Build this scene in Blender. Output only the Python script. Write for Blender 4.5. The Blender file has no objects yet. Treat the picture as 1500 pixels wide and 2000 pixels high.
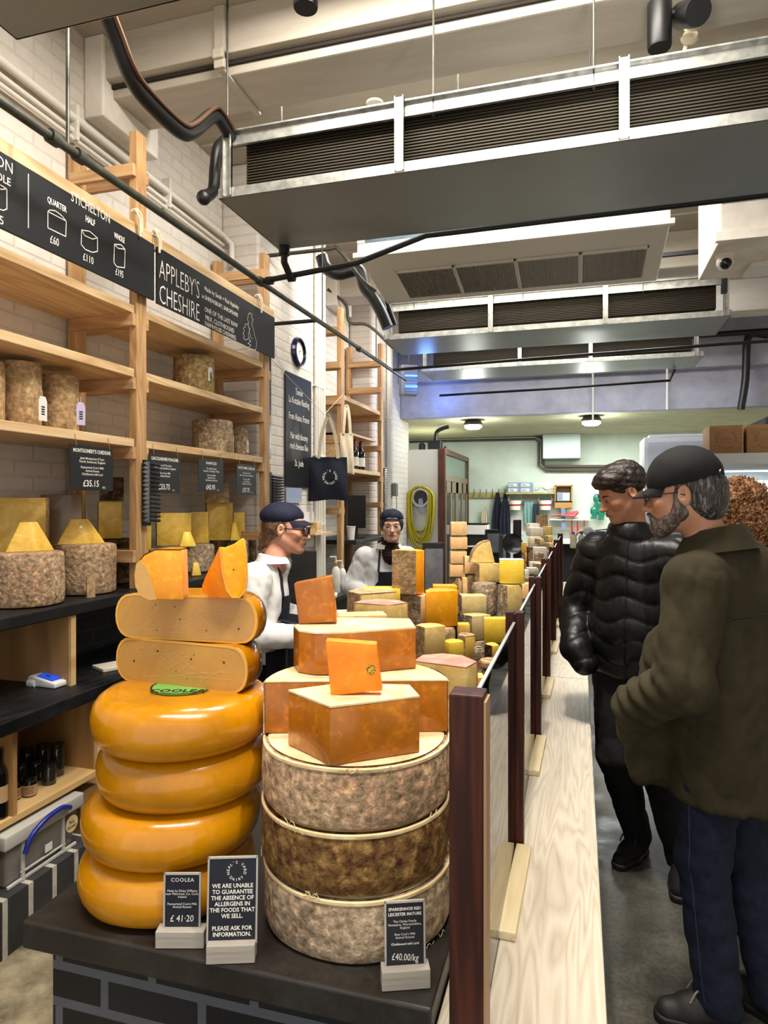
import bpy, bmesh, math, random
import numpy as np
from mathutils import Vector, Matrix, noise
random.seed(7); np.random.seed(7)
PI = math.pi
SC = bpy.context.scene
COL = SC.collection

# ---------------------------------------------------------------- camera
YAW = math.radians(16.29); FP = 1300.0; HC = 1.6; HOR = 981.0
cd = bpy.data.cameras.new('camera'); cam = bpy.data.objects.new('camera', cd); COL.objects.link(cam)
cam.location = (0, 0, HC); cam.rotation_euler = (PI/2, 0, YAW)
cd.sensor_fit = 'HORIZONTAL'; cd.sensor_width = 36; cd.lens = 36*FP/1500; cd.shift_y = -(1000-HOR)/1500
cd.clip_start = .05; cd.clip_end = 60
SC.camera = cam
# ---------------------------------------------------------------- world, exposure
SC.view_settings.view_transform = 'Standard'; SC.view_settings.look = 'None'
SC.view_settings.gamma = 1; SC.view_settings.use_curve_mapping = False
SC.view_settings.exposure = 0.3
w = bpy.data.worlds.new('world'); SC.world = w; w.use_nodes = True
w.node_tree.nodes['Background'].inputs[0].default_value = (1, .98, .97, 1)
w.node_tree.nodes['Background'].inputs[1].default_value = .9

# ---------------------------------------------------------------- lights (shop spots, plus added fill lights kept out of view)
def area(name, loc, size, power, col, target=None, sy=None):
    l = bpy.data.lights.new(name, 'AREA'); l.energy = power; l.color = col
    l.shape = 'RECTANGLE'; l.size = size; l.size_y = sy or size
    o = bpy.data.objects.new(name, l); COL.objects.link(o); o.location = loc
    t = Vector(target) if target else Vector((loc[0], loc[1], 0))
    o.rotation_euler = (t-Vector(loc)).to_track_quat('-Z', 'Y').to_euler(); return o
def spot(name, loc, target, power, col, ang=60, blend=.5, r=.05):
    l = bpy.data.lights.new(name, 'SPOT'); l.energy = power; l.color = col
    l.spot_size = math.radians(ang); l.spot_blend = blend; l.shadow_soft_size = r
    o = bpy.data.objects.new(name, l); COL.objects.link(o); o.location = loc
    o.rotation_euler = (Vector(target)-Vector(loc)).to_track_quat('-Z', 'Y').to_euler(); return o
def point(name, loc, power, col, r=.1):
    l = bpy.data.lights.new(name, 'POINT'); l.energy = power; l.color = col; l.shadow_soft_size = r
    o = bpy.data.objects.new(name, l); COL.objects.link(o); o.location = loc; return o
WARM = (1, .925, .83); NEU = (1, .965, .92)
area('fill_front', (-.5, 2.25, 3.98), 1.8, 105, WARM, sy=.45)  # unseen area light added above the frame to brighten the counter
area('fill_over_camera', (-.4, .35, 3.98), 1.8, 85, WARM, sy=.6)  # added fill overhead, out of frame, for the front faces
area('fill_behind_beam', (-.6, 3.5, 4.0), 2.4, 42, NEU, (-.7, 4.2, .9), sy=.2)  # fill light added out of sight behind the beam
area('fill_middle', (-.5, 5.35, 3.98), 2.4, 85, NEU, sy=.4)  # added fill light, screened from view by the largest tray
area('fill_far', (-.2, 7.0, 3.95), 2.2, 90, NEU, sy=.3)  # added fill light, kept out of view behind a tray
spot('ceiling_spot_counter', (.6, .6, 3.7), (-.65, 1.6, .9), 125, WARM, 46)
spot('ceiling_spot_shelves', (-.6, 2.1, 3.7), (-2.4, 2.7, 1.6), 55, WARM, 85)
spot('ceiling_spot_shelves_left', (-.6, .9, 3.7), (-2.4, 1.8, 1.7), 42, WARM, 85)
spot('fill_spot_pile', (-.25, 2.0, 3.9), (-.6, 2.9, .9), 195, WARM, 48)  # spot added to brighten the cheese pile
spot('fill_spot_pile_far', (-.25, 4.0, 3.95), (-.4, 4.9, .9), 160, NEU, 60)  # second added spot, lifting the far heap
spot('ceiling_spot_ledge', (.5, 2.4, 3.8), (-.1, 3.0, .65), 30, NEU, 60)
spot('ceiling_spot_wall_far', (-.9, 5.4, 3.9), (-2.4, 6.0, 2.0), 35, NEU, 90)
spot('beam_uplight', (.25, 1.9, 3.0), (.35, 2.85, 4.0), 30, NEU, 130, .8, .1)

# ---------------------------------------------------------------- pixel rays -> places
CS, SN = math.cos(YAW), math.sin(YAW)
def W(px, py, d):
    u = (px-750)/FP*d
    return Vector((u*CS-d*SN, u*SN+d*CS, HC-(py-HOR)*d/FP))
def WZ(px, py, Z): return W(px, py, (HC-Z)*FP/(py-HOR))
def WX(px, py, X): return W(px, py, X/((px-750)/FP*CS-SN))
def WY(px, py, Y): return W(px, py, Y/((px-750)/FP*SN+CS))

# ---------------------------------------------------------------- materials
MATS = {}
def _new(name):
    m = bpy.data.materials.new(name); m.use_nodes = True
    nt = m.node_tree; return m, nt, nt.nodes['Principled BSDF']
def N(nt, t, **kw):
    n = nt.nodes.new(t)
    for k, v in kw.items(): setattr(n, k, v)
    return n
def c4(c): return (c[0], c[1], c[2], 1)
def hexc(h):
    h = h.lstrip('#'); v = [int(h[i:i+2], 16)/255 for i in (0, 2, 4)]
    return tuple((x/12.92 if x <= .04045 else ((x+.055)/1.055)**2.4) for x in v)
def mat(name, col, rough=.5, metal=0, spec=.5, coat=0, emit=None, es=1, bump=0, bscale=40, alpha=1, sss=0):
    if name in MATS: return MATS[name]
    m, nt, b = _new(name); c = hexc(col) if isinstance(col, str) else col
    b.inputs['Base Color'].default_value = c4(c); b.inputs['Roughness'].default_value = rough
    b.inputs['Metallic'].default_value = metal; b.inputs['Specular IOR Level'].default_value = spec
    b.inputs['Coat Weight'].default_value = coat
    if sss:
        b.inputs['Subsurface Weight'].default_value = sss; b.inputs['Subsurface Radius'].default_value = (.02, .008, .004)
        b.inputs['Subsurface Scale'].default_value = .5
    if emit:
        e = hexc(emit) if isinstance(emit, str) else emit
        b.inputs['Emission Color'].default_value = c4(e); b.inputs['Emission Strength'].default_value = es
    if bump:
        tc = N(nt, 'ShaderNodeTexCoord'); n = N(nt, 'ShaderNodeTexNoise'); n.inputs['Scale'].default_value = bscale
        n.inputs['Detail'].default_value = 5
        bp = N(nt, 'ShaderNodeBump'); bp.inputs['Strength'].default_value = bump; bp.inputs['Distance'].default_value = .01
        nt.links.new(tc.outputs['Object'], n.inputs['Vector']); nt.links.new(n.outputs['Fac'], bp.inputs['Height'])
        nt.links.new(bp.outputs['Normal'], b.inputs['Normal'])
    MATS[name] = m; return m
def ramp(nt, stops):
    r = N(nt, 'ShaderNodeValToRGB'); el = r.color_ramp.elements
    while len(el) > 1: el.remove(el[-1])
    el[0].position = stops[0][0]; el[0].color = c4(hexc(stops[0][1]))
    for p, c in stops[1:]:
        e = el.new(p); e.color = c4(hexc(c))
    return r
def noisemat(name, stops, scale=8, stretch=(1, 1, 1), rough=.6, bump=.3, detail=6, metal=0, spec=.4, coat=0, dist=.01, sss=0,
             scale2=None, stops2=None, mixf=.5, distort=0, bscale=None, rr=None):
    """noise driven colour, optional second layer of spots"""
    if name in MATS: return MATS[name]
    m, nt, b = _new(name); L = nt.links.new
    tc = N(nt, 'ShaderNodeTexCoord'); mp = N(nt, 'ShaderNodeMapping'); mp.inputs['Scale'].default_value = stretch
    L(tc.outputs['Object'], mp.inputs['Vector'])
    n = N(nt, 'ShaderNodeTexNoise'); n.inputs['Scale'].default_value = scale; n.inputs['Detail'].default_value = detail
    n.inputs['Distortion'].default_value = distort; n.inputs['Roughness'].default_value = .62
    L(mp.outputs[0], n.inputs['Vector'])
    r = ramp(nt, stops); L(n.outputs['Fac'], r.inputs[0]); out = r.outputs[0]
    if scale2:
        n2 = N(nt, 'ShaderNodeTexNoise'); n2.inputs['Scale'].default_value = scale2; n2.inputs['Detail'].default_value = 4
        L(tc.outputs['Object'], n2.inputs['Vector'])
        r2 = ramp(nt, stops2); L(n2.outputs['Fac'], r2.inputs[0])
        mx = N(nt, 'ShaderNodeMix', data_type='RGBA', blend_type='OVERLAY'); mx.inputs['Factor'].default_value = mixf
        L(out, mx.inputs['A']); L(r2.outputs[0], mx.inputs['B']); out = mx.outputs['Result']
    L(out, b.inputs['Base Color'])
    b.inputs['Roughness'].default_value = rough; b.inputs['Metallic'].default_value = metal
    b.inputs['Specular IOR Level'].default_value = spec; b.inputs['Coat Weight'].default_value = coat
    if sss:
        b.inputs['Subsurface Weight'].default_value = sss; b.inputs['Subsurface Radius'].default_value = (.03, .012, .004)
        b.inputs['Subsurface Scale'].default_value = .6
    if rr:
        mr = N(nt, 'ShaderNodeMapRange'); mr.inputs[1].default_value = .35; mr.inputs[2].default_value = .65
        mr.inputs[3].default_value = rr[0]; mr.inputs[4].default_value = rr[1]
        L(n.outputs['Fac'], mr.inputs[0]); L(mr.outputs[0], b.inputs['Roughness'])
    if bump:
        bp = N(nt, 'ShaderNodeBump'); bp.inputs['Strength'].default_value = bump; bp.inputs['Distance'].default_value = dist
        src = n
        if bscale:
            src = N(nt, 'ShaderNodeTexNoise'); src.inputs['Scale'].default_value = bscale; src.inputs['Detail'].default_value = 6
            L(mp.outputs[0], src.inputs['Vector'])
        L(src.outputs['Fac'], bp.inputs['Height']); L(bp.outputs['Normal'], b.inputs['Normal'])
    MATS[name] = m; return m
def woodmat(name, stops, axis='Y', scale=3, rings=9, rough=.55, bump=.15, coat=0, distort=4, k=.10):
    """wood grain running along one axis"""
    if name in MATS: return MATS[name]
    m, nt, b = _new(name); L = nt.links.new
    st = {'X': (k, 1, 1), 'Y': (1, k, 1), 'Z': (1, 1, k)}[axis]
    tc = N(nt, 'ShaderNodeTexCoord'); mp = N(nt, 'ShaderNodeMapping'); mp.inputs['Scale'].default_value = st
    L(tc.outputs['Object'], mp.inputs['Vector'])
    wv = N(nt, 'ShaderNodeTexNoise'); wv.inputs['Scale'].default_value = scale*2.2; wv.inputs['Detail'].default_value = 2
    wv.inputs['Distortion'].default_value = .4
    L(mp.outputs[0], wv.inputs['Vector'])
    mu = N(nt, 'ShaderNodeMath', operation='MULTIPLY'); mu.inputs[1].default_value = rings*2.2; L(wv.outputs['Fac'], mu.inputs[0])
    fr = N(nt, 'ShaderNodeMath', operation='PINGPONG'); fr.inputs[1].default_value = 1; L(mu.outputs[0], fr.inputs[0])
    n = N(nt, 'ShaderNodeTexNoise'); n.inputs['Scale'].default_value = scale*22; n.inputs['Detail'].default_value = 4
    L(mp.outputs[0], n.inputs['Vector'])
    ad = N(nt, 'ShaderNodeMix'); ad.inputs['Factor'].default_value = .5
    L(fr.outputs[0], ad.inputs['A']); L(n.outputs['Fac'], ad.inputs['B'])
    r = ramp(nt, stops); L(ad.outputs[0], r.inputs[0]); L(r.outputs[0], b.inputs['Base Color'])
    b.inputs['Roughness'].default_value = rough; b.inputs['Coat Weight'].default_value = coat
    bp = N(nt, 'ShaderNodeBump'); bp.inputs['Strength'].default_value = bump; bp.inputs['Distance'].default_value = .003
    L(ad.outputs[0], bp.inputs['Height']); L(bp.outputs['Normal'], b.inputs['Normal'])
    MATS[name] = m; return m
def brickmat(name, plane, c1, c2, mortar, bw=.225, bh=.075, ms=.012, rough=.6, bump=.5, off=(0, 0), spec=.4, msm=.1, dist=.012, grime=0):
    if name in MATS: return MATS[name]
    m, nt, b = _new(name); L = nt.links.new
    tc = N(nt, 'ShaderNodeTexCoord'); sp = N(nt, 'ShaderNodeSeparateXYZ'); L(tc.outputs['Object'], sp.inputs[0])
    cb = N(nt, 'ShaderNodeCombineXYZ')
    ia, ib = {'YZ': (1, 2), 'XZ': (0, 2), 'XY': (0, 1), 'YX': (1, 0)}[plane]
    a1 = N(nt, 'ShaderNodeMath', operation='ADD'); a1.inputs[1].default_value = off[0]; L(sp.outputs[ia], a1.inputs[0])
    a2 = N(nt, 'ShaderNodeMath', operation='ADD'); a2.inputs[1].default_value = off[1]; L(sp.outputs[ib], a2.inputs[0])
    L(a1.outputs[0], cb.inputs[0]); L(a2.outputs[0], cb.inputs[1])
    br = N(nt, 'ShaderNodeTexBrick'); br.inputs['Scale'].default_value = 1
    br.inputs['Brick Width'].default_value = bw; br.inputs['Row Height'].default_value = bh
    br.inputs['Mortar Size'].default_value = ms; br.inputs['Mortar Smooth'].default_value = msm
    br.inputs['Color1'].default_value = c4(hexc(c1)); br.inputs['Color2'].default_value = c4(hexc(c2))
    br.inputs['Mortar'].default_value = c4(hexc(mortar))
    L(cb.outputs[0], br.inputs['Vector'])
    n = N(nt, 'ShaderNodeTexNoise'); n.inputs['Scale'].default_value = 14; n.inputs['Detail'].default_value = 8
    n.inputs['Roughness'].default_value = .7
    L(tc.outputs['Object'], n.inputs['Vector'])
    mx = N(nt, 'ShaderNodeMix', data_type='RGBA', blend_type='MULTIPLY'); mx.inputs['Factor'].default_value = grime
    rr = ramp(nt, [(.3, '#777777'), (.7, '#ffffff')]); L(n.outputs['Fac'], rr.inputs[0])
    L(br.outputs['Color'], mx.inputs['A']); L(rr.outputs[0], mx.inputs['B'])
    L(mx.outputs['Result'], b.inputs['Base Color'])
    mm = N(nt, 'ShaderNodeMath', operation='MULTIPLY'); mm.inputs[1].default_value = -1; L(br.outputs['Fac'], mm.inputs[0])
    m2 = N(nt, 'ShaderNodeMath', operation='MULTIPLY_ADD'); m2.inputs[1].default_value = .5; L(n.outputs['Fac'], m2.inputs[0]); L(mm.outputs[0], m2.inputs[2])
    bp = N(nt, 'ShaderNodeBump'); bp.inputs['Strength'].default_value = bump; bp.inputs['Distance'].default_value = dist
    L(m2.outputs[0], bp.inputs['Height']); L(bp.outputs['Normal'], b.inputs['Normal'])
    b.inputs['Roughness'].default_value = rough; b.inputs['Specular IOR Level'].default_value = spec
    MATS[name] = m; return m
def glassmat(name, col=(1, 1, 1), rough=.02, ior=1.45, a=.15):
    """thin clear glazing: mix of transparent and glossy by fresnel"""
    if name in MATS: return MATS[name]
    m, nt, b = _new(name); L = nt.links.new
    t = N(nt, 'ShaderNodeBsdfTransparent'); t.inputs[0].default_value = c4(col)
    g = N(nt, 'ShaderNodeBsdfGlossy'); g.inputs['Roughness'].default_value = rough
    f = N(nt, 'ShaderNodeFresnel'); f.inputs[0].default_value = ior
    ad = N(nt, 'ShaderNodeMath', operation='ADD'); ad.inputs[1].default_value = a; ad.use_clamp = True; L(f.outputs[0], ad.inputs[0])
    mx = N(nt, 'ShaderNodeMixShader'); L(ad.outputs[0], mx.inputs[0]); L(t.outputs[0], mx.inputs[1]); L(g.outputs[0], mx.inputs[2])
    L(mx.outputs[0], nt.nodes['Material Output'].inputs[0]); MATS[name] = m; return m

# ---------------------------------------------------------------- mesh builder
class MB:
    def __init__(s): s.v = []; s.f = []
    def add(s, vs, fs, M=None):
        o = len(s.v)
        s.v += [tuple(M @ Vector(v)) if M else tuple(v) for v in vs]
        s.f += [tuple(i+o for i in f) for f in fs]; return s
    def box(s, x0, x1, y0, y1, z0, z1, M=None):
        vs = [(x, y, z) for z in (z0, z1) for y in (y0, y1) for x in (x0, x1)]
        return s.add(vs, [(0, 2, 3, 1), (4, 5, 7, 6), (0, 1, 5, 4), (2, 6, 7, 3), (0, 4, 6, 2), (1, 3, 7, 5)], M)
    def prism(s, poly, z0, z1, M=None, top=None):
        n = len(poly); tp = top or poly
        if sum(poly[i][0]*poly[(i+1) % n][1]-poly[(i+1) % n][0]*poly[i][1] for i in range(n)) < 0:
            poly = poly[::-1]; tp = tp[::-1]
        vs = [(p[0], p[1], z0) for p in poly]+[(p[0], p[1], z1) for p in tp]
        fs = [tuple(range(n))[::-1], tuple(range(n, 2*n))]+[(i, (i+1) % n, (i+1) % n+n, i+n) for i in range(n)]
        return s.add(vs, fs, M)
    def lathe(s, prof, seg=48, M=None, a0=0, a1=2*PI, wob=0, seed=0, cap=True):
        full = abs(a1-a0-2*PI) < 1e-6; n = len(prof); k = seg if full else seg+1
        vs = []
        for i in range(k):
            a = a0+(a1-a0)*i/seg
            for (r, z) in prof:
                q = 1.0
                if wob: q = 1+wob*noise.noise(Vector((math.cos(a)*1.7+seed, math.sin(a)*1.7, z*9+seed)))
                vs.append((r*q*math.cos(a), r*q*math.sin(a), z))
        fs = []
        for i in range(seg):
            i2 = (i+1) % k if full else i+1
            for j in range(n-1):
                fs.append((i*n+j, i2*n+j, i2*n+j+1, i*n+j+1))
        if not cap: pass
        elif not full:
            fs.append(tuple(range(n))); fs.append(tuple((k-1)*n+j for j in range(n))[::-1])
        elif prof[0][0] > 1e-5: fs.append(tuple(i*n for i in range(k))[::-1])
        if cap and full and prof[-1][0] > 1e-5: fs.append(tuple(i*n+n-1 for i in range(k)))
        return s.add(vs, fs, M)
    def tube(s, pts, r, seg=8, M=None, cap=True, closed=False):
        pts = [Vector(p) for p in pts]; n = len(pts); rs = r if isinstance(r, (list, tuple)) else [r]*n
        vs = []; up = None
        for i, p in enumerate(pts):
            if closed: t = (pts[(i+1) % n]-pts[i-1])
            else: t = (pts[min(i+1, n-1)]-pts[max(i-1, 0)])
            t.normalize()
            if up is None:
                up = t.orthogonal().normalized()
            else:
                up = (up-t*up.dot(t))
                if up.length < 1e-6: up = t.orthogonal()
                up.normalize()
            sd = t.cross(up)
            for k in range(seg):
                a = 2*PI*k/seg; vs.append(p+(up*math.cos(a)+sd*math.sin(a))*rs[i])
        fs = []
        for i in range(n if closed else n-1):
            j = (i+1) % n
            for k in range(seg):
                k2 = (k+1) % seg; fs.append((i*seg+k, i*seg+k2, j*seg+k2, j*seg+k))
        if cap and not closed:
            fs.append(tuple(range(seg))[::-1]); fs.append(tuple((n-1)*seg+k for k in range(seg)))
        return s.add(vs, fs, M)
    def sphere(s, c, r, seg=16, M=None):
        rx, ry, rz = (r if isinstance(r, (list, tuple)) else (r, r, r)); n = seg//2
        prof = [(max(math.cos(-PI/2+PI*i/n), 0), math.sin(-PI/2+PI*i/n)) for i in range(n+1)]
        vs = []; fs = []
        for i in range(seg):
            a = 2*PI*i/seg
            for (q, z) in prof: vs.append((c[0]+rx*q*math.cos(a), c[1]+ry*q*math.sin(a), c[2]+rz*z))
        for i in range(seg):
            i2 = (i+1) % seg
            for j in range(n): fs.append((i*(n+1)+j, i2*(n+1)+j, i2*(n+1)+j+1, i*(n+1)+j+1))
        return s.add(vs, fs, M)
    def build(s, name, m, parent=None, smooth=False, bevel=0, seg=2, sub=0, jit=0, jsc=20, weld=False, ang=30, loc=None, rot=None):
        me = bpy.data.meshes.new(name); me.from_pydata(s.v, [], s.f)
        if bevel or sub or jit or weld or smooth:
            bm = bmesh.new(); bm.from_mesh(me)
            bmesh.ops.remove_doubles(bm, verts=bm.verts, dist=1e-5)
            bmesh.ops.recalc_face_normals(bm, faces=bm.faces)
            if bevel:
                es = [e for e in bm.edges if len(e.link_faces) == 2 and e.calc_face_angle(0) > math.radians(ang)]
                bmesh.ops.bevel(bm, geom=es, offset=bevel, segments=seg, profile=.5, affect='EDGES', clamp_overlap=True)
            if sub:
                bmesh.ops.triangulate(bm, faces=[f for f in bm.faces if len(f.verts) > 4])
                for _ in range(sub):
                    bmesh.ops.subdivide_edges(bm, edges=bm.edges, cuts=1, use_grid_fill=True)
            if jit:
                bm.normal_update()
                for v in bm.verts:
                    q = noise.noise_vector(v.co*jsc+Vector((hash(name) % 7, len(s.v) % 13, 0)))
                    v.co += v.normal*q.x*jit
            bm.to_mesh(me); bm.free()
        if smooth:
            for p in me.polygons: p.use_smooth = True
            try: me.set_sharp_from_angle(angle=math.radians(38))
            except Exception: pass
        me.materials.append(m); me.update()
        o = bpy.data.objects.new(name, me); COL.objects.link(o)
        if parent: o.parent = parent
        if loc: o.location = loc
        if rot: o.rotation_euler = rot
        return o
def tag(o, label=None, cat=None, group=None, kind=None):
    if label: o['label'] = label
    if cat: o['category'] = cat
    if group: o['group'] = group
    if kind: o['kind'] = kind
    return o
def thing(name, label, cat, loc=(0, 0, 0), rz=0, group=None, rot=None):
    o = bpy.data.objects.new(name, None); COL.objects.link(o); o.location = loc
    o.rotation_euler = rot if rot else (0, 0, rz); o.empty_display_size = .05
    return tag(o, label, cat, group)
def struct(name, mb, m, **kw):
    o = mb.build(name, m, **kw); o['kind'] = 'structure'; return o
def mesh_thing(name, mb, m, label, cat, loc, rz=0, group=None, rot=None, **kw):
    o = mb.build(name, m, **kw); o.location = loc; o.rotation_euler = rot if rot else (0, 0, rz)
    return tag(o, label, cat, group)
def smoothpath(pts, n=6):
    P = [Vector(p) for p in pts]; P = [P[0]*2-P[1]]+P+[P[-1]*2-P[-2]]; out = []
    for i in range(1, len(P)-2):
        for k in range(n):
            t = k/n; a, b, c, d = P[i-1:i+3]
            out.append(.5*((2*b)+(c-a)*t+(2*a-5*b+4*c-d)*t*t+(3*b-a-3*c+d)*t**3))
    return out+[P[-2]]
# ---------------------------------------------------------------- lettering
_tc = {}
def glyphs(txt, size=1, align='CENTER', bold=0, space=1):
    key = (txt, align, bold, space)
    if key not in _tc:
        cu = bpy.data.curves.new('lettering_curve', 'FONT'); cu.body = txt; cu.align_x = align; cu.align_y = 'CENTER'
        cu.size = 1; cu.resolution_u = 2; cu.offset = bold; cu.space_character = space
        ob = bpy.data.objects.new('lettering_source', cu); COL.objects.link(ob)
        dg = bpy.context.evaluated_depsgraph_get(); dg.update()
        me = bpy.data.meshes.new_from_object(ob.evaluated_get(dg))
        _tc[key] = ([tuple(v.co) for v in me.vertices], [tuple(p.vertices) for p in me.polygons])
        bpy.data.meshes.remove(me); bpy.data.objects.remove(ob); bpy.data.curves.remove(cu)
    v, f = _tc[key]
    return [(x*size, y*size) for x, y, z in v], f
def put_text(mb, txt, x, z, size, y=0, align='CENTER', bold=0, space=1, sx=1, rot=0, shear=0):
    """lettering on a plane facing local -Y"""
    v, f = glyphs(txt, size, align, bold, space); c, s = math.cos(rot), math.sin(rot)
    mb.add([(x+(a*sx+b*shear)*c-b*s, y, z+(a*sx+b*shear)*s+b*c) for a, b in v], f)
def put_ring(mb, txt, x, z, r, size, y=0, a_start=90, step=None, bold=0, inward=False):
    """letters round a circle, tops outward"""
    n = len(txt)
    for i, ch in enumerate(txt):
        if ch == ' ': continue
        a = math.radians(a_start-i*step) if not inward else math.radians(a_start+i*step)
        v, f = glyphs(ch, size, 'CENTER', bold)
        t = a-PI/2 if not inward else a+PI/2
        c, s = math.cos(t), math.sin(t)
        mb.add([(x+r*math.cos(a)+p*c-q*s, y, z+r*math.sin(a)+p*s+q*c) for p, q in v], f)
def dairy_ring(mb, x, z, r, size, y=0, bold=.01):
    put_ring(mb, "NEAL'S YARD", x, z, r, size, y, 194, 20.8, bold)
    put_ring(mb, "DAIRY", x, z, r, size, y, 228, 21.0, bold, inward=True)
def stroke(mb, pts, wd, y=0):
    """flat painted line on a plane facing -Y, pts as (x, z)"""
    for i in range(len(pts)-1):
        a = Vector((pts[i][0], pts[i][1])); b = Vector((pts[i+1][0], pts[i+1][1])); t = b-a
        if t.length < 1e-6: continue
        t.normalize(); nn = Vector((-t.y, t.x))*wd/2; a = a-t*wd*.3; b = b+t*wd*.3
        q = [a-nn, b-nn, b+nn, a+nn]; mb.add([(p.x, y, p.y) for p in q], [(0, 1, 2, 3)])

# ---------------------------------------------------------------- distance-field mesher (bodies, clothes)
class Field:
    def __init__(s, xs, ys, zs):
        s.x, s.y, s.z = xs, ys, zs; s.V = np.full((len(xs), len(ys), len(zs)), .5, np.float32)
    def _sub(s, lo, hi):
        sl = []
        for ax, l, h in zip((s.x, s.y, s.z), lo, hi):
            i0 = max(np.searchsorted(ax, l)-1, 0); i1 = min(np.searchsorted(ax, h)+1, len(ax)); sl.append(slice(i0, max(i1, i0+1)))
        X, Y, Z = np.meshgrid(s.x[sl[0]], s.y[sl[1]], s.z[sl[2]], indexing='ij', copy=False)
        return tuple(sl), X, Y, Z
    def _mix(s, sl, D, k, sub=False):
        A = s.V[sl]
        if sub: D = -D
        if k > 0: h = np.maximum(k-np.abs(A-D), 0)/k*1.0; e = h*h*k*.25
        else: e = 0
        s.V[sl] = (np.maximum(A, D)+e) if sub else (np.minimum(A, D)-e)
    def cone(s, a, b, r1, r2, k=.02, sub=False, flat=None):
        """tapered capsule; flat=(axis vector, factor) makes it thinner along that axis"""
        a = np.array(a, float); b = np.array(b, float); m = max(r1, r2)+k+.03
        sl, X, Y, Z = s._sub(np.minimum(a, b)-m, np.maximum(a, b)+m)
        if flat is not None:
            n = np.array(flat[0], float); n /= np.linalg.norm(n); f = flat[1]-1
        ba = b-a; L = ba@ba+1e-12
        px, py, pz = X-a[0], Y-a[1], Z-a[2]
        t = np.clip((px*ba[0]+py*ba[1]+pz*ba[2])/L, 0, 1)
        qx, qy, qz = px-t*ba[0], py-t*ba[1], pz-t*ba[2]
        if flat is not None:
            dn = (qx*n[0]+qy*n[1]+qz*n[2])*f; qx = qx+dn*n[0]; qy = qy+dn*n[1]; qz = qz+dn*n[2]
        D = np.sqrt(qx*qx+qy*qy+qz*qz)-(r1+(r2-r1)*t)
        s._mix(sl, D, k, sub); return s
    def ell(s, c, r, k=.02, R=None, sub=False):
        c = np.array(c, float); r = np.array(r, float); m = r.max()+k+.02
        sl, X, Y, Z = s._sub(c-m, c+m); x, y, z = X-c[0], Y-c[1], Z-c[2]
        if R is not None:
            R = np.array(R); x, y, z = (R[0, 0]*x+R[1, 0]*y+R[2, 0]*z, R[0, 1]*x+R[1, 1]*y+R[2, 1]*z, R[0, 2]*x+R[1, 2]*y+R[2, 2]*z)
        k0 = np.sqrt((x/r[0])**2+(y/r[1])**2+(z/r[2])**2)
        k1 = np.sqrt((x/r[0]**2)**2+(y/r[1]**2)**2+(z/r[2]**2)**2)+1e-9
        s._mix(sl, k0*(k0-1)/k1, k, sub); return s
    def cut(s, p, n, k=.005):
        """remove everything on the side n points to"""
        X, Y, Z = np.meshgrid(s.x, s.y, s.z, indexing='ij', copy=False)
        n = np.array(n, float); n /= np.linalg.norm(n)
        D = (X-p[0])*n[0]+(Y-p[1])*n[1]+(Z-p[2])*n[2]
        s.V = np.maximum(s.V, D.astype(np.float32)); return s
    def mesh(s, name, m, parent=None, disp=None):
        V = s.V.copy()
        V[0] = V[-1] = .5; V[:, 0] = V[:, -1] = .5; V[:, :, 0] = V[:, :, -1] = .5
        S = V < 0
        c = [S[a:S.shape[0]-1+a, b:S.shape[1]-1+b, d:S.shape[2]-1+d] for a in (0, 1) for b in (0, 1) for d in (0, 1)]
        cnt = sum(q.astype(np.int8) for q in c); mixed = (cnt > 0) & (cnt < 8)
        I = np.argwhere(mixed); idx = -np.ones(mixed.shape, np.int64); idx[mixed] = np.arange(len(I))
        acc = np.zeros((len(I), 3)); num = np.zeros(len(I))
        corners = [(a, b, d) for a in (0, 1) for b in (0, 1) for d in (0, 1)]
        def P(o): return np.stack([s.x[I[:, 0]+o[0]], s.y[I[:, 1]+o[1]], s.z[I[:, 2]+o[2]]], 1)
        def val(o): return V[I[:, 0]+o[0], I[:, 1]+o[1], I[:, 2]+o[2]].astype(float)
        for o1 in corners:
            for ax in range(3):
                if o1[ax]: continue
                o2 = list(o1); o2[ax] = 1; v1, v2 = val(o1), val(o2); mk = (v1 < 0) != (v2 < 0)
                t = np.where(mk, v1/(v1-v2+1e-12*(v1 == v2)), 0)[:, None]
                acc += np.where(mk[:, None], P(o1)*(1-t)+P(o2)*t, 0); num += mk
        vs = acc/np.maximum(num, 1)[:, None]; F = []
        for ax in range(3):
            A = [slice(1, -1)]*3; A[ax] = slice(0, -1); B = [slice(1, -1)]*3; B[ax] = slice(1, None)
            d1, d2 = S[tuple(A)], S[tuple(B)]; E = np.argwhere(d1 != d2)
            if not len(E): continue
            ins = d1[E[:, 0], E[:, 1], E[:, 2]]
            G = E.copy()
            for q in range(3):
                if q != ax: G[:, q] += 1
            u, w_ = (ax+1) % 3, (ax+2) % 3
            def cell(du, dw):
                H = G.copy(); H[:, u] -= du; H[:, w_] -= dw; return idx[H[:, 0], H[:, 1], H[:, 2]]
            q = np.stack([cell(1, 1), cell(0, 1), cell(0, 0), cell(1, 0)], 1); q[~ins] = q[~ins][:, ::-1]; F.append(q)
        F = np.concatenate(F); F = F[(F >= 0).all(1)]
        if disp is not None:
            me0 = bpy.data.meshes.new('tmp'); me0.from_pydata(vs.tolist(), [], F.tolist()); me0.update()
            nn = np.zeros(len(vs)*3); me0.vertices.foreach_get('normal', nn); nn = nn.reshape(-1, 3)
            bpy.data.meshes.remove(me0); vs = vs+nn*disp(vs, nn)[:, None]
        me = bpy.data.meshes.new(name); me.from_pydata(vs.tolist(), [], F.tolist()); me.update()
        for p in me.polygons: p.use_smooth = True
        me.materials.append(m); o = bpy.data.objects.new(name, me); COL.objects.link(o)
        if parent: o.parent = parent
        return o
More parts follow.
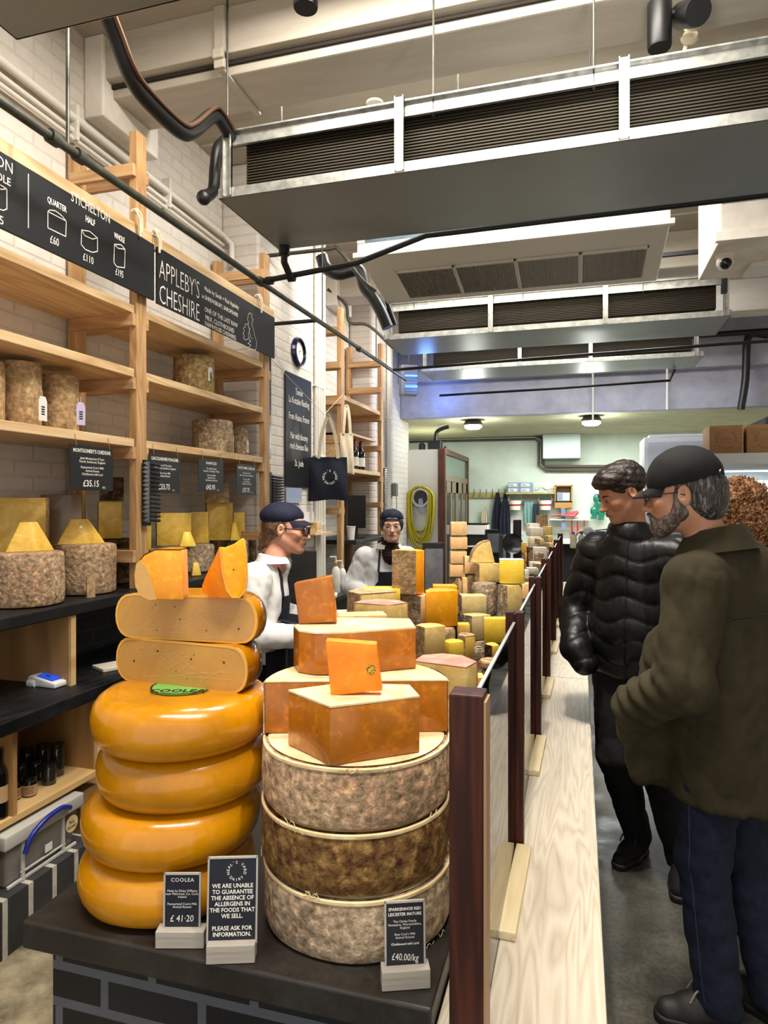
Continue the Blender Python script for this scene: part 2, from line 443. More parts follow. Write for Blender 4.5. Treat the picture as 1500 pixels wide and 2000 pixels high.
def grid(lo, hi, h, zf=None):
    """axes; zf=(z0, z1, hf): finer spacing of z between z0 and z1"""
    xs = np.arange(lo[0], hi[0], h); ys = np.arange(lo[1], hi[1], h)
    if zf:
        parts = [np.arange(lo[2], zf[0], h), np.arange(zf[0], zf[1], zf[2]), np.arange(zf[1], hi[2], h)]
        zs = np.concatenate([p for p in parts if len(p)])
    else: zs = np.arange(lo[2], hi[2], h)
    return Field(xs, ys, zs)
def axis(lo, hi, h, fine=()):
    out = [lo]
    while out[-1] < hi:
        p = out[-1]; st = h
        for a, b, hf in fine:
            if a-1e-9 <= p < b: st = min(st, hf)
            elif p < a < p+st: st = a-p
        out.append(p+st)
    return np.array(out)
def put_fit(mb, txt, x, z, size, wmax, y=0, bold=0, space=1):
    v, f = glyphs(txt, size, 'CENTER', bold, space); wd = max(p[0] for p in v)-min(p[0] for p in v)
    put_text(mb, txt, x, z, size, y, bold=bold, space=space, sx=wmax/wd)
def nz(v, sc, seed=0):
    """cheap smooth noise from a few sines"""
    r = np.random.RandomState(seed); o = 0
    for i in range(7):
        k = r.normal(size=3)*sc*(1+.35*i); o = o+np.sin(v@k+r.uniform(0, 6.28))/(1+.5*i)
    return o/3.2
# ================================================================ materials of the room
M_white = noisemat('white paint on plaster', [(.3, '#d6cdbf'), (.7, '#efe9dd')], 5, rough=.7, bump=.25, bscale=25, dist=.01)
M_wall = brickmat('white painted brick', 'YZ', '#ddd6cb', '#d8d0c5', '#d2cabd', .225, .075, .010, .62, .42, msm=.6, dist=.008, grime=.15)
M_wallx = brickmat('white painted brick across', 'XZ', '#e6dfd4', '#e0d8cc', '#dad2c6', .225, .075, .008, .65, .5, msm=.6, dist=.008, grime=.12)
M_green = noisemat('pale green painted wall', [(.3, '#b8c2b4'), (.7, '#cbd4c7')], 2, rough=.75, bump=.08)
M_lilac = noisemat('grey white painted concrete', [(.3, '#9496a4'), (.7, '#afb0bb')], 4, rough=.75, bump=.35, bscale=12, dist=.02)
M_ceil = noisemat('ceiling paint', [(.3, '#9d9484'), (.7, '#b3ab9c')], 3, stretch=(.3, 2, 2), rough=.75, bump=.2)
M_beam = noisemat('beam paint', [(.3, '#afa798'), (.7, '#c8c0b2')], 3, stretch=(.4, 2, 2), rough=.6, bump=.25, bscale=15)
M_floor = noisemat('worn grey concrete floor', [(.28, '#3b3a35'), (.5, '#55534b'), (.72, '#736f62')], 3.5, rough=.42, bump=.3, detail=10, scale2=60,
                   stops2=[(.35, '#555555'), (.62, '#a8a8a8')], mixf=.5, bscale=40, dist=.004, rr=(.25, .6))
M_stonefloor = noisemat('tan stone floor', [(.3, '#4a4331'), (.5, '#7d735a'), (.7, '#a1957a')], 9, rough=.6, bump=.4, detail=10)
M_bbrick = brickmat('black glazed brick', 'XZ', '#0d1016', '#151920', '#565a61', .232, .078, .011, .38, .8, off=(1.19, .021), msm=.15, dist=.006, grime=.25)
M_bbrickY = brickmat('black brick along wall', 'YZ', '#0c0c0d', '#121213', '#2a2a29', .225, .078, .008, .5, .7, msm=.15)
M_bbedge = brickmat('dark bricks laid on end', 'YX', '#3a3a3b', '#2d2d2e', '#b9b4a6', .115, .6, .012, .7, .5, off=(.03, 2.5), msm=.1, grime=.6)
M_bbedgef = brickmat('dark bricks on end front', 'YZ', '#333334', '#29292a', '#b9b4a6', .115, .6, .012, .7, .5, off=(.03, .2), msm=.1, grime=.6)
M_pineY = woodmat('pine along the shelf', [(.1, '#b38e60'), (.5, '#cdac7e'), (.9, '#ddc49b')], 'Y', 3, 9)
M_pineZ = woodmat('pine upright', [(.1, '#967048'), (.5, '#b38b5c'), (.9, '#c6a272')], 'Z', 3, 9)
M_pineX = woodmat('pine across', [(.1, '#98724a'), (.5, '#b88f62'), (.9, '#c9a577')], 'X', 3, 9)
M_ply = woodmat('birch plywood', [(.1, '#8a6338'), (.5, '#a67d4b'), (.9, '#b88f5c')], 'Z', 1.5, 5, .5, .05)
M_plylight = woodmat('plywood shelf board', [(.1, '#b9935c'), (.5, '#d0ad76'), (.9, '#dcbd88')], 'Y', 1.5, 5, .5, .05)
M_blackwood = noisemat('black stained worktop', [(.3, '#0d0d0e'), (.6, '#161617'), (.85, '#242425')], 6, stretch=(4, 1, 1), rough=.42, bump=.2, detail=8, rr=(.3, .6))
M_slab = noisemat('worn black worktop', [(.25, '#211d18'), (.5, '#2e2a25'), (.8, '#45413b')], 5, rough=.42, bump=.12, detail=9, rr=(.3, .55), scale2=90, stops2=[(.3, '#606060'), (.7, '#999999')], mixf=.5)
M_slabedge = mat('black worktop edge', '#0b0c0f', .3)
M_ash = woodmat('bleached ash board', [(.05, '#9f937f'), (.3, '#b8ac98'), (.6, '#c6bba8'), (.95, '#cfc5b4')], 'Y', 5.5, 16, .5, .2, k=.07)
M_maple = woodmat('pale batten wood', [(.05, '#c8b184'), (.5, '#dccba2'), (.95, '#e7dab8')], 'Y', 4, 6, .5, .05)
M_maho = woodmat('dark red hardwood', [(.1, '#200f0c'), (.5, '#38190f'), (.9, '#4d2517')], 'Z', 5, 9, .5, .12, coat=0)
M_maho.node_tree.nodes['Principled BSDF'].inputs['Specular IOR Level'].default_value = .25
M_brownwood = woodmat('brown joinery', [(.1, '#3a1d12'), (.5, '#512b1b'), (.9, '#633824')], 'Z', 3, 6, .4)
M_galv = noisemat('galvanised steel', [(.3, '#8d8f8c'), (.7, '#c4c3ba')], 22, rough=.38, metal=.75, bump=.02, detail=8, spec=.5)
M_tray = noisemat('grey tray underside', [(.3, '#808381'), (.7, '#8e918d')], 1.4, rough=.38, metal=.35, bump=.01, spec=.5)
M_coil = mat('brown coil fins', '#2d2617', .6, .4)
M_black = mat('black rubber', '#0c0c0d', .45)
M_blackgloss = mat('black plastic', '#0a0a0b', .25)
M_pipe = noisemat('grey steel pipe', [(.3, '#3a3b35'), (.7, '#56574e')], 15, rough=.45, metal=.4, bump=.1)
M_whitemetal = mat('white enamel', '#dcd8cc', .35)
M_whiteplastic = mat('white plastic', '#d9d6cd', .4)
M_chalk = noisemat('blackboard', [(.3, '#101214'), (.7, '#1b1d1f')], 4, rough=.5, bump=.03)
M_ink = mat('white chalk paint', '#e9e4da', .7, emit=None)
M_navysign = mat('dark navy card', '#0e1420', .4)
M_steel = mat('brushed steel', '#a6a7a5', .25, .9)
M_navy = noisemat('navy cloth', [(.3, '#0c0f1b'), (.7, '#151a2c')], 60, rough=.85, bump=.25, dist=.004)
M_canvas = noisemat('natural canvas', [(.3, '#bfae90'), (.7, '#d6c8ad')], 40, rough=.9, bump=.2, dist=.004)
M_card = noisemat('brown cardboard', [(.3, '#8b6541'), (.7, '#9e774f')], 5, stretch=(1, 1, 6), rough=.8, bump=.03)
M_paper = mat('white paper', '#d9d7d0', .7)

CEIL = 4.05
# ================================================================ the room
struct('floor', MB().box(-1.1, 3.3, -1.5, 12.6, -.1, 0), M_floor)
struct('floor_behind_counter', MB().box(-2.55, -1.1, -1.5, 12.6, -.1, 0), M_stonefloor)
struct('trim_1', MB().box(-1.0, 3.2, 2.085, 2.097, 0, .0025), mat('white floor joint', '#c9c3b4', .6))
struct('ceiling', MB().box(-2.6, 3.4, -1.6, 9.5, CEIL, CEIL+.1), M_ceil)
struct('wall_left', MB().box(-2.7, -2.5, -1.6, 9.9, 0, 4.2), M_wall)
struct('wall_left_pier', MB().box(-2.5, -2.2, 4.33, 5.6, 0, CEIL), M_wall, bevel=.02)
struct('wall_left_pier_far', MB().box(-2.5, -2.2, 7.12, 7.95, 0, CEIL), M_wall, bevel=.05, seg=3)
struct('wall_right', MB().box(3.3, 3.5, -1.6, 12.7, 0, 4.2), M_white)
#struct('wall_front', MB().box(-2.7, 3.5, -1.7, -1.6, 0, 4.2), M_white)
struct('wall_back', MB().box(-3.6, 3.5, 12.5, 12.6, 0, 3.0), M_green)
struct('wall_left_far', MB().box(-3.7, -3.6, 9.5, 12.6, 0, 3.0), M_green)
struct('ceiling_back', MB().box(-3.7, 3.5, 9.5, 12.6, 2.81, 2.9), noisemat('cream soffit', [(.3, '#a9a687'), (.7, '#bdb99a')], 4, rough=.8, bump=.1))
b = MB().box(-2.5, 3.4, 9.4, 9.5, 2.81, CEIL); b.box(-2.5, 3.4, 9.25, 9.4, 3.32, CEIL)
struct('wall_bulkhead', b, M_lilac, bevel=.015)
# ceiling beams running across
def beam(i, y0, y1, z, m=M_beam, x0=-2.5, x1=3.3):
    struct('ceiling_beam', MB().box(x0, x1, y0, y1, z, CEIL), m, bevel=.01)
beam(1, 3.0, 3.32, 3.75)
beam(0, 1.1, 1.42, 3.75)
beam(2, 4.75, 5.0, 3.74); beam(3, 6.5, 6.8, 3.72); beam(4, 8.1, 8.4, 3.7)
b = MB().box(-2.5, 3.3, 2.94, 3.0, 3.82, CEIL); struct('trim_2', b, M_beam, bevel=.004)
struct('trim_3', MB().box(-2.5, 3.3, 2.985, 3.001, 3.795, 3.812), mat('dark joint', '#2a2119', .9))
b = MB(); b.box(-1.72, -1.68, 2.93, 3.34, 3.735, 3.75); b.box(-1.73, -1.67, 2.915, 2.94, 3.74, CEIL); b.box(-1.73, -1.67, 2.9, 2.94, 3.78, 3.83)
struct('trim_4', b, M_beam, bevel=.008)
for i, (ya, yb) in enumerate(((1.42, 2.94), (3.32, 4.75), (5.0, 6.5), (6.8, 8.1))):
    for k in range(1, 4):
        y = ya+(yb-ya)*k/4; struct('ceiling_seam', MB().box(-2.5, 3.3, y-.006, y+.006, CEIL-.012, CEIL), M_beam)
# coving of beam ends at the left wall
for y in (3.16, 4.87, 6.65): struct('trim_5', MB().box(-2.5, -2.38, y-.24, y+.24, 3.62, CEIL), M_white, bevel=.01)
# right boxed beam
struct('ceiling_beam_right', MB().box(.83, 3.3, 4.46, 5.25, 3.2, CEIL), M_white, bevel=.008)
b = MB()
for z in (3.42, 3.62, 3.84): b.box(.828, 3.3, 4.445, 4.462, z, z+.008)
b.box(.80, 3.3, 4.43, 4.47, 3.18, 3.235)
struct('trim_6', b, M_white, bevel=.002)
# pale conduits at the top of the left wall
b = MB()
for x, z, r in ((-2.46, 3.56, .022), (-2.47, 3.50, .014), (-2.47, 3.46, .012)):
    b.tube(smoothpath([(x, .3, z+.06), (x, 1.8, z+.01), (x, 2.9, z-.01), (x, 4.3, z-.04)], 4), r, 10)
b.tube([(-2.46, 4.3, 3.52), (-2.4, 4.3, 3.46), (-2.4, 4.3, 3.3)], .02, 10)
for y in (1.2, 2.0, 2.8, 3.6): b.box(-2.5, -2.44, y, y+.02, 3.44, 3.62)
tag(b.build('wall_conduit', M_whitemetal, smooth=True), 'white painted conduits running high along the left wall above the shelving', 'pipe')
b = MB()
for i, (y, r) in enumerate(((5.36, .014), (5.41, .02), (5.47, .016), (5.53, .022))):
    b.tube([(-2.178, y, .9), (-2.178, y, 3.9)], r, 8)
for z in (1.4, 2.0, 2.6, 3.2): b.box(-2.2, -2.165, 5.33, 5.56, z, z+.02)
tag(b.build('wall_conduit', M_whitemetal, smooth=True), 'white vertical conduits on the pier to the right of the round clock', 'pipe')
b = MB()
for y, r in ((7.62, .02), (7.7, .012)): b.tube([(-2.178, y, .9), (-2.178, y, 3.6)], r, 8)
for z in (1.4, 2.0, 2.6, 3.2): b.box(-2.2, -2.165, 7.6, 7.73, z, z+.02)
tag(b.build('wall_conduit', M_whitemetal, smooth=True), 'white vertical conduit on the far pier beside the pale cold room panel', 'pipe')

# ================================================================ hanging coil trays
def tray(y0, y1, x0, x1, label, straps, rods, z0=3.05, depthfins=True):
    t = thing('ceiling_cooler_tray', label, 'cooling tray', (0, 0, 0), 0, 'long steel cooling trays under the ceiling')
    h = .045
    b = MB().box(x0, x1, y0, y1, z0, z0+.006)
    b.build('tray_underside', M_tray, t)
    b = MB(); b.box(x0, x1, y0-.002, y0+.004, z0, z0+h); b.box(x0, x1, y1-.004, y1+.002, z0, z0+h)
    b.box(x0-.002, x0+.004, y0, y1, z0, z0+h); b.box(x1-.004, x1+.002, y0, y1, z0, z0+h); b.build('tray_lip', M_galv, t)
    b = MB()
    for y in (y0+.03, y1-.03):
        b.box(x0+.03, x1-.03, y-.003, y+.003, z0+.25, z0+.325)
        for z in (z0+.25, z0+.319): b.box(x0+.03, x1-.03, y-.02, y+.003, z, z+.007)
    b.build('top_rail', M_galv, t, weld=False)
    for x in straps:
        b = MB().box(x-.02, x+.02, y0-.006, y0+.006, z0+.005, z0+.33); b.box(x-.02, x-.016, y0-.018, y0+.006, z0+.005, z0+.33)
        b.box(x+.016, x+.02, y0-.018, y0+.006, z0+.005, z0+.33)
        b.build('strap', M_galv, t)
    b = MB()
    xa, xb, ya, yb = x0+.12, x1-.1, y0+.05, y1-.06
    b.box(xa, xb, ya+.01, yb-.01, z0+.075, z0+.265)
    for k in range(14): zz = z0+.08+k*.0135; b.box(xa, xb, ya, yb, zz, zz+.006)
    b.build('coil_block', M_coil, t)
    for x in rods:
        for y in (y0+.03, y1-.03): MB().tube([(x, y, z0+.24), (x, y, CEIL)], .005, 6).build('hanging_rod', M_pipe, t)
    return t
tray(.9, 1.68, -1.69, 2.4, 'steel cooling tray cropped by the top left corner, seen from below', [-1.66, 0, 1.3], [-.8, .7])
tray(2.83, 3.5, -1.65, 2.4, 'largest steel cooling tray, crossing the picture in front of the white air unit', [-1.60, -.755, .175, 1.1], [-1.62, -.61, .06, .9])
tray(5.71, 6.35, -1.67, 1.14, 'grey cooling tray hanging behind the white air unit, in front of the shortest one', [-1.63, -.72, .21, 1.1], [-1.4, -.45, .5])
tray(7.2, 7.8, -1.67, 1.19, 'farthest cooling tray with two bright lamp reflections on its front lip', [-1.63, -.6, .12, 1.12], [-1.2, .4])
# drain pipes under the trays
def pipe(name, pts, r, m, label, cat='pipe', sm=5, rings=()):
    b = MB().tube(smoothpath(pts, sm) if sm else pts, r, 12)
    for p, q in rings: 
        p = Vector(p); q = Vector(q).normalized()*.02; b.tube([p-q, p+q], r*1.5, 12)
    o = b.build(name, m, smooth=True); return tag(o, label, cat)
pipe('water_pipe', [(-1.8, -.5, 2.9), (-1.8, 3.6, 2.9), (-1.8, 7.0, 2.93)], .017, M_pipe, 'long grey steel pipe running over the shelving and signs along the left', sm=0,
     rings=[((-1.8, 1.95, 2.9), (0, 1, 0)), ((-1.8, 3.56, 2.9), (0, 1, 0)), ((-1.8, 5.4, 2.91), (0, 1, 0)), ((-1.8, 2.08, 2.9), (0, 1, 0))])
b = MB(); b.tube([(-1.8, 2.02, 2.9), (-1.8, 2.02, CEIL)], .007, 8); tag(b.build('hanger_rod', M_pipe), 'thin vertical rod holding the long pipe in front of the tied sign', 'rod')
tag(MB().tube([(-1.8, 4.55, 2.9), (-1.8, 4.55, CEIL)], .005, 8).build('hanger_rod', M_pipe), 'thin rod holding the long pipe above the round clock', 'rod'); tag(MB().tube([(-1.8, 5.9, 2.92), (-1.8, 5.9, CEIL)], .005, 8).build('hanger_rod', M_pipe), 'thin rod holding the long pipe at the far ladder shelves', 'rod')
pipe('drain_pipe', [(-1.8, 3.56, 2.9), (-1.2, 3.56, 2.95), (-.8, 3.56, 3.06), (2.3, 3.56, 3.075)], .016, M_black, 'black drain pipe under the back edge of the largest cooling tray', sm=0,
     rings=[((-1.6, 3.56, 2.905), (1, 0, 0)), ((-1.74, 3.56, 2.9), (1, 0, 0))])
b = MB().tube([(-1.6, 3.46, 3.05), (-1.6, 3.46, 2.96), (-1.6, 3.55, 2.9)], .02, 10); b.tube([(-1.6, 3.46, 3.06), (-1.6, 3.46, 3.0)], .032, 12)
tag(b.build('drain_outlet', M_black, smooth=True), 'black outlet under the left back corner of the largest cooling tray', 'pipe')
pipe('drain_pipe', [(-1.8, 4.45, 2.905), (-2.15, 4.45, 2.905)], .014, M_black, 'short black pipe from the long pipe to the white pier', sm=0)
pipe('drain_pipe', [(-1.8, 6.45, 2.93), (-.4, 6.45, 2.96), (1.25, 6.45, 2.99), (3.2, 6.45, 3.0)], .014, M_black, 'black drain pipe under the tray behind the white air unit', sm=0)
pipe('drain_pipe', [(-1.6, 7.85, 2.88), (-.2, 7.85, 2.90), (.96, 7.85, 2.93), (1.0, 7.8, 3.04)], .014, M_black, 'black drain pipe under the farthest cooling tray', sm=0)
# black insulated pipe
P = [WX(206, 20, -1.6), WX(228, 75, -1.6), WX(262, 160, -1.6), WX(300, 208, -1.6), WX(352, 256, -1.6), WX(376, 256, -1.6), WX(414, 226, -1.6), WX(428, 232, -1.6), WX(452, 268, -1.6)]
b = MB().tube(smoothpath(P, 7), .032, 14)
tag(b.build('insulated_pipe', M_black, smooth=True), 'thick black insulated pipe hanging in a loop from the ceiling', 'pipe')
b = MB().tube(smoothpath([p+Vector((.035, -.03, .012)) for p in P], 7), .009, 8)
tag(b.build('copper_pipe', mat('tarnished copper', '#5d4432', .4, .6), smooth=True), 'thin copper pipe strapped to the thick black loop', 'pipe')
P = [WX(442, 272, -1.72), WX(426, 290, -1.72), WX(420, 330, -1.72), WX(416, 372, -1.72), WX(398, 386, -1.72)]
b = MB().tube(smoothpath(P, 7), [.028]*25+[.03]*(len(smoothpath(P, 7))-25), 14); b.sphere(tuple(P[-1]), .035, 12)
tag(b.build('insulated_pipe', M_black, smooth=True), 'short black insulated pipe curving down beside the end of the largest tray', 'pipe')
# bundle of black hoses behind, left of the air unit
for lab, pts, r in (('fat black hose drooping left of the white air unit', [(628, 500), (636, 522), (660, 535), (700, 528), (712, 560), (728, 580), (745, 610), (758, 640)], .05),
                    ('thin black hose hanging beside the fat hose at the air unit', [(706, 478), (733, 505), (752, 545), (757, 590), (772, 635)], .02)):
    P = [W(x, y, 5.3) for x, y in pts]; b = MB().tube(smoothpath(P, 5), r, 12)
    tag(b.build('insulated_hose', M_black, smooth=True), lab, 'hose')
P = [W(x, y, 4.9) for x, y in ((520, 500), (640, 487), (660, 487), (705, 545), (733, 570))]
pipe('water_pipe', P, .014, M_pipe, 'bent grey pipe passing under the left end of the air unit')
P = [W(x, y, 6.85) for x, y in ((640, 565), (675, 595), (683, 630), (720, 636), (768, 680))]
pipe('water_pipe', P, .016, mat('brown pipe', '#4a3f33', .5), 'brown pipe stepping down over the white brick behind the far ladder shelves')
# ================================================================ ceiling air unit
t = thing('ceiling_air_unit', 'long white air unit with grille panels under the ceiling behind the largest tray', 'air unit', (0, 0, 0))
x0, x1, ya, yb = -1.45, .53, 4.3, 5.05; zt = 3.36; zf = 3.27; zb = 3.16
b = MB(); b.add([(x0, ya, zf), (x1, ya, zf), (x1, ya, zt), (x0, ya, zt), (x0, yb, zb), (x1, yb, zb), (x1, yb, 3.45), (x0, yb, 3.45)],
                [(0, 1, 2, 3), (5, 4, 7, 6), (4, 5, 1, 0), (3, 2, 6, 7), (0, 3, 7, 4), (1, 5, 6, 2)])
b.build('casing', M_whitemetal, t, bevel=.01)
MB().box(x0+.04, x1-.15, ya+.03, ya+.2, zt, zt+.09).build('duct_slot', noisemat('blued steel', [(.3, '#39474e'), (.7, '#6d7c82')], 8, stretch=(1, 1, 10), rough=.3, metal=.8, bump=0), t)
b = MB(); b.box(x1-.15, x1-.01, ya+.0, ya+.2, zt, zt+.12); b.box(x0+.0, x0+.05, ya+.0, ya+.2, zt, zt+.12); b.box(-.55, -.5, ya+.01, ya+.2, zt, zt+.1); b.build('bracket', M_whitemetal, t, bevel=.004)
b = MB(); b.box(x0-.02, x1+.02, ya-.03, ya+.01, zf-.015, zf+.02); b.build('front_rail', M_whitemetal, t, bevel=.004)
sl = (zb-zf)/(yb-ya)
for k in range(4):
    xa = x0+.22+k*.42; b = MB()
    for j in range(26): b.box(xa+.015*j, xa+.015*j+.007, ya+.25, yb-.1, -.012, -.004)
    b.v = [(v[0], v[1], v[2]+zf+sl*(v[1]-ya)) for v in b.v]; b.build('grille', mat('grey grille', '#7c766b', .5, .3), t)
    b = MB()
    b.box(xa-.01, xa+.4, ya+.235, ya+.25, -.016, -.002); b.box(xa-.01, xa+.4, yb-.1, yb-.085, -.016, -.002)
    b.box(xa-.02, xa-.005, ya+.235, yb-.085, -.016, -.002); b.box(xa+.392, xa+.405, ya+.235, yb-.085, -.016, -.002)
    b.v = [(v[0], v[1], v[2]+zf+sl*(v[1]-ya)) for v in b.v]; b.build('grille_frame', M_whitemetal, t)
for x in (x0+.1, -.5, x1-.1):
    for y in (ya+.15, yb-.15): MB().tube([(x, y, zt+.05), (x, y, CEIL)], .006, 6).build('hanging_rod', M_pipe, t)
# white cable looping under the ceiling behind the unit
pipe('cable', [W(x, y, 6.1) for x, y in ((780, 575), (800, 600), (880, 605), (1000, 590), (1060, 572), (1150, 556), (1225, 565), (1240, 520))], .009, M_whiteplastic, 'white cable drooping in waves behind the white air unit', 'cable')
pipe('cable', [W(x, y, 6.2) for x, y in ((770, 560), (830, 612), (960, 592), (1080, 580), (1230, 548))], .012, mat('grey conduit', '#55544c', .5), 'grey conduit behind the drooping white cable', 'pipe')
b = MB(); b.box(1.05, 1.09, 5.6, 5.64, 3.2, CEIL); b.box(.6, 1.6, 5.6, 5.63, 3.52, 3.55)
tag(b.build('ceiling_hanger', M_black), 'black steel hanger left of the camera beam', 'rod')
# ================================================================ track spot lamps on the ceiling beam
def spotlamp(loc, aim, label, lit=False, rz=0):
    t = thing('spot_lamp', label, 'lamp', loc, rz, 'black ceiling spot lamps')
    MB().lathe([(0, -.02), (.045, -.02), (.048, -.01), (.048, .16), (.045, .17), (0, .17)], 24).build('gear_can', M_black, t, smooth=True)
    R = Vector((0, 0, 1)).rotation_difference(-Vector(aim).normalized()).to_matrix().to_4x4(); R.translation = Vector((.105, 0, .1))
    MB().lathe([(.04, -.10), (.052, -.10), (.055, -.09), (.055, -.045), (.05, -.04), (.05, .05), (.045, .07), (0, .07)], 28, R).build('lamp_head', M_black, t, smooth=True)
    MB().lathe([(0, -.088), (.045, -.088), (.045, -.084), (0, -.08)], 24, R).build('reflector', mat('lit lamp glass', '#ffffff', .3, emit='#fff2d8', es=6) if lit else mat('lamp glass', '#b5ab98', .15, .3), t, smooth=True)
    MB().tube([(.04, 0, .12), (.08, 0, .11)], .012, 8).build('arm', M_black, t)
    return t
p = W(1288, 85, 2.75); spotlamp(p, (.3, -.8, -.5), 'black unlit double spot lamp at the top right over the largest tray')
p = W(597, 6, 2.55); spotlamp(p, (.05, -.6, -.75), 'lit spot lamp at the top middle edge of the picture', True)
b = MB(); b.tube([W(1360, -5, 2.82), W(1350, 60, 2.9), W(1338, 100, 2.95), W(1322, 150, 3.0)], .012, 8)
tag(b.build('lamp_conduit', M_whitemetal), 'cream conduit dropping beside the black double spot lamp', 'pipe')
t = thing('emergency_lamp', 'clear round bulkhead lamp pair beside the black double spot lamp', 'lamp', W(1352, 52, 2.86))
for dx, dz in ((0, 0), (-.01, -.05)): MB().lathe([(0, -.012), (.03, -.012), (.036, 0), (.03, .018), (0, .024)], 20, Matrix.Translation((dx, 0, dz))@Matrix.Rotation(1.2, 4, 'X')).build('lens', mat('cream lens', '#cbbf9f', .15), t, smooth=True)
b = MB().lathe([(0, -.012), (.05, -.012), (.055, 0), (0, .0)], 24); tag(b.build('smoke_detector', M_white, loc=WY(732, 192, 3.9)*1.0), 'cream round detector on the ceiling above the largest tray', 'detector')
bpy.data.objects['smoke_detector'].location.z = CEIL-.001
# CCTV dome
t = thing('security_camera', 'white round security camera under the boxed beam at the right', 'camera', WZ(1415, 500, 3.2))
MB().lathe([(0, -.035), (.045, -.03), (.06, 0), (0, 0)], 24).build('base', M_whitemetal, t, smooth=True)
MB().sphere((0, -.01, -.045), .052, 20).build('housing', M_whitemetal, t, smooth=True)
MB().sphere((0, -.035, -.06), .038, 16).build('lens', M_blackgloss, t, smooth=True)
o = MB().box(-.1, .12, -.12, .12, -.035, 0); tag(o.build('junction_box', M_whitemetal, bevel=.006, loc=WZ(1490, 520, 3.2)), 'white flat box under the boxed beam beside the security camera', 'box')

# ================================================================ wall shelving: lower cabinet, worktops
struct('trim_7', MB().box(-2.5, -1.93, .2, 6.9, 0, .2), M_bbedgef)
struct('trim_8', MB().box(-2.5, -1.93, .2, 6.9, .2, .203), M_bbedge)
struct('wall_left_brick_lining', MB().box(-2.5, -2.44, .2, 4.33, .2, 1.12), M_bbrickY)
t = thing('wall_worktop', 'black lower worktop along the left wall with the card reader on it', 'worktop', (0, 0, 0))
MB().box(-2.44, -1.93, .2, 4.3, .775, .83).build('board', M_blackwood, t, bevel=.006)
t = thing('wall_worktop', 'black upper shelf board along the left wall carrying the big cheeses', 'shelf', (0, 0, 0))
MB().box(-2.5, -2.03, .2, 4.3, 1.125, 1.175).build('board', M_blackwood, t, bevel=.006)
t = thing('box_shelf', 'plywood box shelf under the lower black worktop holding jars', 'shelf', (0, 0, 0))
MB().box(-2.42, -1.985, .3, 2.42, .425, .45).build('bottom_board', M_plylight, t, bevel=.001)
MB().box(-2.42, -2.40, .3, 4.2, .45, .775).build('back_panel', M_ply, t)
for y in (.7, 1.955, 2.40): MB().box(-2.42, -1.985, y, y+.02, .425 if y > 2 else .45, .775).build('divider', M_ply if y < 2.3 else M_ply, t)
MB().box(-2.0, -1.983, 2.398, 2.424, .425, .775).build('edge_strip', M_plylight, t)
t = thing('shelf_divider', 'plywood upright panel between the two black boards behind the card reader', 'panel', (0, 0, 0))
MB().box(-2.44, -2.05, 2.31, 2.335, .83, 1.125).build('panel', M_ply, t); MB().box(-2.052, -2.04, 2.308, 2.337, .83, 1.125).build('edge_strip', M_plylight, t)
# ================================================================ pine ladder shelving
def ladder(name, y, ztop, zbot, rungs, label, xf=-2.07, xb=-2.43, zbt=None):
    t = thing(name, label, 'shelf upright', (0, 0, 0), 0, 'pine ladder uprights of the wall shelving')
    MB().box(xf-.045, xf, y-.038, y+.038, zbot, ztop).build('post', M_pineZ, t, bevel=.003)
    MB().box(xb-.05, xb, y-.038, y+.038, zbot, zbt or ztop-.02).build('post', M_pineZ, t, bevel=.003)
    for z in rungs:
        MB().box(xb-.02, xf-.004, y-.062, y-.038, z-.06, z).build('rung', M_pineX, t, bevel=.002)
        MB().box(xb-.02, xf-.004, y+.038, y+.062, z-.06, z).build('rung', M_pineX, t, bevel=.002)
    return t
ladder('ladder_upright', 1.40, 3.42, 1.175, [3.25, 2.52, 2.21, 1.87, 1.40], 'pine ladder upright at the near left end of the shelving')
ladder('ladder_upright', 2.82, 3.42, 1.175, [3.25, 2.52, 2.21, 1.87, 1.365], 'pine ladder upright between the two hanging chalk signs, knife rack on it')
ladder('ladder_upright', 4.20, 3.32, 1.175, [3.2, 2.52, 2.21, 1.87, 1.4], 'pine ladder upright at the right end of the second chalk sign')
ladder('ladder_upright', 5.74, 3.38, .1, [3.2, 2.88, 2.55, 2.2, 1.885, 1.55], 'nearer pine ladder upright of the far wine shelves beside the hanging bags')
ladder('ladder_upright', 7.02, 3.34, .1, [3.15, 2.86, 2.55, 2.22, 1.885, 1.6], 'farther pine ladder upright of the wine shelves')
def plank(y0, y1, z, label, th=.04, x0=-2.485, x1=-2.075, m=M_pineY, cols=2):
    t = thing('shelf_board', label, 'shelf', (0, 0, 0), 0, 'pine boards of the wall shelving')
    wd = (x1-x0)/cols
    for k in range(cols): MB().box(x0+k*wd, x0+(k+1)*wd-.004, y0, y1, z, z+th).build('plank', m, t, bevel=.003)
    return t
Y0, Y1, Y2 = 1.445, 2.775, 4.155
for i, (z, nm) in enumerate(((2.52, 'highest pine board, just under the chalk sign,'), (2.21, 'upper middle pine board'), (1.87, 'lower middle pine board'))):
    plank(Y0, Y1, z+.0, nm+' of the left shelving bay' + (' with two tagged cheeses' if i == 2 else ''))
    plank(Y1+.09, Y2, z+.0, nm+' of the right shelving bay' + (' with price signs hooked below' if i == 2 else ''))
plank(5.785, 6.975, 2.55, 'upper pine board of the far wine shelves')
plank(5.785, 6.975, 1.885, 'pine board under the wine bottles')
plank(5.785, 6.975, 1.21, 'black low shelf with the dark screen in the far bay', m=M_blackwood, x1=-1.95)
plank(5.785, 6.975, .80, 'black lowest shelf in the far bay behind the spray bottles', m=M_blackwood, x1=-1.95)
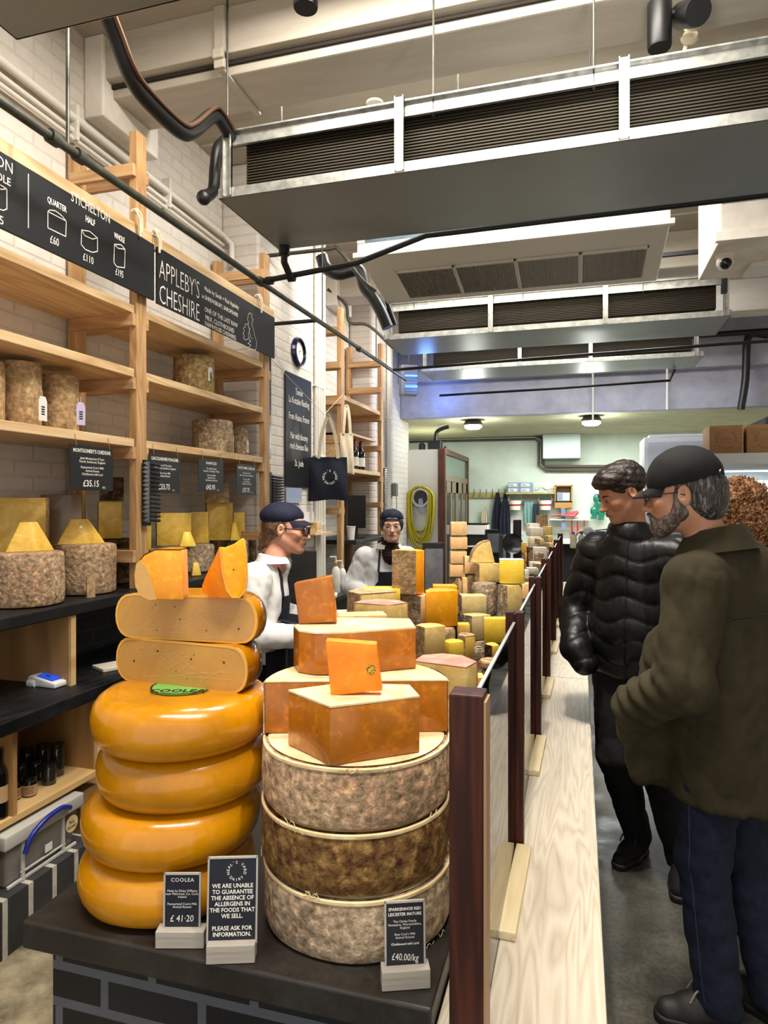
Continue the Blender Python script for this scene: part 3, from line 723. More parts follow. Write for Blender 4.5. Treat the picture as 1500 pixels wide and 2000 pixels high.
# black cabinet beside it
# rails behind signs
for y0, y1, lab in ((.9, 2.87, 'pine rail along the top of the left chalk sign'), (2.88, 4.26, 'pine rail along the top of the right chalk sign')):
    b = MB().box(-2.068, -2.045, y0, y1, 2.87, 2.945)
    tag(b.build('sign_rail', M_pineY, bevel=.003), lab, 'rail')
# ================================================================ counter, ledge, glass screen
SLAB = .70; LEDGE = .655
t = thing('display_counter', 'brick counter with a worn black top carrying the cheese stacks', 'counter', (0, 0, 0))
MB().box(-1.15, -.25, 1.155, 8.2, SLAB-.06, SLAB).build('worktop', M_slab, t, bevel=.006, seg=3)
MB().box(-1.09, -.27, 1.18, 8.2, 0, SLAB-.06).build('brick_base', M_bbrick, t)
t = thing('customer_ledge', 'pale ash ledge running along the glass screen on the customer side', 'counter', (0, 0, 0))
for k, (ya, yb) in enumerate(((.9, 3.715), (3.725, 6.1), (6.11, 8.2))):
    MB().box(-.165, .05, ya, yb, LEDGE-.035, LEDGE).build('plank', M_ash, t, bevel=.004)
    MB().box(-.247, -.168, ya, yb, LEDGE-.035, LEDGE).build('plank', M_ash, t, bevel=.003)
MB().box(-.247, -.0, .95, 8.2, 0, LEDGE-.035).build('base_panel', mat('dark panel', '#15130f', .6), t)
PY = [1.03, 1.84, 2.72, 3.64, 4.60, 5.50, 6.60]
PT = 1.30
LBL = ['nearest dark wood post of the glass screen, beside the red cheese stack', 'second dark wood post of the glass screen from the front', 'third dark wood post of the glass screen from the front',
       'fourth dark wood post of the glass screen from the front', 'fifth dark wood post of the glass screen from the front', 'sixth dark wood post of the glass screen from the front', 'farthest dark wood post of the glass screen']
for i, y in enumerate(PY):
    t = thing('screen_post', LBL[i], 'post', (-.168, y, LEDGE), 0, 'dark wood posts of the glass screen')
    w2, dp = (.024, .03)
    h = PT-LEDGE
    if i == 0:
        MB().box(-w2-.003, w2+.003, 0, .05, 0, h).build('upright', M_maho, t, bevel=.003)
        MB().box(-.008, .008, .045, .062, 0, h-.012).build('groove_strip', M_maho, t)
        MB().box(w2+.003, w2+.007, .002, .05, 0, h-.01).build('side_strip', mat('tan edge', '#9b7b58', .5), t)
    else:
        b = MB(); b.box(-w2, -.003, 0, .045, 0, h); b.box(.003, w2, 0, .045, 0, h); b.box(-w2+.002, w2-.002, .006, .045, 0, h-.006)
        b.build('upright', M_maho, t, bevel=.002)
        MB().prism([(-.03, 0), (-w2, .16), (-w2, 0)], .0, .044, Matrix(((1, 0, 0, 0), (0, 0, 1, 0), (0, 1, 0, 0), (0, 0, 0, 1)))).build('foot', M_maho, t)
for i in range(len(PY)-1):
    t = thing('glass_panel', ['nearest clear glass pane of the cheese screen', 'second clear glass pane of the cheese screen', 'third clear glass pane of the cheese screen', 'fourth clear glass pane of the cheese screen',
              'fifth clear glass pane of the cheese screen', 'farthest clear glass pane of the cheese screen'][i], 'glass', (-.168, 0, LEDGE), 0, 'clear glass panes between the dark posts')
    MB().box(-.0035, .0035, PY[i]+.063, PY[i+1]-.001, .004, PT-LEDGE-.03).build('pane', glassmat('screen glass', (.93, .96, .95), a=.03), t)
    MB().box(-.0035, .0035, PY[i]+.063, PY[i+1]-.001, PT-LEDGE-.03, PT-LEDGE-.026).build('polished_edge', mat('glass edge', '#9a9c9a', .3), t)
BL = ['pale wooden batten on the ledge in front of the second dark post', 'pale wooden batten on the ledge in front of the third dark post', 'pale wooden batten on the ledge in front of the fourth dark post', 'pale wooden batten on the ledge in front of the fifth dark post', 'pale wooden batten on the ledge in front of the sixth dark post']
for i, y in enumerate(PY[1:6]):
    L = .39-.02*i; a = .03
    o = MB().box(-.020, .020, -L, -.004, 0, .02).build('wood_batten', M_maple, bevel=.003)
    o.location = (-.142, y, LEDGE+.0005); o.rotation_euler = (0, 0, -.02)
    tag(o, BL[i], 'batten', 'pale wooden battens along the ledge')
# ================================================================ cheese materials
def rindmat(name, a, b_, c, d='#f0e2c4', sc=26, bump=1.0):
    return noisemat(name, [(.30, a), (.43, b_), (.55, c), (.68, d)], sc, rough=.85, bump=bump, detail=11, dist=.006, scale2=4.5,
                    stops2=[(.35, '#5e5e5e'), (.65, '#a5a5a5')], mixf=.6, bscale=60, distort=.4, spec=.2)
R_grey = rindmat('grey mottled rind', '#75604c', '#9f8a6e', '#c0ab8c', '#e0d0b0', 48)
R_pale = rindmat('pale mottled rind', '#755a42', '#ad9170', '#cbb08b', '#e8d5ae', 52)
R_brown = rindmat('brown mottled rind', '#3b2414', '#6e4b2a', '#94703f', '#c09a62', 40)
R_tan = rindmat('tan mottled rind', '#9c7f52', '#b99d6e', '#ceb68a', '#e0cda6', 44, .6)
R_dark = rindmat('dark mottled rind', '#221610', '#43301e', '#6d5537', '#94784f', 30)
R_top = noisemat('cloth bound top', [(.3, '#c9a877'), (.5, '#dfc595'), (.72, '#ecdab4')], 14, rough=.8, bump=.6, detail=9, bscale=80, dist=.003)
R_red = noisemat('rosy rind', [(.3, '#b8685a'), (.55, '#cf8c7a'), (.75, '#deb498')], 14, rough=.7, bump=.4)
def pastemat(name, a, b_, c, sc=10, rough=.42, coat=.15, sss=.12, fl=.34):
    return noisemat(name, [(.3, a), (.52, b_), (.75, c)], sc, rough=rough, bump=.22, detail=9, bscale=45, dist=.003, coat=coat, sss=sss, distort=.6,
                    scale2=55, stops2=[(.40, '#747474'), (.55, '#828282'), (.68, '#c8c8c8')], mixf=fl)
P_orange = pastemat('deep orange paste', '#a45c0c', '#bd7112', '#d38c2c', 7, .32, .35, .05, .42)
P_orangeb = pastemat('bright orange paste', '#e58208', '#f2960f', '#f8a92e', 9, .5, sss=.05)
P_coolea = noisemat('aged golden paste', [(.3, '#b08238'), (.52, '#c0924a'), (.75, '#cda360')], 3.5, rough=.36, bump=.10, detail=6, bscale=30, dist=.003, coat=.35, sss=.12)
P_cooleab = pastemat('bright golden paste', '#e39a12', '#f0ac24', '#f6bd45', 7)
P_gold = pastemat('yellow orange paste', '#eba708', '#f5b813', '#fac83a', 10)
P_yellow = pastemat('butter yellow paste', '#dcb638', '#e8c85a', '#f2d97e', 14)
P_bright = pastemat('bright yellow paste', '#e8c632', '#f2d64c', '#f8e270', 12)
P_pale = pastemat('pale yellow paste', '#d6b966', '#e3cb82', '#eddba2', 13)
P_straw = pastemat('straw paste', '#cdb878', '#dbca92', '#e8dbb0', 14)
P_cream = pastemat('cream paste', '#dccb9f', '#eadcb8', '#f3ebd2', 16, .6)
P_peach = pastemat('pale peach rind', '#e3b876', '#ecc88e', '#f3d9a9', 18, .7)
P_white = pastemat('chalky white', '#ddd5c0', '#ece6d6', '#f5f1e6', 16, .7)
M_wax = noisemat('orange wax coat', [(.3, '#b87900'), (.5, '#cf9000'), (.75, '#dca00a')], 2.6, rough=.26, bump=.16, detail=9, bscale=14, dist=.010, coat=.5, scale2=60,
                 stops2=[(.3, '#6e6e6e'), (.7, '#909090')], mixf=.4, sss=.06)
M_film = glassmat('cling film', (1, 1, 1), .12, 1.25, .0)
M_shell = M_wax

def rz(a): return Matrix.Rotation(a, 4, 'Z')
def drum_prof(R, H, e=.012):
    return [(0, 0), (R-e*1.6, 0), (R-e*.4, e*.4), (R, e*1.4), (R*1.004, H*.3), (R*1.006, H*.5), (R*1.003, H*.75), (R, H-e*1.3), (R-e*.4, H-e*.3), (R-e*1.6, H), (R*.5, H+.001), (0, H)]
def drum(label, x, y, z, R, H, m=R_grey, group=None, seg=72, a=0, name='cheese_drum', top=None, cat='cheese', wob=.02, seed=None, tilt=None):
    sd = random.random()*50 if seed is None else seed
    if top:
        t = thing(name, label, cat, (x, y, z), a, group)
        MB().lathe(drum_prof(R, H)[:-3]+[(R-.02, H-.001), (0, H-.001)], seg, wob=wob, seed=sd).build('rind', m, t, smooth=True)
        MB().lathe([(0, H), (R-.014, H), (R-.012, H+.002), (R-.02, H+.004), (0, H+.004)], seg, wob=wob, seed=sd).build('top_cloth', top, t, smooth=True)
        return t
    o = MB().lathe(drum_prof(R, H), seg, wob=wob, seed=sd).build(name, m, smooth=True); o.location = (x, y, z); o.rotation_euler = tilt or (0, 0, a)
    return tag(o, label, cat, group)
def wheel_prof(R, H, n=9):
    """bulging wax wheel"""
    p = [(0, 0), (R-H*.46, 0)]
    for i in range(1, n): a = -PI/2+PI*i/n; p.append((R-H*.46+H*.46*abs(math.cos(a))**.72, H/2+H/2*math.sin(a)*(1-.0*abs(math.sin(a)))))
    return p+[(R-H*.46, H), (0, H-.006)]
def cut_piece(label, x, y, z, poly, H, paste, rind=None, sides=(), a=0, group=None, top=None, top_t=.003, rt=.004, name='cheese_piece', bevel=.002, topoff=None, rot=None, jit=.0018, film=False, bottom=False):
    """a piece cut from a cheese: paste body on a footprint, rind on the listed sides / top"""
    n = len(poly)
    if sum(poly[i][0]*poly[(i+1) % n][1]-poly[(i+1) % n][0]*poly[i][1] for i in range(n)) < 0:
        poly = poly[::-1]; sides = [n-2-s if s < n-1 else n-1 for s in sides]
    t = thing(name, label, 'cheese', (x, y, z), a, group, rot=rot)
    MB().prism(poly, .001, H, top=topoff).build('paste', paste, t, bevel=bevel, sub=1, jit=jit, jsc=35, smooth=True)
    if rind and (sides or top):
        b = MB(); tp = topoff or poly
        def off(P_, i):
            p, q = Vector(P_[i]), Vector(P_[(i+1) % n]); d = (q-p); 
            if d.length < 1e-6: return Vector((0, 0))
            d.normalize(); return Vector((d.y, -d.x))*rt
        for i in sides:
            p, q = Vector(poly[i]), Vector(poly[(i+1) % n]); o1 = off(poly, i)
            p2, q2 = Vector(tp[i]), Vector(tp[(i+1) % n])
            b.prism([tuple(p+o1*.2), tuple(q+o1*.2), tuple(q+o1), tuple(p+o1)], 0, H+.001, top=[tuple(p2+o1*.2), tuple(q2+o1*.2), tuple(q2+o1), tuple(p2+o1)])
        if b.v: b.build('rind', rind, t, weld=True)
        if top: MB().prism(tp, H, H+top_t).build('top_rind', top, t, bevel=.001)
    return t
def sector(R, a0, a1, n=12, r0=0):
    pts = [(0, 0)] if r0 == 0 else [(r0*math.cos(a1), r0*math.sin(a1)), (r0*math.cos(a0), r0*math.sin(a0))]
    k0 = len(pts)
    for i in range(n+1):
        a = a0+(a1-a0)*i/n; pts.append((R*math.cos(a), R*math.sin(a)))
    return pts, list(range(k0, k0+n))

# ---------------------------------------------------------------- the big wax wheels
gw = 'orange waxed wheels of the near stack'
cx, cy = -.895, 1.395
offs = [(-.0, .0, .198), (.008, .005, .203), (.03, .012, .198), (.032, .0, .203)]
names = ['bottom orange waxed wheel of the left stack, resting on the black top', 'second orange waxed wheel from the bottom of the left stack', 'third orange waxed wheel from the bottom of the left stack',
         'topmost whole orange waxed wheel, green label on top']
c0 = W(332, 1000, 1.565); CX, CY = c0.x, c0.y; hz = .117
for i, (dx, dy, R) in enumerate(offs):
    x, y = CX+dx*CS, CY+dy+dx*SN
    o = MB().lathe(wheel_prof(R, hz-.0005), 96, wob=.015, seed=i*3.1).build('waxed_cheese', M_wax, smooth=True)
    o.location = (x, y, SLAB+.001+i*hz); o.rotation_euler = (0, 0, i*.7)
    tag(o, names[i], 'cheese', gw)
TOPX, TOPY = CX+.032*CS, CY+.032*SN; z4 = SLAB+4*hz
t = thing('cheese_label', 'green oval paper label lying on the topmost whole orange wheel', 'label', (TOPX+.0, TOPY-.0, z4-.002), YAW)
MB().lathe([(0, .002), (.075, .002), (.075, .003), (0, .0032)], 40).build('paper', mat('green label', '#6fae52', .5), t)
b = MB(); b.lathe([(.07, .0033), (.0745, .0033), (.0745, .0036), (.07, .0036)], 40, cap=False); b.build('ring', M_black, t)
b = MB(); put_text(b, 'COOLEA', 0, -.045, .032, bold=.02); put_text(b, 'IRISH FARMHOUSE CHEESE', 0, -.064, .009, bold=.01)
b.v = [(v[0], v[2], .0038) for v in b.v]; b.build('lettering', M_black, t)
# half wheels, cut face towards the front
def half_wheel(label, cxy, z, R, H, ang, seed=0):
    t = thing('half_cheese', label, 'cheese', (cxy[0], cxy[1], z), ang, 'cut half wheels on the left stack')
    prof = wheel_prof(R, H, 10)
    MB().lathe(prof, 56, a0=.0, a1=PI, wob=.012, seed=seed).build('rind', M_wax, t, smooth=True)
    fp = [(r, z_) for r, z_ in prof[1:-1]]
    out = [(-r, z_) for r, z_ in fp[::-1]]+fp[::1]
    def ring(s): return [(x*s if abs(x) > 0 else x, H/2+(z_-H/2)*(1-(1-s)*2.6)) for x, z_ in out]
    b = MB(); o = ring(.985); b.add([(x, -.004, z_) for x, z_ in o]+[(x, .0, z_) for x, z_ in out], [tuple(range(len(o)))]+[(i, (i+1) % len(o), (i+1) % len(o)+len(o), i+len(o)) for i in range(len(o))])
    b.build('cut_face', P_coolea, t, bevel=0)
    b = MB(); q = ring(1.0); p = ring(.968); n = len(q)
    b.add([(x, -.0045, z_) for x, z_ in q]+[(x, -.0048, z_) for x, z_ in p], [(i, (i+1) % n, (i+1) % n+n, i+n) for i in range(n)])
    b.build('rind_edge', mat('pale rind edge', '#dba03e', .5), t)
    rd = random.Random(seed+3); b = MB()
    for k in range(7):
        hx, hzz = rd.uniform(-R*.75, R*.75), rd.uniform(H*.2, H*.8); r = rd.uniform(.0012, .0032)
        b.sphere((hx, -.0045, hzz), (r, .0008, r), 8)
    b.build('eye_hole', mat('hole shade', '#4e3512', .8), t)
    sc_b = MB()
    for k in range(26):
        x1 = rd.uniform(-R*.75, R*.6); z1 = rd.uniform(H*.12, H*.8); L = rd.uniform(.03, .12); an = rd.choice([.55, -.6, .1])+rd.uniform(-.1, .1)
        pts = [(x1+L*q/4*math.cos(an), z1+L*q/4*math.sin(an)) for q in range(5)]
        pts = [(u, v) for u, v in pts if H*.08 < v < H*.92 and abs(u) < R*.85]
        if len(pts) > 1: stroke(sc_b, pts, .0006, -.0052)
    sc_b.build('scratch', mat('scratch', '#d9b47a', .5), t)
    # film gathered at the far side
    MB().lathe([(r*1.012+.002, z_) for r, z_ in prof[1:-1]], 40, a0=-.02, a1=.9, wob=.05, seed=seed+9, cap=False).build('cling_film', M_film, t, smooth=True)
    return t
hc5 = W(352, 1000, 1.565); hc6 = W(362, 1000, 1.575)
half_wheel('lower half wheel with its golden cut face to the front', (hc5.x, hc5.y), z4-.002, .186, .107, YAW-.36, 2)
half_wheel('upper half wheel with its golden cut face to the front, two wedges on top', (hc6.x, hc6.y), z4+.105, .186, .107, YAW-.24, 5)
zt6 = z4+.212
# quarter piece lying on top (left)
t = thing('cheese_wedge', 'golden quarter piece with pale rounded rind lying at the left of the top', 'cheese', W(312, 1150, 1.50), YAW-.10, 'golden wedges on top of the left stack')
t.location.z = zt6+.001
H = .112
pr = [(-.056, 0), (-.052, .004)]
def arcp(x0, n=7): return [(x0-.018*math.cos(-PI/2+PI*i/n)-.018, H/2+H/2*math.sin(-PI/2+PI*i/n)) for i in range(n+1)]
A = [(-.022, .0), (-.045, .010), (-.054, .03), (-.056, .055), (-.052, .08), (-.036, .1), (-.010, H)]
b = MB(); poly = [(.056, .0)]+A+[(.052, H)]
b.add([(x, -.002, z) for x, z in poly]+[(x*.7-.008, .09, z*.97) for x, z in poly], [tuple(range(len(poly))), tuple(range(len(poly), 2*len(poly)))[::-1]]+[(i, (i+1) % len(poly), (i+1) % len(poly)+len(poly), i+len(poly)) for i in range(len(poly))])
b.build('paste', P_cooleab, t, bevel=.003, smooth=True)
b = MB(); po2 = [(-.006, .001), (-.022, -.001), (-.045, .009), (-.0555, .03), (-.0575, .055), (-.053, .08), (-.045, .088), (-.036, .082), (-.024, .06), (-.014, .03)]
b.add([(x, -.0045, z) for x, z in po2]+[(x, -.001, z) for x, z in po2], [tuple(range(len(po2)))]+[(i, (i+1) % len(po2), (i+1) % len(po2)+len(po2), i+len(po2)) for i in range(len(po2))])
b.build('rind_side', mat('pale side rind', '#c79a55', .5, bump=.2), t)
b = MB(); b.add([(x*1.0, -.003, z+.0015) for x, z in A[3:]+[(.052, H)]]+[(x*.7-.008, .09, z*.97+.0035) for x, z in A[3:]+[(.052, H)]], [(i, i+1, i+6, i+5) for i in range(4)])
b.build('top_rind', M_wax, t, smooth=True)
# wedge standing on its rounded back (right)
t = thing('cheese_wedge', 'tall golden wedge standing on its curved rind at the right of the top', 'cheese', W(440, 1150, 1.52), YAW+.08, 'golden wedges on top of the left stack')
t.location.z = zt6+.002
f = [(-.010, .118), (.001, .116), (.022, .124), (.042, .138), (.0475, .10), (.050, .05), (.047, .016), (.034, .001), (.018, .004), (.006, .02), (-.003, .06)]
l = [(-.010, .118), (-.030, .078), (-.048, .045), (-.056, .025), (-.053, .010), (-.030, .0), (.010, -.0), (.018, .004), (.006, .02), (-.003, .06)]
b = MB(); n = len(f)
b.add([(x, -.012-(.01 if x < .03 else 0), z) for x, z in f]+[(x*.8+.006, .045, z*.95) for x, z in f], [tuple(range(n)), tuple(range(n, 2*n))[::-1]]+[(i, (i+1) % n, (i+1) % n+n, i+n) for i in range(n)])
b.build('paste', P_gold, t, bevel=.0025, smooth=True)
n = len(l); b = MB()
yy = [-.02, -.004, .012, .018, .012, .0, -.014, -.021, -.022, -.0225]
b.add([(x, yy[i], z) for i, (x, z) in enumerate(l)]+[(x*.85+.004, .05, z*.92) for x, z in l], [tuple(range(n)), tuple(range(n, 2*n))[::-1]]+[(i, (i+1) % n, (i+1) % n+n, i+n) for i in range(n)])
b.build('cut_side', P_orangeb, t, bevel=.0015, smooth=True)
b = MB(); b.tube([(x+.0005, -.0235 if x < .03 else -.013, z) for x, z in ((-.009, .116), (-.003, .06), (.006, .02), (.018, .004), (.033, .002), (.046, .017), (.049, .05))], .0022, 6); b.build('rind_edge', mat('pale rind edge', '#dba03e', .5), t, smooth=True)
MB().sphere((.022, -.0225, .066), (.0022, .001, .0022), 8).build('eye_hole', mat('hole shade', '#4e3512', .8), t)

# ---------------------------------------------------------------- the clothbound red stack
rc = W(700, 1000, 1.494); gr = 'clothbound wheels of the near right stack'
hz2 = .129
for i, (dx, m_, lab) in enumerate(((.0, R_grey, 'bottom grey clothbound wheel of the right stack, price card in front'), (-.006, R_brown, 'middle brown clothbound wheel of the right stack'), (-.004, R_pale, 'top pale clothbound wheel of the right stack, orange blocks on it'))):
    t = drum(lab, rc.x+dx, rc.y, SLAB+.001+i*hz2, .208, hz2-.005, m_, gr, 110, i, 'clothbound_cheese', R_top, wob=.016)
    b = MB()
    for k in range(9):
        a = random.uniform(0, 6.28); z = random.choice((.0, 1))*(hz2-.01)+.002; b.tube([(.209*math.cos(a+q*.03), .209*math.sin(a+q*.03), z+.006*math.sin(q*2+k)) for q in range(6)], .0008, 4)
    b.build('loose_cloth_edge', mat('pale cloth', '#d9c39a', .9), t)
    b = MB().lathe([(.2065, hz2-.0135), (.2085, hz2-.011), (.2085, hz2-.0055), (.205, hz2-.0035), (.203, hz2-.0045)], 90, wob=.016, seed=1, cap=False); b.build('cloth_rim', R_top, t, smooth=True)
zr = SLAB+3*hz2+.0005
b = MB(); P = [rc+Vector((.2*math.cos(a), .2*math.sin(a), 0)) for a in (-.5, -.35, -.2)]
def foot(pts, Z):  # footprint from pixel+depth pairs, local to the first
    V = [W(px, 1000, d) for px, d in pts]; o = V[0]; return o, [(v.x-o.x, v.y-o.y) for v in V]
go = 'deep orange blocks of the right stack'
# half wheel at the back
hcx = W(702, 1000, 1.50); pts, sd = sector(.203, 0, PI, 22); pts = pts[1:]; sd = [s-1 for s in sd]
t = cut_piece('deep orange half wheel on the clothbound stack, behind the front block', hcx.x, hcx.y-.02, zr, pts, .112, P_orange, R_tan, sd, YAW+.03, go, top=R_top, top_t=.004, name='half_cheese')
MB().lathe([(.209, .0), (.211, .05), (.21, .113)], 30, a0=-.02, a1=.8, wob=.05, seed=4, cap=False).build('cling_film', M_film, t, smooth=True)
# front block
o, fp = foot([(645, 1.292), (820, 1.362), (800, 1.445), (668, 1.46), (563, 1.405)], 0)
cut_piece('deep orange block with a sharp front corner, standing in front on the clothbound stack', o.x, o.y, zr, fp, .112, P_orange, R_tan, [], 0, go, top=R_top, top_t=.005)
# upper big block
z2 = zr+.117
o, fp = foot([(668, 1.520), (812, 1.585), (800, 1.70), (640, 1.72), (573, 1.61), (583, 1.545), (615, 1.52)], 0)
cut_piece('long deep orange block stacked on the orange half wheel', o.x, o.y, z2, fp, .094, P_orange, R_tan, [], 0, go, top=R_top, top_t=.005)
z3 = z2+.1
# upright slabs
def slab_piece(label, px, d, z, quad, th, paste, rot=0, edge=None, group=None, lean=0):
    p = W(px, 1000, d); t = thing('cheese_piece', label, 'cheese', (p.x, p.y, z), YAW+rot, group); t.rotation_euler = (lean, 0, YAW+rot)
    n = len(quad); b = MB().add([(x, 0, q) for x, q in quad]+[(x, th, q) for x, q in quad], [tuple(range(n)), tuple(range(n, 2*n))[::-1]]+[(i, (i+1) % n, (i+1) % n+n, i+n) for i in range(n)])
    b.build('paste', paste, t, bevel=.002, sub=2, jit=.0015, jsc=35, smooth=True); return t
t = slab_piece('upright bright orange slice with yellow mould spots, leaning on the front block', 692, 1.362, zr+.1165, [(-.0485, .0), (.057, .011), (.045, .106), (-.0595, .113)], .028, P_orangeb, -.05, group='upright orange slices')
b = MB(); rd = random.Random(4)
for k in range(60):
    a = rd.uniform(0, 6.28); r = rd.uniform(0, .0105)**1; b.sphere((.034+r*math.cos(a), -.0008, .054+r*1.1*math.sin(a)), (rd.uniform(.0006, .0018), .0012, rd.uniform(.0006, .0018)), 6)
b.build('mould_spot', mat('pale mould', '#d8b443', .8), t)
b = MB(); b.sphere((.034, .0002, .054), (.010, .0008, .011), 12); b.build('mould_patch', mat('olive mould', '#7d6318', .8), t)
slab_piece('upright deep orange slice standing at the left of the upper long block', 616, 1.615, z3, [(-.040, .001), (.052, .004), (.040, .116), (-.052, .098)], .045, P_orange, .02, group='upright orange slices')
# red plastic crate behind the near post
b = MB(); b.box(.003, .033, -.07, .16, 0, .30)
mesh_thing('red_box', b, mat('red plastic', '#a3121c', .35), 'red box edge between the clothbound stack and the near dark post', 'box', (-.286, 1.56, SLAB+.001), bevel=.004)
# ================================================================ the cheese pile along the counter
t = thing('display_riser', 'low black stepped platform under the cheese heap along the counter', 'platform', (0, 0, 0))
MB().box(-.76, -.185, 2.64, 3.43, SLAB+.0005, .86).build('lower_step', M_blackwood, t); MB().box(-.76, -.185, 3.43, 7.0, SLAB+.0005, .97).build('upper_step', M_blackwood, t)
def floor_z(q, r=0): return .971 if q.y+r > 3.43 and q.x+r > -.76 else .861 if q.y+r > 2.64 and q.x+r > -.76 else SLAB+.001
def place(label, px0, px1, yt, yb, d, kind='block', paste=P_pale, rind=None, sides=(), top=None, D=None, a=0, fill=True, fillm=R_grey, group=None, base=None, apex=.5, H=None):
    w = (px1-px0)*d/FP; D = D or w*.9; p = W((px0+px1)/2, 1000, d)
    zb = max(HC-(yb-HOR)*d/FP, floor_z(W((px0+px1)/2, 1000, d))) if base is None else base
    zt = HC-(yt-HOR)*(d+D*.8)/FP if H is None else zb+H
    H_ = zt-zb; ang = YAW+a
    if kind == 'block': poly = [(-w/2, 0), (w/2, 0), (w/2*.96, D), (-w/2*.94, D)]; sd = sides
    elif kind == 'apex':     # sharp corner towards the viewer, rind behind
        poly = [(-w/2, D*.45), (w*(apex-.5), 0), (w/2, D*.4), (w*.32, D*.85), (0, D), (-w*.34, D*.88)]; sd = [2, 3, 4, 5] if not sides else sides
    elif kind == 'back':     # curved rind towards the viewer
        poly = [(-w/2, D*.25), (-w*.27, D*.06), (0, 0), (w*.27, D*.06), (w/2, D*.25), (0, D)]; sd = [0, 1, 2, 3]
    elif kind == 'half':
        poly = [(w/2*math.cos(PI*i/14), w/2*math.sin(PI*i/14)) for i in range(15)]; sd = list(range(14)); D = w/2
    if kind == 'drum':
        q = p+Vector((-SN, CS, 0))*(w/2)
        drum(label, q.x, q.y, zb, w/2, H_, rind, group, 48, random.random()*6); D = w
    else: cut_piece(label, p.x, p.y, zb, poly, H_, paste, rind, sd, ang, group, top=top, top_t=.003, rt=.003)
    q = p+Vector((-SN*math.cos(a)-CS*math.sin(a), CS*math.cos(a)-SN*math.sin(a), 0))*(D/2); B0 = floor_z(q, min(w, D)/2*.97)
    if fill and zb > B0+.02:
        r = min(w, D)/2*.97; n = max(1, round((zb-B0)/.2)); h = (zb-B0-.001)/n; short = ' '.join(label.split(',')[0].split()[:11])
        for k in range(n):
            word = '' if n == 1 else ('upper ' if k == n-1 else 'lower ' if k == 0 else 'middle ')
            drum(word+'rinded drum under the '+short, q.x, q.y, B0+.0005+k*h, r, h-.001, random.choice((fillm, R_grey, R_tan)), 'rinded drums carrying the cheese heap', 40, k)
    return p, zb, zt
G1 = 'cheese pieces heaped along the counter'
place('pale yellow half cheese with a brown side, behind the upright orange slice', 677, 775, 1152, 1212, 2.35, 'apex', P_pale, R_tan, [0], R_tan, D=.16, apex=.28, group=G1)
place('pale yellow cheese slab just behind the pale half cheese', 708, 782, 1146, 1180, 2.62, 'block', P_bright, R_tan, [], None, D=.09, group=G1)
place('cheese wedge with a rosy top rind, left of the orange tower', 690, 797, 1174, 1240, 2.14, 'apex', P_pale, R_red, [2, 3, 4, 5], R_red, D=.13, apex=.62, group=G1)
place('low cream block lying in front of the rosy topped wedge', 660, 757, 1196, 1250, 1.96, 'block', P_peach, None, [], None, D=.07, a=.14, group=G1)
place('small cream block half hidden right of the upright orange slice', 650, 676, 1192, 1225, 2.2, 'block', P_cream, D=.06, group=G1)
# yellow orange tower
p, zb, zt = place('tall orange cheese quarter with a brown front rind, top of the tower', 768, 832, 1073, 1162, 2.6, 'apex', P_gold, R_tan, [0], D=.12, apex=.70, fill=False, a=.05, group='tower with the orange quarter on top')
place('grey rinded quarter right under the tall orange one', 780, 842, 1158, 1236, 2.6, 'apex', P_peach, R_grey, [0], D=.12, apex=.68, a=.0, H=None, fill=True, group='tower with the orange quarter on top', fillm=R_grey)
place('bright yellow orange block standing right of the tower', 832, 897, 1150, 1227, 2.5, 'apex', P_gold, R_tan, [3, 4], D=.11, apex=.0, group=G1)
place('yellow orange piece peeking out behind the bright yellow orange block', 846, 893, 1141, 1190, 2.78, 'block', P_gold, D=.07, group=G1)
place('pale cheese quarter with speckled rind at its left, in front of the tower', 814, 872, 1218, 1284, 2.2, 'apex', P_pale, R_tan, [0], D=.09, apex=.27, group=G1)
place('small bright yellow cube beside the speckled quarter', 869, 908, 1249, 1292, 2.28, 'apex', P_bright, D=.07, apex=.2, group=G1)
place('yellow cheese piece with a frilly rope-like top rind', 897, 931, 1238, 1290, 2.45, 'apex', P_yellow, R_tan, [0], R_pale, D=.08, apex=.35, group=G1)
place('large pale half cheese with a rosy top, right behind the red stack', 812, 938, 1283, 1440, 1.74, 'apex', P_pale, R_red, [2, 3, 4, 5], R_red, D=.16, apex=.78, group=G1)
place('narrow yellow block against the glass beside the rosy topped half', 930, 947, 1294, 1350, 1.9, 'block', P_yellow, D=.05, group=G1, fill=False, base=SLAB+.32, H=.08)
place('pale greenish cheese wedge lying above the yellow slabs', 902, 951, 1160, 1205, 2.88, 'block', P_straw, R_grey, [3], R_cream if False else None, D=.08, a=.08, group=G1)
place('pale wedge with a thick grey left rind under the greenish wedge', 905, 961, 1198, 1252, 2.76, 'apex', P_straw, R_grey, [0], None, D=.09, apex=.3, group=G1)
place('small olive yellow block left of the thick rinded wedge', 895, 918, 1216, 1248, 2.62, 'block', P_yellow, D=.05, group=G1)
place('bright yellow block tilted up beside the glass', 946, 993, 1205, 1256, 2.55, 'block', P_bright, D=.05, a=-.05, group=G1, fill=True)
place('grey rinded small cheese half under the bright yellow block', 925, 948, 1262, 1300, 2.3, 'drum', P_white, R_grey, group=G1)
place('dark rinded yellow piece at the first glass pane', 950, 978, 1256, 1292, 2.34, 'apex', P_yellow, R_dark, [0], D=.06, apex=.4, group=G1)
_p, _zb, _zt = place('film wrapped rinded drum behind the first glass pane', 942, 984, 1304, 1400, 2.08, 'drum', P_cream, R_grey, group=G1, base=SLAB+.001)
place('small flat round cheese lying on the film wrapped drum', 938, 984, 1281, 1306, 2.08, 'drum', P_cream, R_tan, group=G1, fill=False, base=_zt+.001, H=.03)
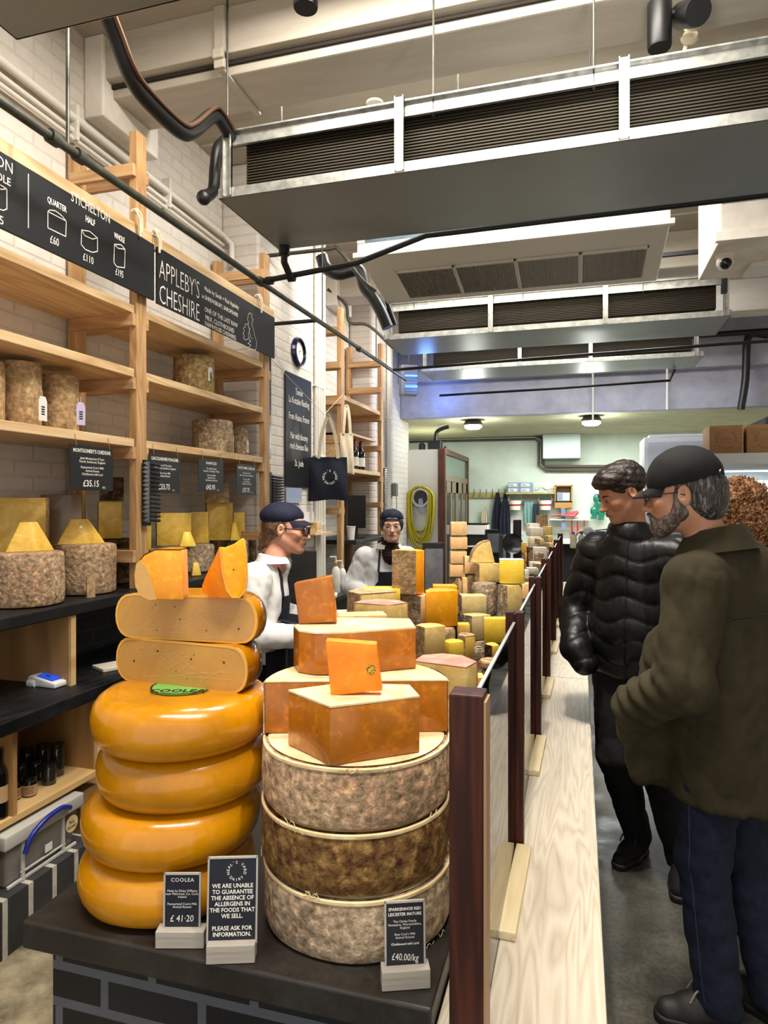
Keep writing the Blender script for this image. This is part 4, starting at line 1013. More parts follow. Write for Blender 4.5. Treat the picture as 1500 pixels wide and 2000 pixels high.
# slim pale tower
TW = 'slim pale tower of square cheeses'
for i, (x0, x1, y0, y1, nm) in enumerate(((881, 912, 1017, 1046, 'topmost peach coloured cube of the slim tower'), (880, 913, 1046, 1073, 'second cube from the top of the slim tower'), (880, 912, 1073, 1101, 'third cube from the top of the slim tower'),
                                          (879, 909, 1099, 1127, 'fourth cube of the slim tower with a brown left edge'))):
    place(nm, x0, x1, y0+2, y1, 3.7, 'block', P_peach, R_tan, [3] if i == 3 else [], D=.085, fill=False, group=TW)
place('grey rinded cheese half under the slim tower', 879, 912, 1126, 1180, 3.7, 'apex', P_peach, R_grey, [0], D=.1, apex=.5, group=TW)
place('slim upright peach slice beside the foot of the slim tower', 904, 913, 1127, 1168, 3.35, 'block', P_peach, D=.06, group=G1)
# upright quarter wheel
def upright(label, px, d, z, quad, th, paste, rim=None, rot=0, group=None):
    t = slab_piece(label, px, d, z, quad, th, paste, rot, group=group)
    if rim:
        b = MB(); pts = [(x, z_) for x, z_ in quad if True]
        for (x1, z1), (x2, z2) in zip(rim[:-1], rim[1:]):
            n = Vector((z2-z1, -(x2-x1))).normalized()*.004
            b.add([(x1, -.001, z1), (x2, -.001, z2), (x2-n.x, -.001, z2-n.y), (x1-n.x, -.001, z1-n.y), (x1, th+.001, z1), (x2, th+.001, z2), (x2-n.x, th+.001, z2-n.y), (x1-n.x, th+.001, z1-n.y)],
                  [(0, 1, 2, 3), (7, 6, 5, 4), (0, 4, 5, 1), (2, 6, 7, 3), (1, 5, 6, 2), (0, 3, 7, 4)])
        b.build('rind', R_tan, t)
    return t
zq = HC-(1099-HOR)*3.45/FP
arc = [(-.068, .0)]+[(-.064+.095*(1-math.cos(q)), .112*math.sin(q)) for q in [i*PI/2/9 for i in range(1, 10)]]
upright('upright quarter wheel with its curved rind to the left, highest of the middle heap', 944, 3.45, zq, arc+[(.036, .108), (.060, .0)], .05, P_pale, arc, .05, G1)
place('speckled pale block under the upright quarter wheel', 931, 979, 1099, 1137, 3.4, 'apex', P_pale, R_tan, [0], D=.10, apex=.12, group=G1, fill=False)
place('small cream wedge left of the speckled pale block', 908, 934, 1086, 1121, 3.55, 'block', P_peach, R_tan, [3], D=.06, group=G1)
place('white and yellow foil wrapped block tipped over beside the glass', 976, 1023, 1092, 1140, 3.22, 'block', P_bright, R_pale, [1], P_white, D=.09, a=-.12, group=G1, fill=False)
place('large grey rinded drum half under the speckled pale block', 925, 975, 1136, 1206, 3.28, 'drum', P_pale, R_grey, group=G1)
place('pale cut cheese with a grey left rind under the foil wrapped block', 977, 1024, 1140, 1206, 3.18, 'apex', P_pale, R_grey, [0], D=.12, apex=.3, group=G1)
place('dark grey rinded drum behind the slim peach slice', 911, 936, 1119, 1166, 3.62, 'drum', P_pale, R_dark, group=G1)
# far heap of white and crumbly cheeses
FH = 'far heap of small white cheeses'
far = [(1034, 1056, 1022, 1046, 6.3, 'block', P_white, 'chalky leaning slice near the top of the far heap', .3), (1048, 1070, 1006, 1036, 6.4, 'back', P_cream, 'highest small cream quarter of the far heap', -.1),
       (1036, 1062, 1030, 1048, 6.2, 'block', P_white, 'flat chalky piece below the leaning slice', .2), (1062, 1079, 1028, 1048, 6.3, 'block', P_pale, 'small pale block right below the highest quarter', 0),
       (1060, 1082, 1046, 1062, 6.0, 'apex', P_pale, 'blue veined pale block at the right of the far heap', 0), (1036, 1058, 1048, 1070, 5.9, 'block', P_cream, 'cream block at the left of the far heap', .15),
       (1046, 1064, 1052, 1066, 5.6, 'apex', P_straw, 'small blue veined wedge in the middle of the far heap', 0), (1062, 1084, 1060, 1080, 5.6, 'apex', P_pale, 'pale wedge above the small glass jar', 0),
       (1080, 1092, 1056, 1080, 5.9, 'block', P_pale, 'narrow pale block beside the fifth post', 0), (1044, 1068, 1068, 1102, 5.2, 'block', P_white, 'white square cheese low in the far heap', 0),
       (1046, 1064, 1078, 1102, 4.95, 'drum', P_white, 'little white cylinder in front of the white square cheese', 0), (1064, 1076, 1074, 1096, 5.5, 'drum', P_white, 'little white round behind the white cylinder', 0),
       (1075, 1086, 1082, 1100, 5.5, 'block', P_cream, 'small cream cube next to the glass in the far heap', 0),
       (1019, 1029, 1059, 1079, 5.0, 'block', P_yellow, 'narrow yellow cube in front of the red panel', 0), (1021, 1030, 1079, 1098, 4.95, 'apex', P_yellow, 'lower narrow yellow cube in front of the red panel', 0),
       (1034, 1056, 1096, 1124, 4.6, 'half', P_white, 'white half round cheese left of the wide cream block', 0), (1044, 1080, 1100, 1124, 4.5, 'apex', P_pale, 'wide cream block at the foot of the far heap', 0),
       (1030, 1050, 1108, 1122, 4.2, 'block', P_white, 'small white cube in front of the wide cream block', 0), (1018, 1034, 1112, 1136, 4.0, 'block', P_white, 'left small white cube in the white group', .2),
       (1042, 1052, 1110, 1124, 4.3, 'block', P_white, 'right small white cube in the white group', 0), (1010, 1026, 1128, 1150, 3.8, 'drum', P_white, 'small flat white round behind the foil wrapped block', 0),
       (1026, 1045, 1126, 1142, 3.9, 'drum', P_white, 'small flat white round nearer the glass', 0), (1020, 1046, 1138, 1170, 3.6, 'block', P_peach, 'peach block low beside the second glass pane', 0),
       (1006, 1020, 1142, 1160, 3.72, 'drum', P_cream, 'tiny cream round beside the peach block', 0)]
for x0, x1, y0, y1, d, k, m_, nm, a in far:
    place(nm, x0, x1, y0, y1, d, k, m_, R_pale if m_ in (P_white, P_cream) else R_grey, [0] if k == 'apex' else [], D=(x1-x0)*d/FP*.8, a=a, group=FH, fillm=R_pale)
# low fillers of the heap
fl = [(700, 760, 2.9, .30), (640, 690, 2.7, .22), (600, 650, 2.05, .2), (760, 800, 3.3, .35), (800, 835, 3.05, .3), (850, 890, 3.15, .3), (640, 690, 2.25, .3), (980, 1010, 2.75, .22), (990, 1022, 3.5, .25),
      (940, 990, 4.1, .25), (985, 1015, 4.5, .22), (900, 940, 4.4, .2), (1010, 1040, 5.4, .2)]
rd = random.Random(11)
for i, (x0, x1, d, h) in enumerate(fl):
    if h-floor_z(W((x0+x1)/2, 1000, d+(x1-x0)*d/FP/2), (x1-x0)*d/FP/2+.02)+SLAB < .07: continue
    place('low %s drum on the black top, %s' % (rd.choice(('grey rinded', 'brown rinded', 'pale rinded')), ['left of the tower', 'behind the upright orange slice', 'left behind the orange blocks', 'left behind the tower', 'behind the tower', 'behind the bright yellow orange block',
          'behind the small cream block', 'between tower and glass', 'behind the cut cheese at the second pane', 'behind the upright quarter wheel', 'in front of the scale', 'left of the far heap', 'before the red panel'][i]),
          x0, x1, 0, 0, d, 'drum', P_pale, rd.choice((R_grey, R_tan, R_pale)), group=G1, base=floor_z(W((x0+x1)/2, 1000, d+(x1-x0)*d/FP/2), (x1-x0)*d/FP/2+.02), H=h-floor_z(W((x0+x1)/2, 1000, d+(x1-x0)*d/FP/2), (x1-x0)*d/FP/2+.02)+SLAB, fill=False)

# ================================================================ cheeses on the wall shelves
def wx(px, py, X): return WX(px, py, X)
def shelf_drum(label, px, X, zb, wpx, ytop, m_, group, top=None):
    p = WX(px, 1000, X); d = -p.x*SN+p.y*CS; R = wpx*d/FP/2; H = HC-(ytop-HOR)*(d-R*0)/FP-zb
    return drum(label, p.x, p.y, zb+.001, R, H, m_, group, 72, random.random()*6), p, R, H, d
zs = 1.91; g = 'rinded drums on the lower middle pine boards'
def tag_card(label, px, py, X, w, h, rot, m_=M_paper):
    t = thing('paper_tag', label, 'tag', WX(px, py, X), PI/2+rot, 'paper tags hanging from the shelf cheeses')
    b = MB().prism([(-w/2, 0), (-w/2, h*.8), (-w*.3, h), (w*.3, h), (w/2, h*.8), (w/2, 0)], 0, .001, Matrix(((1, 0, 0, 0), (0, 0, 1, 0), (0, 1, 0, 0), (0, 0, 0, 1))))
    b.build('card', m_, t)
    b = MB()
    for z in (.25, .35, .45, .55): b.box(-w*.2, w*.2, -.0012, -.0006, h*z, h*z+h*.05)
    b.build('printing', M_navysign, t); MB().tube([(0, 0, h*.95), (0, .004, h*1.25)], .0008, 5).build('string', M_paper, t)
shelf_drum('tall tan cheese drum with a white tag, left of its neighbour on the pine board', 38, -2.27, zs, 78, 709, R_tan, g)
shelf_drum('shorter tan cheese drum with a lilac tag on the pine board', 116, -2.27, zs, 70, 735, R_tan, g)
shelf_drum('tan cheese drum cut by the left picture edge on the pine board', -35, -2.27, zs, 78, 705, R_tan, g)
tag_card('white card tag hanging between the two tan drums', 84, 822, -2.10, .05, .10, .1)
tag_card('lilac card tag on the shorter tan drum', 158, 830, -2.10, .045, .10, -.2, mat('lilac card', '#b9aecb', .6))
shelf_drum('tan drum with a small white ticket, alone on the upper board of the right bay', 379, -2.25, 2.25, 77, 699, rindmat('olive mottled rind', '#77603c', '#9c8353', '#b89f6c', '#d8c496', 46), 'drums on the right bay boards')
tag_card('small white ticket on the lone drum of the upper board', 411, 745, -2.13, .05, .085, .0)
shelf_drum('grey mottled drum on the lower board of the right bay', 415, -2.25, zs, 77, 822, R_grey, 'drums on the right bay boards')
shelf_drum('smaller grey drum at the right end of the lower board', 466, -2.25, zs, 36, 834, R_grey, 'drums on the right bay boards')
tag_card('cream card tag leaning on the lower board at the grey drum', 456, 886, -2.09, .045, .115, .4, M_canvas)
tag_card('pinkish card tag leaning on the lower board at its right end', 484, 884, -2.09, .05, .08, .2, mat('pink card', '#d8b8a8', .6))
# big cheeses on the black upper shelf
zk = 1.176; g = 'big clothbound drums on the black shelf'
_, pA, RA, HA, dA = shelf_drum('big grey clothbound drum at the left on the black shelf, yellow wedge on it', 48, -2.215, zk, 142, 1078, R_pale, g)
_, pB, RB, HB, dB = shelf_drum('big grey clothbound drum beside the pine upright on the black shelf, yellow wedge on it', 166, -2.23, zk, 114, 1062, R_pale, g)
o = MB().box(-.018, .018, -.004, .006, 0, .095).build('cloth_fold', R_tan, bpy.data.objects[_.name] if False else None)
q = WX(170, 1165, -2.10); o.location = (q.x+.02, q.y, zk+.001); o.rotation_euler = (0, 0, PI/2-.5); tag(o, 'folded cloth flap on the front of the big drum beside the pine upright', 'cloth')
gw2 = 'yellow wedges standing on the shelf drums'
def shelf_wedge(label, px, X, z, wl, H, paste=P_yellow, rot=0, group=gw2, topw=.35, D=.09):
    p = WX(px, 1000, X); a = PI/2+rot
    lo = [(-wl/2, 0), (wl*.05, -D*.25), (wl/2, D*.1), (wl*.4, D*.7), (-wl*.4, D*.7)]
    hi = [(-wl*topw/2, D*.35), (wl*.05, D*.25), (wl*topw/2, D*.35), (wl*topw/2, D*.6), (-wl*topw/2, D*.6)]
    return cut_piece(label, p.x, p.y, z, lo, H, paste, R_tan, [], a, group, topoff=hi, bevel=.003)
shelf_wedge('yellow wedge standing on the left big drum', 60, -2.20, zk+HA+.001, .19, .122, P_yellow, -.55)
shelf_wedge('yellow wedge lying on the big drum beside the pine upright', 160, -2.21, zk+HB+.001, .22, .115, P_yellow, -.55)
def shelf_block(label, px0, px1, yt, yb, X, m_=P_yellow, rind=None, sides=(), D=.1, rot=0, base=None, group='wrapped yellow blocks at the back of the black shelf', top=None):
    p = WX((px0+px1)/2, 1000, X); d = -p.x*SN+p.y*CS; w = (px1-px0)*d/FP
    zb = base if base is not None else HC-(yb-HOR)*d/FP; zt = HC-(yt-HOR)*d/FP
    cut_piece(label, p.x, p.y, zb, [(-w/2, 0), (w/2, 0), (w/2, D), (-w/2, D)], zt-zb, m_, rind, sides, YAW+.35+rot, group, top=top)
    return zb, zt
shelf_block('big yellow film wrapped block behind the left wedge', -30, 84, 972, 1074, -2.40, P_yellow, R_tan, [1], D=.07, base=zk)
shelf_block('brown film wrapped slab behind the right wedge, against the wall', 84, 156, 966, 1070, -2.42, mat('brown wrapped paste', '#80694a', .35, coat=.3), R_tan, [2], D=.05, base=zk)
shelf_block('dark rinded cheese quarter behind the pine upright', 194, 236, 981, 1058, -2.32, P_yellow, R_dark, [3], D=.1, base=HC-(1060-HOR)*3.1/FP)
drum('dark rinded drum under the quarter behind the pine upright', -2.36, 2.97, zk, .10, HC-(1060-HOR)*3.1/FP-zk-.002, R_dark, g)
shelf_block('pale wedge on top of the dark quarter behind the pine upright', 196, 240, 932, 980, -2.33, P_pale, R_dark, [0], D=.09, base=HC-(980-HOR)*3.2/FP+.004)
g3 = 'cut cheeses in the right bay of the black shelf'
zd = HC-(1066-HOR)*3.9/FP
for k, (px, wp, m_, nm) in enumerate(((292, 62, R_tan, 'pale drum low behind the golden quarter piece'), (385, 66, R_grey, 'grey mottled drum in the right bay between the two golden pieces'), (462, 44, R_grey, 'grey drum at the right end of the black shelf'), (500, 32, R_grey, 'last grey drum behind the older woman in white'))):
    p = WX(px, 1000, -2.25); d = -p.x*SN+p.y*CS; drum(nm, p.x, p.y, zk, wp*d/FP/2, zd-zk-.002, m_, g3)
def rb(label, x0, x1, y0, y1, X, m_, rind=None, sides=(), **k): return shelf_block(label, x0, x1, y0, y1, X, m_, rind, sides, group=g3, base=zd+k.pop('up', 0), **k)
rb('yellow strip of cheese just right of the pine upright under the knives', 280, 295, 1020, 1054, -2.20, P_yellow, D=.06)
rb('dark rinded yellow block at the left of the right bay', 308, 372, 1002, 1060, -2.28, P_yellow, R_dark, [3], D=.08)
rb('film wrapped yellow block right of the dark rinded one', 372, 407, 1000, 1060, -2.26, P_yellow, R_tan, [1], D=.08)
shelf_wedge('small yellow wedge standing in front of the wrapped blocks', 368, -2.155, zd, .10, .085, P_bright, -.7, g3, .4, .07)
_, zq2 = rb('rinded wrapped block under the tilted pale wedge', 405, 454, 982, 1046, -2.3, P_yellow, R_grey, [3], D=.08)
rb('pale wedge tilted on the rinded wrapped block', 402, 447, 945, 980, -2.3, P_pale, R_tan, [0], D=.07, up=zq2-zd+.001)
shelf_wedge('slim yellow wedge right of the rinded wrapped block', 460, -2.2, zd, .07, .12, P_bright, -.7, g3, .35, .06)
rb('slim yellow slice at the right end of the shelf cheeses', 456, 478, 1001, 1046, -2.25, P_yellow, D=.04)
for (px, X, H, D, m_, nm) in ((352, -2.09, .07, .07, P_pale, 'tiny pale wedge on the black shelf by the golden quarter'), (385, -2.11, .075, .05, P_yellow, 'tiny dark backed yellow slice on the black shelf')):
    shelf_wedge(nm, px, X, zk+.001, .06, H, m_, -.6, g3, .5, D)

# ================================================================ signs
def sign_board(name, label, Ya, Yb, za, zb, X=-2.03, cat='sign', group=None):
    t = thing(name, label, cat, (X, (Ya+Yb)/2, (za+zb)/2), PI/2, group); w, h = Yb-Ya, zb-za
    MB().box(-w/2, w/2, 0, .012, -h/2, h/2).build('board', M_chalk, t, bevel=.002); return t
# left long sign
Ya, Yb, za, zb = 1.05, 2.865, 2.605, 2.885
t = sign_board('chalk_sign', 'long black chalk sign with cheese prices in white, cropped at the left', Ya, Yb, za, zb)
ym, zm = (Ya+Yb)/2, (za+zb)/2
def sg(px, py): p = WX(px, py, -2.03); return (p.y-ym, p.z-zm)
b = MB()
def stx(s, px, py, size, **k): x, z = sg(px, py); put_text(b, s, x, z, size, -.0012, **k)
stx('STICHELTON', 178, 407, .062, sx=.66, bold=-.004); stx('QUARTER', 111, 400, .034, sx=.68, bold=.016); stx('HALF', 176, 432, .038, sx=.66, bold=.016); stx('WHOLE', 233, 465, .036, sx=.56, bold=.016)
stx('£60', 106, 471, .045, sx=.72); stx('£110', 172, 506, .045, sx=.72); stx('£195', 233, 534, .045, sx=.62)
stx('STILTON', -20, 305, .060, sx=.86, bold=-.002); stx('WHOLE', -8, 342, .040, sx=.9, bold=.012); stx('£195', -12, 424, .045, sx=.95)
def ln(pts, wd=.004): stroke(b, [sg(x, y) for x, y in pts], wd, -.0012)
ln([(55, 340), (55, 445)], .004)
ln([(93, 413), (93, 445), (128, 462), (129, 432), (93, 413)]); ln([(93, 413), (97, 410), (108, 412), (120, 421), (129, 432)])
ln([(159, 449), (158, 477), (166, 487), (180, 493), (190, 491), (190, 465), (175, 452), (159, 449)]); ln([(159, 449), (165, 460), (180, 467), (190, 465)])
ln([(223, 477), (222, 513), (228, 521), (243, 523), (244, 487), (236, 478), (223, 477)]); ln([(223, 477), (230, 485), (244, 487)])
ln([(0, 361), (13, 369), (13, 408), (6, 411), (-12, 405), (-12, 362), (0, 361)]); ln([(-12, 362), (2, 370), (13, 369)])
b.build('lettering', M_ink, t)
# right sign
Ya, Yb, za, zb = 2.89, 4.235, 2.60, 2.885
t = sign_board('chalk_sign', "black chalk sign reading Appleby's Cheshire with a small map outline", Ya, Yb, za, zb)
ym, zm = (Ya+Yb)/2, (za+zb)/2; b = MB()
stx("APPLEBY'S", 352, 549, .140, sx=.60, bold=-.014); stx('CHESHIRE', 352, 595, .140, sx=.60, bold=-.014)
stx('Made by Sarah + Paul Appleby', 434, 583, .036, sx=.9, bold=.004); stx('in SHREWSBURY, SHROPSHIRE', 431, 598, .034, sx=.9, bold=.01)
stx('ONE OF THE LAST RAW', 433, 621, .038, sx=.92, bold=.004); stx('MILK, CLOTHBOUND', 430, 634, .038, sx=.9, bold=.004); stx('FARMHOUSE CHESHIRES.', 432, 647, .036, sx=.9, bold=.004)
gb = [(487, 611), (492, 614), (491, 620), (494, 624), (491, 634), (494, 641), (497, 655), (501, 668), (500, 678), (499, 684), (490, 681), (485, 684), (484, 680), (490, 674), (484, 671), (490, 666), (486, 664), (487, 660), (489, 655), (486, 648), (488, 642), (484, 637), (486, 630), (483, 624), (485, 614), (487, 611)]
ln(gb, .003); ln([(483, 632), (478, 634), (479, 638), (475, 641), (477, 646), (474, 652), (477, 656), (475, 661), (480, 664), (485, 661), (485, 653), (487, 648), (486, 641), (483, 632)], .003); ln([(491, 660), (492, 661)], .006)
b.build('lettering', M_ink, t)
# ties
for lab, px, y0, y1 in (('white cord knot tying the left chalk sign to the rail', 268, 412, 460), ('white cord loop at the left end of the second chalk sign', 306, 452, 492), ('white cord loop at the right end of the second chalk sign', 507, 578, 610)):
    p = WX(px, y0, -2.02); q = WX(px, y1, -2.02); b = MB(); z1, z0 = p.z, q.z
    b.tube(smoothpath([(-2.055, p.y, z1), (-2.035, p.y+.004, z1+.01), (-2.012, p.y+.006, z1-.03), (-2.012, p.y+.012, (z0+z1)/2), (-2.014, p.y+.015, z0)], 5), .006, 7)
    b.tube(smoothpath([(-2.05, p.y+.02, z1), (-2.03, p.y+.018, z1+.012), (-2.01, p.y+.02, z1-.02), (-2.012, p.y+.026, z0+.02)], 5), .005, 7); b.sphere((-2.03, p.y+.01, z1+.005), .014, 10)
    tag(b.build('cord_tie', mat('white cord', '#cfc3a9', .8), smooth=True), lab, 'cord', 'white cord ties of the chalk signs')
# hanging price signs under the pine board
def price_sign(px0, px1, y0, y1, head, lines, price, X=-2.065, lab='', seed=0):
    p0, p1 = WX(px0, y0, X), WX(px1, y0, X); yc = (p0.y+p1.y)/2; w = p1.y-p0.y
    pz1 = WX(px0, y0, X).z; pz0 = WX(px0, y1, X).z; h = pz1-pz0
    t = thing('price_sign', lab, 'price sign', (X, yc, pz0), PI/2, 'small black price signs hooked under the pine boards')
    MB().box(-w/2, w/2, 0, .003, 0, h).build('card', M_chalk, t, bevel=.0008)
    b = MB(); put_fit(b, head, 0, h*.87, h*.115, w*.86*min(1, len(head)/10), -.0008, bold=.02)
    for k, l in enumerate(lines): put_fit(b, l, 0, h*(.71-.075*k-(.05 if k > 1 else 0)), h*.072, w*.024*len(l), -.0008, bold=.01)
    put_fit(b, price, -w*.03, h*.15, h*.2, w*.36, -.0008, bold=.015); put_text(b, '/KG', w*.27, h*.07, h*.07, -.0008, sx=.9)
    b.build('lettering', M_ink, t)
    for sx in (-.38, .38):
        MB().tube(smoothpath([(sx*w, 0, h-.01), (sx*w, -.006, h), (sx*w, -.002, h+.02), (sx*w, .003, 1.872-pz0-.001 if False else h+.045)], 4), .0016, 6).build('hook', mat('brass wire', '#a8814a', .3, .8), t)
price_sign(136, 221, 866, 957, "MONTGOMERY'S CHEDDAR", ['Jamie Montgomery & Team', 'Yeovil, Somerset, England', "Pasteurised Cow's Milk", 'Animal Rennet', 'Clothbound with Lard'], '£35.15', lab='hanging price sign with £35.15, left of the pine upright')
price_sign(291, 352, 884, 962, 'LINCOLNSHIRE POACHER', ['Simon & Tim Jones', 'Alford, Lincolnshire, England', "Raw Cow's Milk", 'Animal Rennet'], '£33.75', lab='hanging price sign with £33.75 beside the knives')
price_sign(388, 436, 894, 961, 'HAFOD', ['The Holden Family', 'Lampeter, Ceredigion, Wales', "Raw Cow's Milk", 'Animal Rennet', 'Clothbound with Lard'], '£42.95', lab='hanging price sign with £42.95 in the middle of the right bay')
price_sign(462, 500, 905, 966, 'WESTCOMBE CHEDDAR', ['Tom Calver & Team', 'Evercreech, Somerset, England', "Raw Cow's Milk", 'Animal Rennet', 'Clothbound with Lard'], '£37.75', lab='rightmost hanging price sign, near the end of the pine board')
# knives on a magnetic rack on the pine upright
p = WX(277, 900, -2.06)
t = thing('knife_rack', 'black magnetic knife bar on the pine upright', 'knife rack', (-2.062, 2.836, HC-(1027-HOR)*3.27/FP), PI/2)
zr0 = t.location.z; hr = .325
MB().box(-.026, .026, -.016, -.001, 0, hr).build('bar', M_blackgloss, t, bevel=.002)
def knife(lab, z, L, i):
    k = thing('cheese_knife', lab, 'knife', (-2.062+.018, 2.846, z), PI/2, 'knives on the black magnetic bar')
    MB().add([(-L, 0, .002), (-L*.6, 0, .011), (.0, 0, .012), (0, 0, -.008), (-L*.5, 0, -.006), (-L, 0, .002), (-L*.6, -.002, .009), (0, -.002, .010), (0, -.002, -.008), (-L*.5, -.002, -.006)], [(0, 1, 2, 3, 4), (9, 8, 7, 6, 5)]).build('blade', M_steel, k)
    MB().tube([(0, -.001, .002), (.03, -.001, .0), (.075, -.001, -.002), (.085, -.001, -.004)], [.008, .0075, .0085, .005], 8).build('handle', M_black, k, smooth=True)
for i in range(14): knife('cheese knife on the magnetic bar, blade to the left', zr0+hr-.02-.0215*i, .052+.004*(i % 3), i)
# distant knives: dark bars on white pier, and bar beyond far ladder
t = thing('knife_rack', 'rack of black handled knives beside the blackboard, behind the older woman', 'knife rack', WX(537, 1000, -2.19), PI/2)
t.location.z = 1.55
for i in range(11): MB().tube([(-.09, -.02, .24-.021*i), (.06, -.02, .235-.021*i), (.10, -.02, .238-.021*i)], [.009, .009, .006], 8).build('knife_handle', M_black, t, smooth=True)
MB().box(-.12, -.09, -.02, 0, -.02, .27).build('bar', M_blackgloss, t)
t = thing('knife_rack', 'tall magnetic bar full of knives beyond the far pine shelves', 'knife rack', WX(749, 1000, -2.185), PI/2); t.location.z = 1.48
MB().box(-.03, .03, -.016, 0, 0, .52).build('bar', M_blackgloss, t)
for i in range(19): MB().add([(-.02, -.02, .5-.026*i), (.07, -.02, .515-.026*i), (.07, -.022, .505-.026*i), (-.02, -.022, .49-.026*i)], [(0, 1, 2, 3)]).build('knife_blade', M_steel, t)

# ================================================================ cards standing on the counter
def card(lab, px, d, w, h, base_w, draw, rot=0, tilt=-.12, hb=.028):
    p = W(px, 1000, d); t = thing('counter_card', lab, 'price card', (p.x, p.y, SLAB+.0008), YAW+rot, 'cards in wooden blocks on the counter')
    MB().box(-base_w/2, base_w/2, -.012, .018, 0, hb).build('wooden_block', noisemat('grey washed wood', [(.3, '#8f897f'), (.7, '#bcb4a6')], 14, stretch=(.3, 1, 5), rough=.7, bump=.1), t, bevel=.0015)
    R = Matrix.Translation((0, .004, hb-.004))@Matrix.Rotation(tilt, 4, 'X')
    MB().box(-w/2, w/2, 0, .0015, 0, h, R).build('card', M_navysign, t)
    b = MB(); draw(b, w, h); b.v = [tuple(R@Vector((v[0], v[1]-.0006, v[2]))) for v in b.v]; b.build('lettering', M_ink, t)
    b = MB()
    e = .0035
    for q in ((-w/2-e, -w/2, -.002, .003, -.002, h+e), (w/2, w/2+e, -.002, .003, -.002, h+e), (-w/2-e, w/2+e, -.002, .003, h, h+e)): b.box(*q, R)
    b.build('clear_sleeve', mat('clear plastic edge', '#a9a7a0', .15), t)
    return t
def d1(b, w, h):
    k0 = len(b.v)
    put_text(b, 'COOLEA', 0, h*.90, .0108, bold=.0, space=1.15)
    for k, l in enumerate(('Made by Dicky Willems', 'near Macroom, Co. Cork,', 'Ireland')): put_text(b, l, 0, h*(.70-.055*k), .0064)
    for k, l in enumerate(("Pasteurised Cow's Milk", 'Animal Rennet')): put_text(b, l, 0, h*(.46-.055*k), .0064)
    put_text(b, '£ 41·20', 0, h*.19, .0185, sx=.85, shear=.08)
card('small dark price card reading Coolea £41·20', 354, 1.352, .069, .108, .098, d1, .0, -.05, .034)
def d2(b, w, h):
    dairy_ring(b, w*.08, h*.845, .0165, .0078, bold=.005)
    for k, l in enumerate(('WE ARE UNABLE', 'TO GUARANTEE', 'THE ABSENCE OF', 'ALLERGENS IN', 'THE FOODS THAT', 'WE SELL.', '', 'PLEASE ASK FOR', 'INFORMATION.')): put_text(b, l, 0, h*(.67-.072*k), .0112, bold=.02, sx=.95)
card('larger dark card with the allergen notice, tilted, between the two stacks', 452, 1.308, .092, .158, .094, d2, .05, -.10, .036)
bpy.data.objects['counter_card.001'].rotation_euler[1] = .0
def d3(b, w, h):
    put_text(b, 'SPARKENHOE RED', 0, h*.90, .0078, bold=.02, sx=.95); put_text(b, 'LEICESTER MATURE', 0, h*.82, .0078, bold=.02, sx=.92)
    for k, l in enumerate(('The Clarke Family', 'Nuneaton, Warwickshire,', 'England', '', "Raw Cow's Milk", 'Animal Rennet', '')): put_text(b, l, 0, h*(.71-.05*k), .006) if l else None
    put_text(b, 'Clothbound with Lard', 0, h*.36, .0058, bold=.02); put_text(b, '£40.00/kg', 0, h*.15, .018, sx=.72, rot=-.1)
card('dark price card at the right reading £40.00', 792, 1.238, .070, .116, .090, d3, .10, -.07, .036)

# ================================================================ things on the lower worktop and shelf
t = thing('card_reader', 'white payment card reader with a blue screen on the lower black worktop', 'card reader', WZ(93, 1338, .832), YAW-.35)
t.location.z = .831
b = MB().prism([(-.075, 0), (.075, 0), (.075, .022), (-.06, .045), (-.075, .036)], -.035, .035, Matrix(((1, 0, 0, 0), (0, 0, 1, 0), (0, 1, 0, 0), (0, 0, 0, 1))))
b.build('body', mat('reader white', '#dcdcda', .3), t, bevel=.006, seg=3, smooth=True)
Rm = Matrix.Translation((.012, 0, .0365))@Matrix.Rotation(.168, 4, 'Y')
MB().box(-.045, .04, -.025, .025, 0, .0015, Rm).build('screen', mat('blue screen', '#1648c8', .2, emit='#1d55e0', es=.35), t)
MB().box(-.02, .0, -.006, .006, .0016, .0019, Rm).build('screen_text', mat('dark blue', '#0b2a80', .3), t)
MB().lathe([(0, -.02), (.016, -.02), (.018, 0), (.016, .02), (0, .02)], 16, Matrix.Translation((-.052, -.028, .012))@Matrix.Rotation(PI/2, 4, 'Y')).build('roll_cover', M_whiteplastic, t, smooth=True)
o = MB().box(-.10, .10, -.06, .06, 0, .016).build('chopping_board', noisemat('scrubbed white board', [(.3, '#c5bda9'), (.7, '#d8d1bf')], 8, rough=.6, bump=.05), bevel=.003)
o.location = WZ(232, 1302, .831); o.rotation_euler = (0, 0, 1.1); tag(o, 'pale chopping board on the lower worktop beside the waxed stack', 'board')
# jars on the box shelf
kraft = mat('kraft label', '#a98a63', .7)
def jar(lab, px, py, h, r, lid=True, z=.4505):
    p = WZ(px, py, z); t = thing('jar', lab, 'jar', (p.x, p.y, z), random.random(), 'dark jars in the plywood box shelf')
    MB().lathe([(0, 0), (r*.95, 0), (r, .004), (r, h*.72), (r*.85, h*.8), (0, h*.8)], 24).build('glass_body', mat('dark jar glass', '#14100d', .12, coat=.5), t, smooth=True)
    MB().lathe([(0, h*.8), (r*.9, h*.8), (r*.92, h*.82), (r*.92, h*.98), (r*.85, h), (0, h)], 24).build('lid', M_blackgloss, t, smooth=True)
    MB().lathe([(r*1.01, h*.08), (r*1.01, h*.62)], 24, a0=-2.2, a1=1.9, cap=False).build('paper_label', kraft, t, smooth=True)
    b = MB()
    for k in range(4): b.lathe([(r*1.02, h*(.5-.1*k)), (r*1.02, h*(.53-.1*k))], 8, a0=-1.6, a1=-.4, cap=False)
    b.build('printing', mat('brown print', '#3a2a18', .7), t)
jar('kraft labelled dark jar at the front of the box shelf', 58, 1553, .075, .027)
